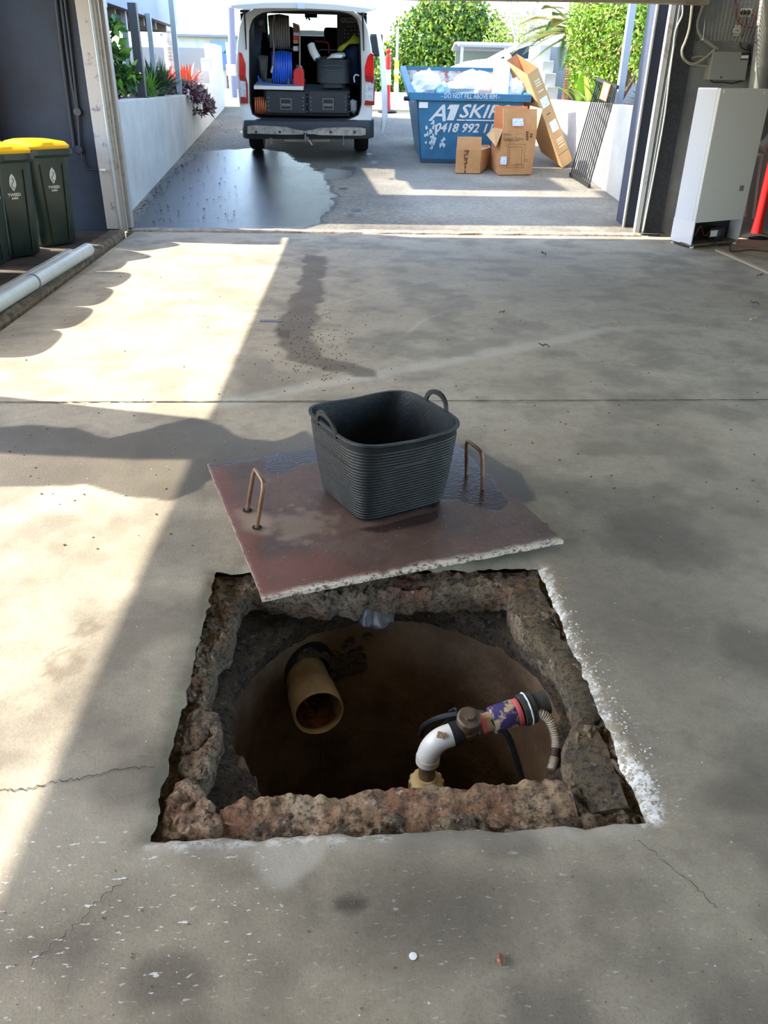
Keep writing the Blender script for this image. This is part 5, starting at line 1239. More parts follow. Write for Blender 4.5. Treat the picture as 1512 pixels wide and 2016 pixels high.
for f in np.linspace(0, 1, 40):
    a = vl(631 - 10 * f, 173 - 57 * f, .12); b_ = vl(678 + 13 * f, 173 - 57 * f, .12); cx = (a.x + b_.x) / 2; rx = (b_.x - a.x) / 2; rr2 = rx + (.002 if int(f * 39) % 2 else -.002)
    rgt.append([VT @ Vector((cx + p.x, .13 + rx + p.y, a.z)) for p in superring(0, 0, 0, rr2, rr2, 0, 48, 3.5)])
rgt.append([p + (Vector((sum(q[0] for q in rgt[-1]) / 48, sum(q[1] for q in rgt[-1]) / 48, p.z)) - p) * .06 for p in rgt[-1]]); rgt.append([p + Vector((0, 0, -.3)) for p in rgt[-1]])
o = thing('rubber_tub', 'dusty black ribbed tub full of scraps at the right of the van bay', 'bucket', VW(655, 173, .3)); MB().loops(rgt, (True, True)).build('tub_body', tubv, o, smooth=True)
def crumple(name, lab, pts, d, th, m, cat, seed=1, fr=None):
    f = [vl(u, v, d) for u, v in pts]; k = len(f); cx = sum(p.x for p in f) / k; cz = sum(p.z for p in f) / k; rgs = []
    for s, dd in ((.05, -th * .5), (.55, -th * .45), (.9, -th * .2), (1., 0), (.9, th * .5), (.3, th)):
        rgs.append([VT @ Vector((cx + (p.x - cx) * s, d + dd + .02 * noise.noise(Vector((p.x * 9, s * 5, seed))), cz + (p.z - cz) * s)) for p in f])
    return tag(MB().loops(rgs, (True, True)).build(name, m, None, smooth=True), lab, cat)
crumple('white_sheet', 'crumpled off-white sheet lying in the top of the van tub', [(643, 116), (652, 106), (668, 104), (678, 104), (681, 110), (676, 116)], .3, .2, white_plastic, 'sheet', 2)
w_ = thing('white_pipe', 'short fat white pipe offcut leaning out of the van tub', 'pipe', VW(622, 112, .3)); MB().tube([VW(612, 88, .42), VW(616, 100, .38), VW(625, 116, .34)], [.055, .057, .055], 14).build('pipe_body', white_plastic, w_, smooth=True)
crumple('safety_vest', 'yellow-green high visibility cloth hanging at the right of the van bay', [(664, 100), (667, 92), (680, 84), (690, 76), (696, 67), (703, 72), (708, 80), (707, 86), (690, 86), (678, 94), (672, 102)], .5, .08, mat('hi_vis', rgb(166, 176, 30), .7), 'vest', 3)
crumple('canvas_bag', 'dark navy canvas bag behind the van tub at the right', [(680, 170), (676, 120), (680, 95), (695, 86), (709, 88), (709, 172)], .62, .3, mat('navy_canvas', rgb(18, 38, 72), .8), 'bag', 4)
crumple('rubber_boot', 'dark grey boot-like sleeve standing left of the blue hose', [(507, 112), (513, 108), (528, 110), (527, 135), (524, 162), (516, 158), (510, 140)], .25, .1, mat('grey_rubber', rgb(58, 58, 54), .7), 'sleeve', 5)
crumple('grey_cloth', 'grey crumpled cloth tucked right of the drawers', [(689, 198), (694, 195), (703, 199), (704, 218), (698, 226), (690, 220)], .14, .1, mat('cloth_grey', rgb(130, 128, 124), .8), 'cloth', 6)
gr = thing('green_reel_frame', 'dark metal frame holding gauges right of the hoses', 'frame', VW(583, 130, .3))
MB().tube(bez([VW(576, 46, .3), VW(584, 49, .3), VW(589, 55, .3), VW(590, 90, .3), VW(590, 130, .3)]), .012, 8).build('tube_frame', mat('frame_grey', rgb(140, 128, 112), .5, .4), gr, smooth=True)
for v, mm, h_ in ((56, mat('amber_part', rgb(110, 70, 56), .5), 8), (74, mat('can_red', rgb(0, 0, 0)), 4), (82, mat('tan_part', rgb(160, 120, 72), .5), 4), (96, galv, 5)):
    x_ = MB(); vbox(x_, 577, v - h_, 587, v + h_, .32, .42); x_.build('gauge_block', mm, gr, bevel=.01)
gv = thing('pressure_gauge', 'round brass pressure gauge hanging high on the left of the van bay', 'gauge', VW(514, 45, .3)); MB().lathe([(.034, 0), (.034, .02), (.028, .024), (0, .024)], 16, rot_align((0, -1, 0), VW(514, 45, .3))).build('dial', brass, gv); MB().tube([VW(514, 50, .31), VW(514, 60, .31)], .008, 6).build('stem', brass, gv)
for k, (u, c_) in enumerate(((505, rgb(50, 60, 84)), (511, rgb(60, 66, 78)), (519, rgb(90, 90, 90)))):
    s_ = MB(); vbox(s_, u - 2.5, 28, u + 2.5, 92 - k * 14, .45 + k * .03, .47 + k * .03); tag(s_.build('webbing_strap', mat('strap%d' % k, c_, .8)), ['blue-grey strap hanging at the far left of the van bay', 'dark strap hanging second from the left in the van bay', 'pale grey strap hanging just left of the grey hose'][k], 'strap')
rt = thing('hand_tool', 'dark red tubular tool frame standing behind the van tub', 'tool', VW(640, 110, .7)); MB().tube(bez([VW(620, 81, .7), VW(634, 82, .7), VW(646, 86, .7), VW(648, 105, .7)]), .012, 8).build('tube_frame', mat('dull_red', rgb(120, 30, 30), .5), rt, smooth=True)
jb = MB().tube([VW(606, 24, 2.5), VW(606, 32, 2.5)], [.02, .035], 8).tube([VW(603, 38, 2.5), VW(606, 32, 2.5), VW(610, 40, 2.5)], .02, 6)
tag(jb.build('hanging_ornament', black_rubber), 'small dark ornament dangling at the windscreen top', 'ornament')
hk = MB().tube(bez([VW(698, 162, .2), VW(697, 152, .2), VW(701, 147, .2), VW(707, 149, .2)]), .010, 8); tag(hk.build('white_hook', white_plastic, None, smooth=True), 'curved white plastic pipe at the right edge of the van bay', 'pipe')

# ================================================================ SKIP BIN
blue_m = bpy.data.materials.new('skip_paint'); blue_m.use_nodes = True
def paintmat(M, base, b2, worn, lo, hi, sc):
    nt = M.node_tree; N = nt.nodes; L = nt.links; b = N['Principled BSDF']; b.inputs['Roughness'].default_value = .5; tc = N.new('ShaderNodeTexCoord')
    def no(s, d=6, r=.65):
        n = N.new('ShaderNodeTexNoise'); n.inputs['Scale'].default_value = s; n.inputs['Detail'].default_value = d; n.inputs['Roughness'].default_value = r; L.new(tc.outputs['Object'], n.inputs['Vector']); return n.outputs['Fac']
    c = None
    for f, col, a, e in ((no(3), b2, .4, .65), (no(sc), worn, lo, hi)):
        r = N.new('ShaderNodeMapRange'); r.inputs[1].default_value = a; r.inputs[2].default_value = e; L.new(f, r.inputs[0]); x = N.new('ShaderNodeMix'); x.data_type = 'RGBA'; L.new(r.outputs[0], x.inputs[0])
        if c is None: x.inputs[6].default_value = base
        else: L.new(c, x.inputs[6])
        x.inputs[7].default_value = col; c = x.outputs[2]
    L.new(c, b.inputs['Base Color']); bp = N.new('ShaderNodeBump'); bp.inputs['Strength'].default_value = .2; bp.inputs['Distance'].default_value = .004; L.new(no(30), bp.inputs['Height']); L.new(bp.outputs[0], b.inputs['Normal'])
paintmat(blue_m, rgb(46, 108, 140), rgb(44, 94, 120), rgb(170, 178, 176), .70, .74, 9)
skin_in = bpy.data.materials.new('skip_inside'); skin_in.use_nodes = True; paintmat(skin_in, rgb(196, 196, 192), rgb(150, 90, 56), rgb(150, 72, 40), .48, .6, 6)
SY0, SY1 = 12.88, 14.75
sx0, sx1 = 1.075, 2.85
gz0, gz1 = dz(SY0) + .005, dz(SY1)
tz0, tz1 = 1.30, 1.66
skip = thing('skip_bin', 'blue painted steel skip bin with white lettering, full of rubbish bags', 'skip', ((sx0+sx1)/2, SY0, gz0))
def plate(pts, th, nrm):
    n_ = Vector(nrm).normalized() * th; pts = [Vector(p) for p in pts]; k = len(pts)
    return MB().add(pts + [p + n_ for p in pts], [tuple(range(k))[::-1], tuple(range(k, 2*k))] + [(i, (i+1) % k, k+(i+1) % k, k+i) for i in range(k)])
FBL, FBR, FTL, FTR = Vector((1.275, SY0 + .06, gz0)), Vector((2.68, SY0 + .06, gz0)), Vector((sx0 + .10, SY0, tz0 - .09)), Vector((sx1 - .10, SY0, tz0 - .09))
BBL, BBR, BTL, BTR = Vector((1.32, SY1 - .1, gz1)), Vector((2.68, SY1 - .1, gz1)), Vector((sx0 + .04, SY1, tz1)), Vector((sx1 - .04, SY1, tz1))
plate([FBL, FBR, FTR, FTL], .02, (0, 1, 0)).build('front_panel', blue_m, skip)
plate([BBL, BBR, BTR, BTL], .02, (0, -1, 0)).build('back_panel', skin_in, skip)
plate([FBL, FTL, BTL, BBL], .02, (1, 0, 0)).build('left_panel', blue_m, skip)
plate([FBR, FTR, BTR, BBR], .02, (-1, 0, 0)).build('right_panel', skin_in, skip)
plate([FBL, FBR, BBR, BBL], .03, (0, 0, 1)).build('floor_panel', skin_in, skip)
rm = MB().hexa([(sx0, SY0 - .05, tz0 - .1), (sx1, SY0 - .05, tz0 - .1), (sx1, SY0 + .06, tz0 - .1), (sx0, SY0 + .06, tz0 - .1), (sx0 - .01, SY0 - .05, tz0), (sx1, SY0 - .05, tz0), (sx1, SY0 + .06, tz0), (sx0 - .01, SY0 + .06, tz0)])
rm.build('front_rim', blue_m, skip, bevel=.006)
MB().beam((sx0 + .03, SY0 + .05, tz0 - .05), (sx0 + .03, SY1, tz1 - .04), .09, .09).build('left_rim', blue_m, skip, bevel=.006)
MB().beam((sx1 - .03, SY0 + .05, tz0 - .05), (sx1 - .03, SY1, tz1 - .04), .09, .09).build('right_rim', blue_m, skip, bevel=.006)
MB().beam((sx0, SY1, tz1 - .03), (sx1, SY1, tz1 - .03), .05, .06).build('back_rim', blue_m, skip)
MB().beam((FBL.x, SY0 + .05, gz0 + .03), (FBR.x, SY0 + .05, gz0 + .03), .05, .05).build('bottom_rail', mat('rail_dark', rgb(40, 62, 76), .6), skip)
for (u, v) in ((801, 194), (1047, 196)):
    p = ony(u, v, SY0 + .1); MB().lathe([(.03, -.04), (.03, .04), (.018, .045), (0, .045)], 12, rot_align((-1, 0, 0), p)).build('lifting_lug', dark_metal, skip)
mr = mat('lettering_white', rgb(206, 206, 198), .6, col2=rgb(120, 150, 160), scale=16, contrast=(.6, .66))
fy = SY0 + .06 - .012
def ftext(s, u0, u1, v0, v1, sh=.0, bold=.0, y=None, name='lettering', m_=None, par=None):
    a = ony(u0, v1, y or fy); b_ = ony(u1, v0, y or fy); o = text(s, 1., m_ or mr, None, Matrix.Identity(4), name, 0, .0, sh)
    xs_ = [v_.co.x for v_ in o.data.vertices]; ys_ = [v_.co.y for v_ in o.data.vertices]; w = max(xs_) - min(xs_); h = max(ys_) - min(ys_)
    kx, ky = (b_.x - a.x) / w, (b_.z - a.z) / h; x0_, y0_ = min(xs_), min(ys_)
    for v_ in o.data.vertices: c = v_.co.copy(); v_.co = ((c.x - x0_) * kx + a.x, (y or fy), (c.y - y0_) * ky + a.z)
    if par or skip: put(o, par or skip)
    return o
def slant(o, y0_, z0_, y1_, z1_):   # lay lettering on the sloping front panel
    for v_ in o.data.vertices:
        t_ = (v_.co.z - z0_) / (z1_ - z0_); v_.co.y = y0_ + (y1_ - y0_) * t_ - .008
yy0, yy1 = SY0 + .06, SY0
for s, u0, u1, v0, v1, sh_ in (('A', 843, 877, 206, 237, .35), ('SKIPS', 903, 1003, 207, 231, .3), ('0418 992 11', 856, 970, 244, 259, .25)):
    o = (ftext(s, u0, u1, v0, v1, sh_)); slant(o, yy0, gz0, yy1, tz0 - .09)
    # embolden
    o2 = o.copy(); o2.data = o.data.copy(); COL.objects.link(o2); o2.data.transform(Matrix.Translation((.012, -.0008, .004)))
    o3 = o.copy(); o3.data = o.data.copy(); COL.objects.link(o3); o3.data.transform(Matrix.Translation((.006, -.0012, -.006)))
    bm = bmesh.new(); [bm.from_mesh(q_.data) for q_ in (o, o2, o3)]; bm.to_mesh(o.data); bm.free()
    for q_ in (o2, o3): bpy.data.objects.remove(q_)
one = [(886, 206), (905, 206), (893, 237), (879, 237), (887, 215), (880, 215)]
def on_front(u, v):
    p = ony(u, v, SY0 + .03); t_ = (p.z - gz0) / (tz0 - .09 - gz0); p = ony(u, v, yy0 + (yy1 - yy0) * t_ - .01); return p
MB().add([on_front(u, v) for u, v in one], [(0, 1, 2, 3, 4, 5)]).build('lettering', mr, skip)
ul = MB(); a = ony(899, 236, fy); b_ = ony(990, 238, fy); ul.box((a.x, SY0 + .01, a.z - .008), (b_.x, SY0 + .02, a.z + .008)).build('underline', mr, skip)
o = ftext('- DO NOT FILL ABOVE RIM -', 869, 984, 186, 193, 0, y=SY0 - .052)
sk = MB(); a = ony(825, 201, SY0 - .0); sk.box((a.x, SY0 - .012, a.z - .075), (a.x + .13, SY0 - .002, a.z + .002)).build('maker_plate', white_plastic, skip)
# worn patches where the paint is gone
rp = random.Random(4); wp = MB()
for (u, v, k_, s_) in ((846, 262, 26, .09), (850, 275, 10, .05), (872, 283, 12, .03), (858, 250, 8, .04)):
    c = ony(u, v, SY0 + .03)
    for i in range(k_):
        x = c.x + rp.gauss(0, s_ * .5); z = c.z + rp.gauss(0, s_); w = rp.uniform(.006, .022); t_ = (z - gz0) / (tz0 - .09 - gz0); y = yy0 + (yy1 - yy0) * t_ - .005
        wp.add([(x + w * math.cos(a_) * rp.uniform(.6, 1.2), y, z + w * 1.6 * math.sin(a_) * rp.uniform(.6, 1.2)) for a_ in [2*math.pi*j/7 for j in range(7)]], [tuple(range(7))])
wp.build('bare_paint_patches', mat('bare_primer', rgb(186, 196, 192), .6), skip)
# rubbish in the skip
def bag(lab, c, r3, m, seed, name='rubbish_bag'):
    rgs = []; c = Vector(c)
    for i in range(13):
        a = math.pi * (i + .1) / 12.2 - math.pi / 2
        rgs.append([c + Vector((math.cos(a)*math.cos(t_)*r3[0], math.cos(a)*math.sin(t_)*r3[1], math.sin(a)*r3[2])) * (1 + .28 * noise.noise(Vector((math.cos(t_) * 1.6, math.sin(t_) * 1.6, a * 1.6 + seed))) + .1 * noise.noise(Vector((math.cos(t_) * 5, math.sin(t_) * 5, a * 5 + seed)))) for t_ in [2*math.pi*j/22 for j in range(22)]])
    return tag(MB().loops(rgs, (True, True)).build(name, m, None, smooth=False), lab, 'bag')
wb = mat('white_bag', rgb(226, 228, 232), .5); gb = mat('pale_bag', rgb(196, 206, 214), .5)
def sk_(u, v, y): return ony(u, v, y)
bag('white rubbish bag peaked at the left end of the skip', sk_(838, 176, 13.5), (.24, .3, .24), wb, 1)
bag('flattened white rubbish bag in the middle of the skip', sk_(900, 180, 13.4), (.32, .3, .14), gb, 2)
bag('large white rubbish bag heaped towards the right of the skip', sk_(930, 168, 13.8), (.34, .3, .2), wb, 3)
bag('small pale blue bag just inside the skip front', sk_(873, 180, 13.2), (.12, .14, .12), mat('blue_bag', rgb(150, 186, 222), .5), 4)
mb = MB().hexa([sk_(968, 186, 13.2), sk_(1000, 190, 13.1), sk_(1004, 188, 13.4), sk_(972, 184, 13.5), sk_(972, 121, 13.2), sk_(1003, 132, 13.1), sk_(1005, 130, 13.4), sk_(975, 119, 13.5)])
tag(mb.build('foam_board', mat('white_foam', rgb(238, 240, 242), .7), None, bevel=.03), 'tall white foam block standing in the right end of the skip', 'foam')
bag('white bag with brown marks behind the big cardboard box', sk_(1018, 176, 13.3), (.2, .2, .16), wb, 6)

# ================================================================ CARDBOARD BOXES
card = mat('cardboard', rgb(196, 144, 92), .85, col2=rgb(182, 128, 78), scale=5, bump=.1)
card_in = mat('cardboard_inner', rgb(190, 128, 80), .85, col2=rgb(174, 112, 66), scale=4)
card_lt = mat('cardboard_pale', rgb(186, 150, 104), .85, col2=rgb(176, 138, 92), scale=4)
tape_m = mat('brown_print', rgb(94, 62, 38), .8)
def quad_plate(name, pts, m, par, th=.005):
    pts = [Vector(p) for p in pts]; n_ = (pts[1] - pts[0]).cross(pts[2] - pts[0]).normalized()
    o = MB().add(pts, [tuple(range(len(pts)))]).build(name, m, par); md = o.modifiers.new('s', 'SOLIDIFY'); md.thickness = th; md.offset = 0; return o
# small box
sb0, sb1, sb2 = ond(896, 342), ond(944, 343), ond(963, 329)
U = Vector((sb1.x - sb0.x, 0, 0)) + Vector((0, sb1.y - sb0.y, 0)); W_ = Vector((sb2.x - sb1.x, sb2.y - sb1.y, 0)); hS = ony(897, 297, sb0.y).z - sb0.z
smb = thing('cardboard_box', 'small open cardboard box on the ground in front of the skip', 'box', sb0 + (U + W_) / 2)
b4 = [sb0, sb0 + U, sb0 + U + W_, sb0 + W_]; zb0 = dz(sb0.y) + .012
b4 = [Vector((p.x, p.y, dz(p.y) + .012)) for p in b4]; t4 = [Vector((p.x, p.y, zb0 + hS)) for p in b4]
for i, nm in enumerate(('front_side', 'right_side', 'back_side', 'left_side')): quad_plate(nm, [b4[i], b4[(i+1) % 4], t4[(i+1) % 4], t4[i]], card, smb)
quad_plate('bottom', b4, card, smb)
quad_plate('flap', [t4[0], t4[1], t4[1] + Vector((0, .03, .17)), t4[0] + Vector((.01, .03, .17))], card, smb)
quad_plate('flap', [t4[1], t4[2], t4[2] + Vector((-.14, 0, .015)), t4[1] + Vector((-.14, .03, .01))], card_lt, smb)
quad_plate('flap', [t4[2], t4[3], t4[3] + Vector((0, .14, .03)), t4[2] + Vector((0, .14, .03))], card_in, smb)
rp = random.Random(9); mb = MB(); fn_ = Vector((0, -.008, 0))
for k in range(60):
    p = t4[0].lerp(t4[1], .40 + rp.uniform(-.1, .1)).lerp(b4[0].lerp(b4[1], .40), rp.random()) + fn_; w = rp.uniform(.004, .012); mb.box((p.x - w, p.y, p.z - .006), (p.x + w, p.y + .001, p.z + .006))
mb.build('torn_tape_residue', tape_m, smb)
# large printed box
L0, L1, L2 = ond(981, 346), ond(1046, 345), ond(964, 330)
U = Vector((L1.x - L0.x, L1.y - L0.y, 0)); W_ = Vector((L2.x - L0.x, L2.y - L0.y, 0)); W_ = Vector((W_.x, max(W_.y, .45), 0))
hB = ony(988, 257, L0.y).z - L0.z
b4 = [L0, L0 + U, L0 + U + W_, L0 + W_]; b4 = [Vector((p.x, p.y, dz(p.y) + .012)) for p in b4]; t4 = [Vector((p.x + .015, p.y, b4[0].z + hB)) for p in b4]
bb = thing('cardboard_box', 'large open printed cardboard box standing beside the small box', 'box', (b4[0] + b4[2]) / 2)
fs_ = []
for i, nm in enumerate(('front_side', 'right_side', 'back_side', 'left_side')): fs_.append(quad_plate(nm, [b4[i], b4[(i+1) % 4], t4[(i+1) % 4], t4[i]], card, bb))
quad_plate('bottom', b4, card, bb)
ff = quad_plate('front_flap', [t4[0], t4[1], t4[1] + Vector((-.02, .02, .26)), t4[0] + Vector((-.02, .02, .26))], card, bb)
quad_plate('back_flap', [t4[3], t4[2], t4[2] + Vector((0, .02, .28)), t4[3] + Vector((0, .02, .28))], card_in, bb)
quad_plate('right_flap', [t4[1], t4[2], t4[2] + Vector((.02, -.05, .29)), t4[1] + Vector((.07, .08, .26))], card_lt, bb)
quad_plate('left_flap', [t4[3], t4[0], t4[0] + Vector((-.07, .05, -.22)), t4[3] + Vector((-.10, .0, -.1))], card_lt, bb)
ink = mat('black_ink', rgb(66, 44, 28), .8)
fyb = b4[0].y - .008; frn = fs_[0]
def btext(s, u0, u1, v0, v1): o = ftext(s, u0, u1, v0, v1, 0, 0, fyb, 'print', ink, None); put_to(o, frn)
def put_to(o, par): o.parent = par; o.matrix_parent_inverse = Matrix.Identity(4)
bb.matrix_parent_inverse = bb.matrix_parent_inverse
def put_sub(o, par, root):   # par itself sits under root with an inverse; keep world placement
    o.parent = par; o.matrix_parent_inverse = Matrix.Identity(4)
for s, u0, u1, v0, v1 in (('ELEGOO', 991, 1007, 263, 266.5), ('Centauri Carbon', 990.5, 1031, 270, 276)):
    o = ftext(s, u0, u1, v0, v1, 0, 0, fyb, 'print', ink, bb)
lm = MB()
def pl_(u0, v0, u1, v1, w=.004): a = ony(u0, v0, fyb); b_ = ony(u1, v1, fyb); lm.beam(a, b_, w, .002, up=(0, 1, 0))
for a in ((1001, 284, 1034, 284), (1034, 284, 1031, 330), (1031, 330, 997, 330), (997, 330, 1001, 284), (1004, 289, 1028, 289), (1028, 289, 1026, 325), (1026, 325, 1002, 325), (1002, 325, 1004, 289), (1032, 314, 1038, 314), (1038, 314, 1038, 317), (1032, 317, 1038, 317), (1016, 323, 1028, 323), (1028, 323, 1028, 329), (1016, 323, 1016, 329), (991, 276.5, 1022, 277), (1005, 277, 1004, 282)): pl_(*a)
for (u, v) in ((1038, 263), (1038, 272), (1046, 267)):
    a = ony(u - 2.6, v + 3.8, fyb); b_ = ony(u + 2.6, v - 3.8, fyb); lm.box((a.x, fyb - .001, a.z), (b_.x, fyb, a.z + .012)).box((a.x, fyb - .001, b_.z - .012), (b_.x, fyb, b_.z)).box((a.x, fyb - .001, a.z), (a.x + .01, fyb, b_.z)).box((b_.x - .01, fyb - .001, a.z), (b_.x, fyb, b_.z))
lm.build('printed_drawing', ink, bb)
def lab_px(pts, y, par, m=white_plastic, nm='paper_label'):
    f = [ony(u, v, y) for u, v in pts]; return plate(f, .001, (0, -1, 0)).build(nm, m, par)
lbl = mat('paper_label', rgb(222, 224, 226), .7, col2=rgb(150, 156, 166), scale=60, contrast=(.52, .6))
lab_px([(984, 324), (997, 324), (998, 308), (986, 308)], fyb, bb, lbl); lab_px([(1009, 248), (1031, 248), (1030, 233), (1009, 233)], t4[0].y - .004 + .0, bb, lbl)
for (u0, v0) in ((967, 296), (972.5, 302), (978, 309)):
    p = onx(u0, v0, b4[0].x - .02) if False else None
# leaning tall box
T0, T1, T3 = ony(1038, 147, 12.95), ony(1059, 133, 13.08), ony(996.5, 119.5, 13.42)
T2 = T1 + T3 - T0; Bb0 = ond(1107.5, 332); Bb0.z += .01; nv = T1 - T0; dv = T3 - T0
B1_, B3_ = Bb0 + nv, Bb0 + dv; B2_ = B1_ + dv
zmin = dz(12.6)
tb = thing('cardboard_box', 'long tall cardboard box with open top leaning against the skip', 'box', Bb0)
quad_plate('narrow_side', [Bb0, B1_, T1, T0], card_lt, tb); quad_plate('wide_side', [B3_, Bb0, T0, T3], card_lt, tb)
quad_plate('wide_side', [B1_, B2_, T2, T1], card_in, tb); quad_plate('narrow_side', [B2_, B3_, T3, T2], card_in, tb)
quad_plate('bottom', [Bb0, B1_, B2_, B3_], card, tb)
def on_face(a, b_, off=-.006):   # (a across 0..1, b up 0..1) on the narrow front side
    n_ = nv.cross(T0 - Bb0).normalized(); return Bb0 + nv * a + (T0 - Bb0) * b_ + n_ * (-off if n_.y > 0 else off) * -1
nf = nv.cross(T0 - Bb0).normalized(); nf = -nf if nf.y > 0 else nf
def face_quad(a0, a1, b0, b1, m, nm):
    P_ = [Bb0 + nv * a + (T0 - Bb0) * b_ + nf * .005 for a, b_ in ((a0, b0), (a1, b0), (a1, b1), (a0, b1))]; return MB().add(P_, [(0, 1, 2, 3)]).build(nm, m, tb)
face_quad(.2, .85, .62, .72, lbl, 'paper_label'); face_quad(.25, .85, .36, .47, lbl, 'paper_label')
pale_ink = mat('pale_print', rgb(212, 196, 166), .8)
for b0 in (.89, .865, .84, .78): face_quad(.3, .8, b0, b0 + .014, pale_ink, 'pale_print')
for b0 in (.27, .25, .225, .19): face_quad(.3, .85, b0, b0 + .012, pale_ink, 'pale_print')
face_quad(.3, .65, .545, .553, ink, 'hand_slot'); face_quad(0, 1, .13, .134, ink, 'flap_crease')

# ================================================================ FENCE PANEL
f0, f1 = ond(1122, 347), ond(1160, 371); g0, g1 = onx(1176, 155, 3.55), onx(1216, 172, 3.55)
fp = thing('fence_panel', 'black tubular steel fence panel leaning against the right garden wall', 'fence panel', f0)
blk = mat('fence_black', rgb(30, 31, 34), .45)
MB().beam(f0 + Vector((0, 0, .03)), f1 + Vector((0, 0, .03)), .03, .04).build('rail', blk, fp); MB().beam(g0, g1, .03, .04).build('rail', blk, fp)
for k in range(11):
    t_ = (k + .3) / 10.6; MB().beam(f0.lerp(f1, t_) + Vector((0, 0, .03)), g0.lerp(g1, t_), .017, .017).build('bar', blk, fp)
tg_ = g0.lerp(g1, .55); tb_ = f0.lerp(f1, .55); dd = (tb_ - tg_).normalized(); sd_ = (g1 - g0).normalized(); nn = Vector((-.03, 0, 0.01))
MB().add([tg_ - sd_*.10 + nn, tg_ + sd_*.22 + nn, tg_ + sd_*.22 + dd*.2 + nn, tg_ - sd_*.10 + dd*.2 + nn], [(0, 1, 2, 3)]).build('orange_tag', mat('tag_orange', rgb(232, 96, 40), .5), fp)
MB().add([tg_ + dd*.03 + nn*1.2, tg_ + sd_*.2 + dd*.03 + nn*1.2, tg_ + sd_*.2 + dd*.19 + nn*1.2, tg_ + dd*.19 + nn*1.2], [(0, 1, 2, 3)]).build('white_tag', white_plastic, fp)

# ================================================================ UTILITY VEHICLE ON THE STREET
CY = 22.0
def cp_(u, v): p = ony(u, v, CY); return (p.x, p.z)
ute = thing('ute', 'white utility vehicle parked on the street behind the skip', 'car', (5.6, CY, RZ))
hx, hz = cp_(903, 131)
prof = [(hx - .25, RZ + .35), (hx - .3, hz - .3), (hx - .15, hz - .06), cp_(905, 129), cp_(935, 118), cp_(978, 114), cp_(1008, 98), cp_(1040, 84), cp_(1072, 81)]
xe = prof[-1][0]; prof += [(xe + 1.0, prof[-1][1] - .02), (xe + 1.25, prof[-1][1] - .75), (xe + 2.7, prof[-1][1] - .78), (xe + 2.7, RZ + .4)]
MB().prism(prof, -1.75, face_M((0, CY, 0), (1, 0, 0), (0, 0, 1))).build('body', van_w, ute, bevel=.05, seg=3)
dg = mat('dark_glass', rgb(30, 40, 56), .35, spec=.2)
wpx = [cp_(984, 115), cp_(1012, 100), cp_(1040, 90), cp_(1066, 88), cp_(1068, 116)]
MB().prism(wpx, -.02, face_M((0, CY - .015, 0), (1, 0, 0), (0, 0, 1))).build('side_window', dg, ute)
for x in (hx + .65, xe + 1.8): 
    w = MB().lathe([(.15, -.1), (.3, -.1), (.34, -.06), (.34, .06), (.3, .1), (.15, .1)], 24, rot_align((0, 1, 0), (x, CY + .08, RZ + .34))).build('wheel', black_rubber, ute, smooth=True)
    w = MB().lathe([(.15, -.1), (.3, -.1), (.34, -.06), (.34, .06), (.3, .1), (.15, .1)], 24, rot_align((0, 1, 0), (x, CY + 1.65, RZ + .34))).build('wheel', black_rubber, ute, smooth=True)
mp = ony(1000, 112, CY - .12); MB().ball(mp, .09, 10, .8).build('wing_mirror', white_plastic, ute, smooth=True)

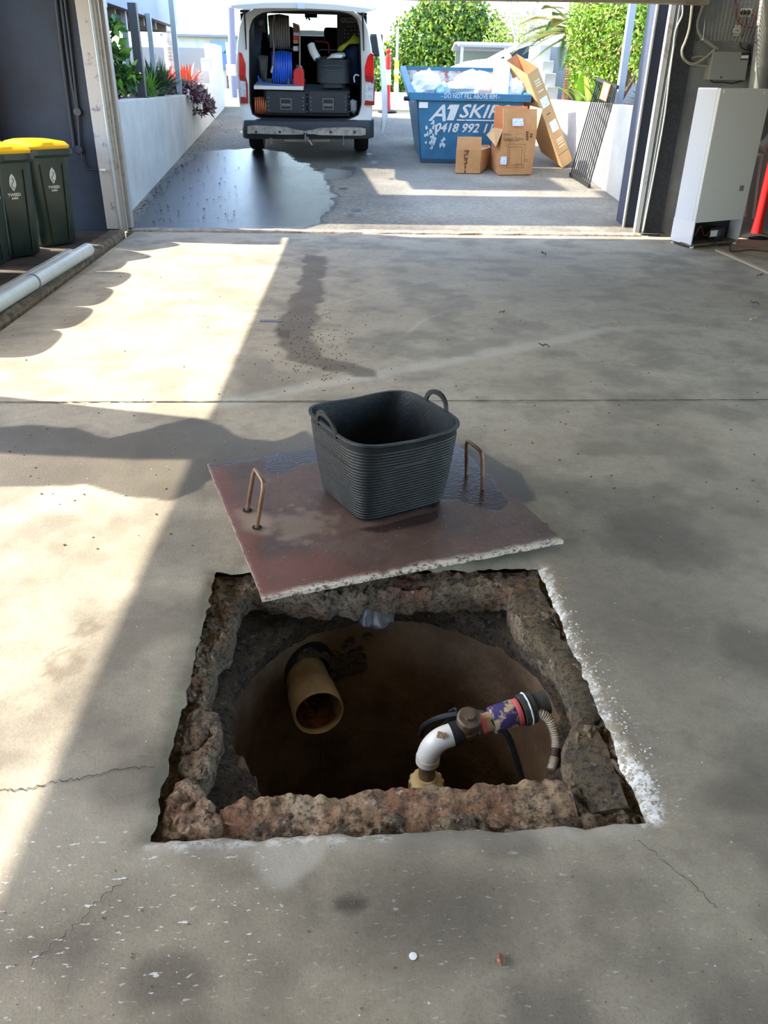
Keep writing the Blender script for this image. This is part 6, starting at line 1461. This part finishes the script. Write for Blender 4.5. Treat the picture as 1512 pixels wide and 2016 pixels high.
# ================================================================ WHEELIE BINS
bg = mat('bin_green', rgb(44, 58, 50), .38, col2=rgb(38, 50, 44), scale=6, bump=.05)
by = mat('bin_yellow', rgb(236, 182, 24), .4)
wht = mat('bin_print', rgb(206, 210, 208), .6)
def ovr(w, d, z, off=0., n=40, e=5):
    return [Vector((p.x, p.y + off, z)) for p in superring(0, 0, 0, w / 2, d / 2, 0, n, e)]
def wheelie(loc, rz, lab, group=None):
    t = thing('wheelie_bin', lab, 'bin', loc, rz, group)
    body = MB().loops([ovr(.36, .36, .015, .0), ovr(.375, .38, .04), ovr(.44, .46, .70), ovr(.45, .475, .80), ovr(.45, .48, .84)], (True, False)).build('bin_body', bg, None, smooth=True); local(body, t)
    rim = MB().loops([ovr(.47, .50, .775, .0, e=6), ovr(.485, .53, .80, e=6), ovr(.50, .55, .80, e=6), ovr(.50, .55, .845, e=6), ovr(.44, .48, .845, e=6)]).build('rim', bg, None); local(rim, t)
    lidb = MB().loops([ovr(.47, .52, .846, e=5), ovr(.48, .53, .87, e=5), ovr(.43, .48, .90, e=4), ovr(.28, .32, .915, .05, e=3), ovr(.05, .05, .918, .05, e=3)], (False, True)).build('lid', by, None, smooth=True); local(lidb, t)
    h_ = MB().tube([(-.17, .27, .88), (-.17, .34, .87), (.17, .34, .87), (.17, .27, .88)], .014, 8).build('handle', bg, None, smooth=True); local(h_, t)
    for s in (-1, 1):
        w = MB().lathe([(.0, -.03), (.10, -.03), (.10, .03), (0, .03)], 20, Matrix.Translation((s * .19, .2, .1)) @ Matrix.Rotation(math.pi/2, 4, 'Y')).build('wheel', black_rubber, None); local(w, t)
        r_ = MB().beam((s * .085, -.195, .05), (s * .11, -.232, .72), .014, .012).build('rib', bg, None); local(r_, t)
    # printed emblem on the front
    sl_ = math.atan2(.045, .66); Mf = Matrix.Translation((0, -.225, .62)) @ Matrix.Rotation(math.pi/2 + sl_, 4, 'X')
    e_ = MB().add([Mf @ Vector((x, y, .004)) for x, y in ((0, .075), (.02, .05), (.030, .01), (.028, -.02), (.012, -.05), (0, -.066), (-.012, -.05), (-.028, -.02), (-.030, .01), (-.02, .05))], [tuple(range(10))]).build('emblem', wht, None); local(e_, t)
    e2 = MB().tube([Mf @ Vector((.012 * math.sin(k), .04 - k * .012, .0065)) for k in range(8)], .0025, 4).build('emblem_line', bg, None); local(e2, t)
    for s_, z_, sz in (('TWEED', -.095, .034), ('SHIRE', -.123, .022)):
        o = text(s_, sz, wht, None, Mf @ Matrix.Translation((0, z_, .003)), 'print', depth=.0006, bold=.001); local(o, t)
    return t
nB = Vector((.72, -.69, 0)).normalized(); rzB = math.atan2(nB.y, nB.x) + math.pi / 2
cB = (onz(108, 487) + onz(136, 474)) / 2 - nB * .19; cB.z = -.018
cA = (onz(31, 509) + onz(65, 498)) / 2 - nB * .19; cA.z = -.018
cB.y = min(cB.y, 8.48)
wheelie(cA, rzB, 'yellow-lidded green wheelie bin, nearer of the two in full view')
wheelie(cB, rzB, 'yellow-lidded green wheelie bin closest to the navy wall corner')
stp_ = (cA - cB)
wheelie((-3.02, 7.14, -.018), math.pi / 2, 'green wheelie bin only just showing at the left edge of the view')
for k, (y, x) in enumerate(((4.86, -2.98), (5.44, -2.95), (6.02, -2.95), (6.59, -2.95))):
    wheelie((x, y, -.018), math.pi / 2 - .03 * (k % 2), 'green wheelie bin in the row continuing out of view along the kerb', 'wheelie bins out of view along the kerb').scale = (1.17, 1.1, 1.06)

# ================================================================ PVC PIPE on the kerb
pv = mat('pvc_grey', rgb(196, 200, 192), .35, col2=rgb(180, 184, 176), scale=5)
pa, pb2 = Vector((-2.15, 7.20, .095)), Vector((-2.255, 4.3, .095))
pe = thing('pvc_pipe', 'long pale grey drain pipe lying along the rough kerb', 'pipe', pa)
Mp = rot_align(pb2 - pa, pa); PL_ = (pb2 - pa).length
MB().lathe([(.0, .04), (.050, .04), (.050, .002), (.055, 0), (.055, PL_), (.0, PL_)], 32, Mp).build('pipe_body', pv, pe, smooth=True)
jn = (pa - onz(68, 556, .09)).length
MB().lathe([(.0555, jn), (.0575, jn + .004), (.0575, jn + .03), (.0555, jn + .034)], 32, Mp, caps=False).build('grey_joint_band', mat('joint_grey', rgb(110, 116, 120), .6), pe)
pi_ = MB()
for k in range(26):
    for j in range(2):
        a = 1.15 + j * .12; c = Mp @ Vector((-.0556 * math.cos(a) * (1 if True else 1), .0556 * math.sin(a), .2 + k * .1)); 
second = thing('pvc_pipe', 'second pale pipe lying behind the long one on the kerb', 'pipe', (-2.29, 7.1, .07))
MB().tube([(-2.285, 7.12, .075), (-2.375, 4.3, .075)], .04, 20).build('pipe_body', pv, second, smooth=True)

# ================================================================ conduits on the navy wall
def wp_(u, v, off=.03, y=8.86): return ony(u, v, y - off)
cn = thing('wall_conduit', 'painted navy conduits with two round junction boxes on the navy wall', 'conduit', wp_(155, 300))
MB().tube([wp_(108, -20), wp_(119, 80), wp_(130, 170), wp_(146, 290)], .016, 8).build('tube', navy_pipe, cn, smooth=True)
MB().tube([wp_(118, -20), wp_(131, 90), wp_(142, 170), wp_(152, 214)], .014, 8).build('tube', navy_pipe, cn, smooth=True)
MB().tube([wp_(125, -20), wp_(140, 100), wp_(153, 214), wp_(157, 292)], .012, 8).build('tube', navy_pipe, cn, smooth=True)
for (u, v) in ((154, 220), (157, 294)):
    MB().lathe([(.042, 0), (.042, .035), (.036, .042), (0, .042)], 20, rot_align((0, -1, 0), wp_(u, v, .0))).build('junction_box', navy_pipe, cn, smooth=True)
MB().tube(bez([wp_(160, 300), wp_(163, 320), wp_(172, 332), wp_(185, 334), wp_(197, 335)]), .008, 8).build('cable', mat('dark_cable2', rgb(40, 44, 50), .5), cn, smooth=True)
MB().tube([ony(197, 335, 8.68), ony(208, 335, 8.68)], .014, 10).build('white_end', white_plastic, cn, smooth=True)

# ================================================================ FRIDGE
P1, P2, P3 = onz(1318, 478), onz(1358, 490), onz(1452, 480)
HF = 1.425; V1 = P1 - P2; V3 = P3 - P2
frd = thing('refrigerator', 'white refrigerator with its back turned, exposed compressor bay at the bottom', 'fridge', P2 + (V1 + V3) / 2)
fw = mat('fridge_white', rgb(226, 226, 230), .12, coat=.5); fbk = mat('fridge_back', rgb(222, 220, 212), .5)
n3 = Vector((0, 0, 1))
def fpt(a, b_, z): return P2 + V1 * a + V3 * b_ + n3 * z
CZ = .245
MB().hexa([fpt(.12, .0, CZ), fpt(.12, 1., CZ), fpt(1., 1., CZ), fpt(1., 0, CZ), fpt(.12, 0, HF), fpt(.12, 1, HF), fpt(1, 1, HF), fpt(1, 0, HF)]).build('cabinet', fw, frd, bevel=.012, seg=3)
MB().hexa([fpt(.0, .0, CZ), fpt(.0, 1., CZ), fpt(.12, 1., CZ), fpt(.12, 0, CZ), fpt(.0, 0, HF-.004), fpt(.0, 1, HF-.004), fpt(.12, 1, HF-.004), fpt(.12, 0, HF-.004)]).build('back_panel', fbk, frd, bevel=.004)
MB().hexa([fpt(.0, 0, .03), fpt(0, .02, .03), fpt(1, .02, .03), fpt(1, 0, .03), fpt(.0, 0, CZ + .01), fpt(0, .02, CZ + .01), fpt(1, .02, CZ + .01), fpt(1, 0, CZ + .01)]).build('side_skirt', fw, frd)
MB().hexa([fpt(.0, .98, .03), fpt(0, 1, .03), fpt(1, 1, .03), fpt(1, .98, .03), fpt(.0, .98, CZ + .01), fpt(0, 1, CZ + .01), fpt(1, 1, CZ + .01), fpt(1, .98, CZ + .01)]).build('side_skirt', fw, frd)
MB().hexa([fpt(.5, .02, .02), fpt(.5, .98, .02), fpt(1, .98, .02), fpt(1, .02, .02), fpt(.5, .02, CZ), fpt(.5, .98, CZ), fpt(1, .98, CZ), fpt(1, .02, CZ)]).build('bay_back', black_plastic, frd)
MB().hexa([fpt(.0, .0, .02), fpt(.0, 1, .02), fpt(.5, 1, .02), fpt(.5, .0, .02), fpt(0, 0, .04), fpt(0, 1, .04), fpt(.5, 1, .04), fpt(.5, .0, .04)]).build('base_tray', mat('rust_tray', rgb(110, 96, 80), .7, .3), frd)
cc = fpt(.25, .62, .11); MB().lathe([(0, -.08), (.06, -.075), (.075, -.03), (.075, .03), (.05, .07), (0, .075)], 20, Matrix.Translation(cc)).build('compressor', black_plastic, frd, smooth=True)
MB().tube(bez([fpt(.1, .1, .12), fpt(.15, .2, .2), fpt(.2, .35, .1), fpt(.2, .5, .16), fpt(.1, .7, .08)]), .006, 6).build('copper_pipe', mat('copper', rgb(150, 90, 60), .4, .8), frd, smooth=True)
MB().hexa([fpt(.1, .42, .09), fpt(.1, .57, .09), fpt(.12, .57, .09), fpt(.12, .42, .09), fpt(.1, .42, .15), fpt(.1, .57, .15), fpt(.12, .57, .15), fpt(.12, .42, .15)]).build('white_label', white_plastic, frd)
MB().hexa([fpt(-.015, .78, .52), fpt(-.015, .86, .52), fpt(0.0, .86, .52), fpt(0., .78, .52), fpt(-.015, .78, .57), fpt(-.015, .86, .57), fpt(0, .86, .57), fpt(0, .78, .57)]).build('grey_sticker', mat('sticker_grey', rgb(130, 126, 118), .6), frd)
for a0, a1 in ((.05, .16), (.40, .56), (.84, .96)):
    MB().hexa([fpt(-.04, a0, HF - .045), fpt(-.04, a1, HF - .045), fpt(0, a1, HF - .045), fpt(0, a0, HF - .045), fpt(-.04, a0, HF - .015), fpt(-.04, a1, HF - .015), fpt(0, a1, HF - .015), fpt(0, a0, HF - .015)]).build('spacer', fbk, frd, bevel=.003)
for a, b_ in ((.05, .05), (.95, .05), (.05, .95), (.95, .95)):
    MB().lathe([(.018, 0), (.018, .035), (0, .035)], 12, Matrix.Translation(fpt(a, b_, 0))).build('foot', white_plastic, frd)
tag(MB().tube(bez([fpt(.2, .4, .10), fpt(-.1, .5, .02), fpt(-.15, .75, .008), onz(1440, 495, .008), onz(1480, 492, .008), onz(1530, 497, .008)]), .0055, 6).build('floor_cable', cab, None, smooth=True), 'black power cord trailing right from the refrigerator over the floor', 'cord')

# ================================================================ RIGHT WALL FITTINGS (wall face y=9.0)
def rw(u, v, off=.02): return ony(u, v, 9.0 - off)
beige = mat('beige_conduit', rgb(150, 146, 130), .5)
eb = thing('electrical_box', 'grey metal electrical box on the wall above the refrigerator', 'box', rw(1435, 130))
def rwbox(mb, u0, v0, u1, v1, o0, o1): a = rw(u0, v1, o0); b_ = rw(u1, v0, o0); return mb.box((a.x, 9.0 - o1, a.z), (b_.x, 9.0 - o0, b_.z))
ebm = mat('box_grey', rgb(138, 140, 136), .5)
f = [rw(1395, 157, .1), rw(1467, 158, .1), rw(1476, 103, .1), rw(1405, 101, .1)]
mb = MB().hexa([f[0] + Vector((-.02, .1, 0)), f[1] + Vector((0, .1, 0)), f[1], f[0], f[3] + Vector((-.02, .1, 0)), f[2] + Vector((0, .1, 0)), f[2], f[3]]).build('case', ebm, eb, bevel=.004)
lb = [rw(1458, 118, .103), rw(1474, 118, .103), rw(1476, 103, .103), rw(1460, 103, .103)]; plate(lb, .001, (0, -1, 0)).build('black_label', black_plastic, eb)
lb = [rw(1459, 115, .106), rw(1473, 115, .106), rw(1474, 109, .106), rw(1460, 109, .106)]; plate(lb, .001, (0, -1, 0)).build('white_label', white_plastic, eb)
lb = [rw(1417, 154, .103), rw(1422, 154, .103), rw(1420, 149, .103)]; plate(lb, .001, (0, -1, 0)).build('warning_mark', dark_metal, eb)
def rtube(name, lab, pts, r, m, cat='conduit', off=.03): return tag(MB().tube(bez([rw(u, v, off) for u, v in pts]), r, 8).build(name, m, None, smooth=True), lab, cat)
rtube('flexible_conduit', 'beige conduit curving from the ceiling down to the electrical box top', [(1396, -15), (1380, 20), (1372, 50), (1380, 72), (1400, 88), (1413, 98)], .016, beige, off=.06)
rtube('flexible_conduit', 'beige conduit looping beside the dark pier up into the box top', [(1365, -15), (1358, 50), (1350, 80), (1343, 98), (1346, 115), (1362, 126), (1382, 118), (1408, 97)], .014, beige, off=.08)
rtube('flexible_conduit', 'beige conduit entering the left side of the box, upper one', [(1350, 85), (1348, 105), (1358, 114), (1375, 111), (1405, 114)], .012, beige, off=.05)
rtube('flexible_conduit', 'beige conduit entering the left side of the box, lower one', [(1344, 100), (1350, 118), (1370, 127), (1400, 131)], .012, beige, off=.04)
tag(MB().tube(bez([ony(1344, 5, 8.9), ony(1343, 30, 8.9), ony(1330, 60, 8.9), ony(1325, 100, 8.9), ony(1318, 150, 8.9), ony(1308, 230, 8.9), ony(1290, 330, 8.9), ony(1266, 455, 8.9)]), .009, 8).build('white_cable', mat('cable_white', rgb(186, 186, 176), .5), None, smooth=True), 'thin white cable running down the dark pier by the door track', 'cable')
rtube('black_lead', 'black lead drooping below the electrical box', [(1398, 157), (1405, 162), (1425, 162), (1440, 164), (1462, 159)], .006, cab, 'cable')
rtube('black_lead', 'black lead coiled at the right top of the electrical box', [(1457, 82), (1459, 92), (1468, 98), (1477, 98), (1475, 90), (1471, 92), (1476, 102), (1477, 120), (1473, 128)], .006, cab, 'cable')
# wire cage with sockets behind
cg = thing('wire_cage', 'white wire mesh guard over the power sockets on the wall', 'cage', rw(1440, 60)); mb = MB(); CO = .16
def cpt(a, b_): # a across, b down
    return rw(1392, 0, CO).lerp(rw(1512 + 18, 0, CO), a).lerp(rw(1385, 78, CO).lerp(rw(1496, 84, CO), a), b_)
for k in range(17): mb.beam(cpt(k / 16, -.4), cpt(k / 16, 1), .002, .002, up=(0, 1, 0))
for k in range(-4, 12): mb.beam(cpt(0, k / 11), cpt(1, k / 11), .002, .002, up=(0, 1, 0))
w = mb.build('mesh_wires', mat('wire_pale', rgb(112, 114, 108), .5), cg); w['kind'] = 'stuff'
mb = MB().beam(cpt(0, -.4), cpt(0, 1), .008, .008, up=(0, 1, 0)).beam(cpt(1, -.4), cpt(1, 1), .008, .008, up=(0, 1, 0)).beam(cpt(0, 1), cpt(1, 1), .008, .008)
for a in (0, 1): mb.beam(cpt(a, 1), cpt(a, 1) + Vector((0, CO, 0)), .008, .008)
mb.build('frame', mat('wire_pale', rgb(0, 0, 0)), cg)
for (u0, v0, u1, v1, lab) in ((1455, 17, 1479, 33, 'upper white double power socket behind the wire cage'), (1442, 50, 1458, 71, 'lower cream power socket behind the wire cage')):
    so_ = thing('power_socket', lab, 'socket', rw(u0, v1)); mb = MB(); rwbox(mb, u0, v0, u1, v1, 0, .025); mb.build('plate', mat('socket_cream', rgb(196, 192, 176), .5), so_, bevel=.004)
    for k in (0.3, .7):
        p = rw(u0 + (u1-u0)*k, (v0+v1)/2, .03); MB().lathe([(.022, 0), (.022, .03), (0, .03)], 14, rot_align((0, -1, 0), p + Vector((0, .008, 0)))).build('plug', black_plastic if v0 < 40 else mat('socket_cream', rgb(0, 0, 0)), so_)
rtube('red_lead', 'red lead looping around the upper power socket', [(1445, -12), (1450, 10), (1450, 35), (1460, 48), (1472, 53), (1486, 48), (1489, 35), (1480, 26)], .008, mat('lead_red', rgb(128, 40, 34), .5), 'cable', .06)
rtube('black_lead', 'black lead hanging from the upper power socket', [(1469, 30), (1470, 50), (1466, 64), (1460, 73)], .005, cab, 'cable', .05)
# large downpipe at the right
dp = thing('downpipe', 'wide grey painted drain pipe running down the wall right of the box', 'pipe', rw(1490, 200, .12))
MB().tube([rw(1520, -40, .13), rw(1487, 200, .13), rw(1478, 250, .13)], .085, 24).build('pipe_body', ebm, dp, smooth=True)
MB().tube([rw(1500, 115, .13), rw(1498, 132, .13)], .092, 24).build('collar', ebm, dp, smooth=True)
MB().tube(bez([rw(1500, 292, .14), rw(1520, 270, .14), rw(1540, 230, .14)]), .06, 16).build('bend', ebm, dp, smooth=True)
# bollard by the right edge, folded frame behind
bolx = onz(1487, 468); bo = bollard((bolx.x, bolx.y, 0), 1.0, .05, 'red bollard leaning in the corner right of the refrigerator', False)
cf = thing('folded_frame', 'pale metal frame propped against the wall behind the refrigerator', 'frame', rw(1490, 400))
mb = MB(); pf = [rw(1477, 310, .2), rw(1500, 305, .2), rw(1484, 430, .1), rw(1466, 425, .1)]
mb.beam(pf[0], pf[1], .03, .03).beam(pf[1], pf[2], .03, .03).beam(pf[0], pf[3], .03, .03).build('frame_tube', ebm, cf)
# timber strip on the floor, leaves and debris
a, b_ = onz(1412, 492, .008), onz(1512, 535, .008)
tag(MB().beam(a, b_ + (b_ - a) * .3, .05, .014).build('timber_batten', mat('batten', rgb(176, 160, 132), .8)), 'pale timber batten lying on the floor by the refrigerator', 'batten')
sbox('floor_trim', (4.02, 4.5, -.001), (5.2, 8.9, .002), dirt, 'browner floor strip right of the batten') if False else None
leafm = mat('dead_leaf', rgb(120, 72, 44), .8)
leaves = [(1495, 600, 'dead brown leaf near the right edge of the floor'), (983, 617, 'small dead leaf right of the curved scratch'), (1082, 684, 'thin brown twig leaf below the pale streak'), (1490, 545, 'curled brown leaf below the timber batten'), (1475, 632, 'pale curled leaf at the right of the floor'), (1075, 503, 'small dark leaf in front of the threshold'), (1230, 640, 'thin straw-coloured leaf above the joint at right')]
for k, (u, v, lab) in enumerate(leaves):
    p = onz(u, v, .004); mb = MB(); r = random.Random(k); a = r.uniform(0, 3); L_ = .07 if k != 1 else .045
    d = Vector((math.cos(a), math.sin(a) * .5, .12)).normalized(); s = d.cross(Vector((0, 0, 1))).normalized()
    vs = []
    for i in range(6):
        t_ = i / 5; w = .016 * math.sin(math.pi * (t_ * .9 + .05)); q_ = p + d * L_ * t_ + Vector((0, 0, .012 * math.sin(t_ * 5) ** 2)); vs += [q_ - s * w + Vector((0, 0, .004)), q_, q_ + s * w + Vector((0, 0, .005))]
    mb.add(vs, [(3*i+j, 3*i+j+1, 3*i+j+4, 3*i+j+3) for i in range(5) for j in (0, 1)])
    o = mb.build('dead_leaf', leafm if k not in (4, 6) else mat('straw_leaf', rgb(186, 164, 124), .8), None, smooth=True); tag(o, lab, 'leaf')
    md = o.modifiers.new('s', 'SOLIDIFY'); md.thickness = .001
hk_ = onz(986, 1889, .006); tag(MB().loops([[hk_ + Vector((math.cos(2*math.pi*j/10) * .008 * s_, (t_ - .5) * .024, .001 + math.sin(2*math.pi*j/10) * .006 * s_)) for j in range(10)] for t_, s_ in ((0, .3), (.2, .9), (.5, 1.), (.8, .7), (1, .2))], (True, True)).build('seed_husk', mat('husk', rgb(128, 84, 50), .6, col2=rgb(60, 40, 28), scale=200), None, smooth=True), 'small brown husk lying on the concrete in the foreground', 'debris')
cp__ = onz(813, 1883, .001); tag(MB().lathe([(.007, 0), (.0075, .0015), (0, .002)], 14, Matrix.Translation(cp__)).build('white_disc', white_plastic), 'tiny white round disc on the concrete in the foreground', 'debris')
tg_p = onz(533, 632, .002); tag(MB().box((tg_p.x - .07, tg_p.y - .02, .002), (tg_p.x + .07, tg_p.y + .02, .006)).build('paper_scrap', mat('scrap_purple', rgb(90, 86, 110), .8, col2=rgb(130, 130, 140), scale=60)), 'small purple-grey scrap flat on the floor left of the damp trail', 'scrap')
# grit
r = random.Random(21); mb = MB()
for k in range(700):
    z0_ = r.random()
    if z0_ < .45: u = r.gauss(620, 45); v = r.gauss(690, 40)
    elif z0_ < .7: u = r.uniform(0, 1500); v = r.uniform(480, 1100)
    else: u = r.uniform(0, 1500); v = r.uniform(1700, 2010)
    if z0_ >= .7 and k % 4: continue
    p = onz(u, max(v, 480), .001)
    if p.x < -2.05: continue
    s = r.uniform(.0012, .0028) if v > 1200 else r.uniform(.002, .006); mb.ball((p.x, p.y, s * .5), s, 5, .6)
tag(mb.build('grit', mat('grit', rgb(104, 84, 62), .9)), 'fine grit and pebbles scattered over the concrete floor', 'grit', kind='stuff')
r = random.Random(22); mb = MB()
for k in range(420):
    t_ = r.random(); lo = onz(1068, 1120).lerp(onz(1285, 1605), t_); p = lo + Vector((abs(r.gauss(0, .018 + .02 * t_)) - .012, r.gauss(0, .01), .0)); s = r.uniform(.002, .006)
    mb.add([p + Vector((r.uniform(-1, 1) * s, r.uniform(-1, 1) * s, r.uniform(0, 1) * s * .8)) for _ in range(4)], [(0, 1, 2), (0, 2, 3), (0, 3, 1), (1, 3, 2)])
tag(mb.build('plaster_flakes', mat('plaster_white', rgb(214, 212, 206), .9)), 'white plaster crumbs along the right edge of the pit', 'debris', kind='stuff')
r = random.Random(23); mb = MB()
for k in range(260):
    p = ond(r.uniform(300, 470), r.uniform(250, 440)) if k % 2 else ond(*((lambda t_: (258 + 175 * t_ + r.gauss(8, 5), 425 - 190 * t_ + r.gauss(0, 3)))(r.random())))
    leaf_mesh(mb, p + Vector((0, 0, .008)), rdir(r) * Vector((1, 1, .1)), Vector((0, 0, 1)), r.uniform(.02, .05), .015)
tag(mb.build('leaf_litter', mat('litter_dark', rgb(52, 40, 30), .9)), 'small dark leaf litter on the wet driveway along the left wall', 'litter', kind='stuff')
GROUPS = {'rubbish_bag': 'rubbish bags in the skip', 'cardboard_box': 'cardboard boxes by the skip', 'dead_leaf': 'fallen leaves on the garage floor', 'lily_plant': 'broad-leaved plants in the right bed',
          'red_bromeliad': 'red bromeliads in the left garden', 'grass_clump': 'strappy clumps in the left garden', 'webbing_strap': 'straps hanging in the van', 'flexible_conduit': 'beige conduits on the right wall',
          'hose_reel': 'hose reels in the van', 'pvc_pipe': 'pipes along the kerb', 'purple_rosette_plant': 'purple rosette plants in the left garden', 'power_socket': 'power sockets behind the cage', 'plastic_sheet': 'torn lining scraps in the pit'}
for o in list(COL.objects):
    if o.parent is None and o.name.split('.')[0] in GROUPS and 'group' not in o: o['group'] = GROUPS[o.name.split('.')[0]]
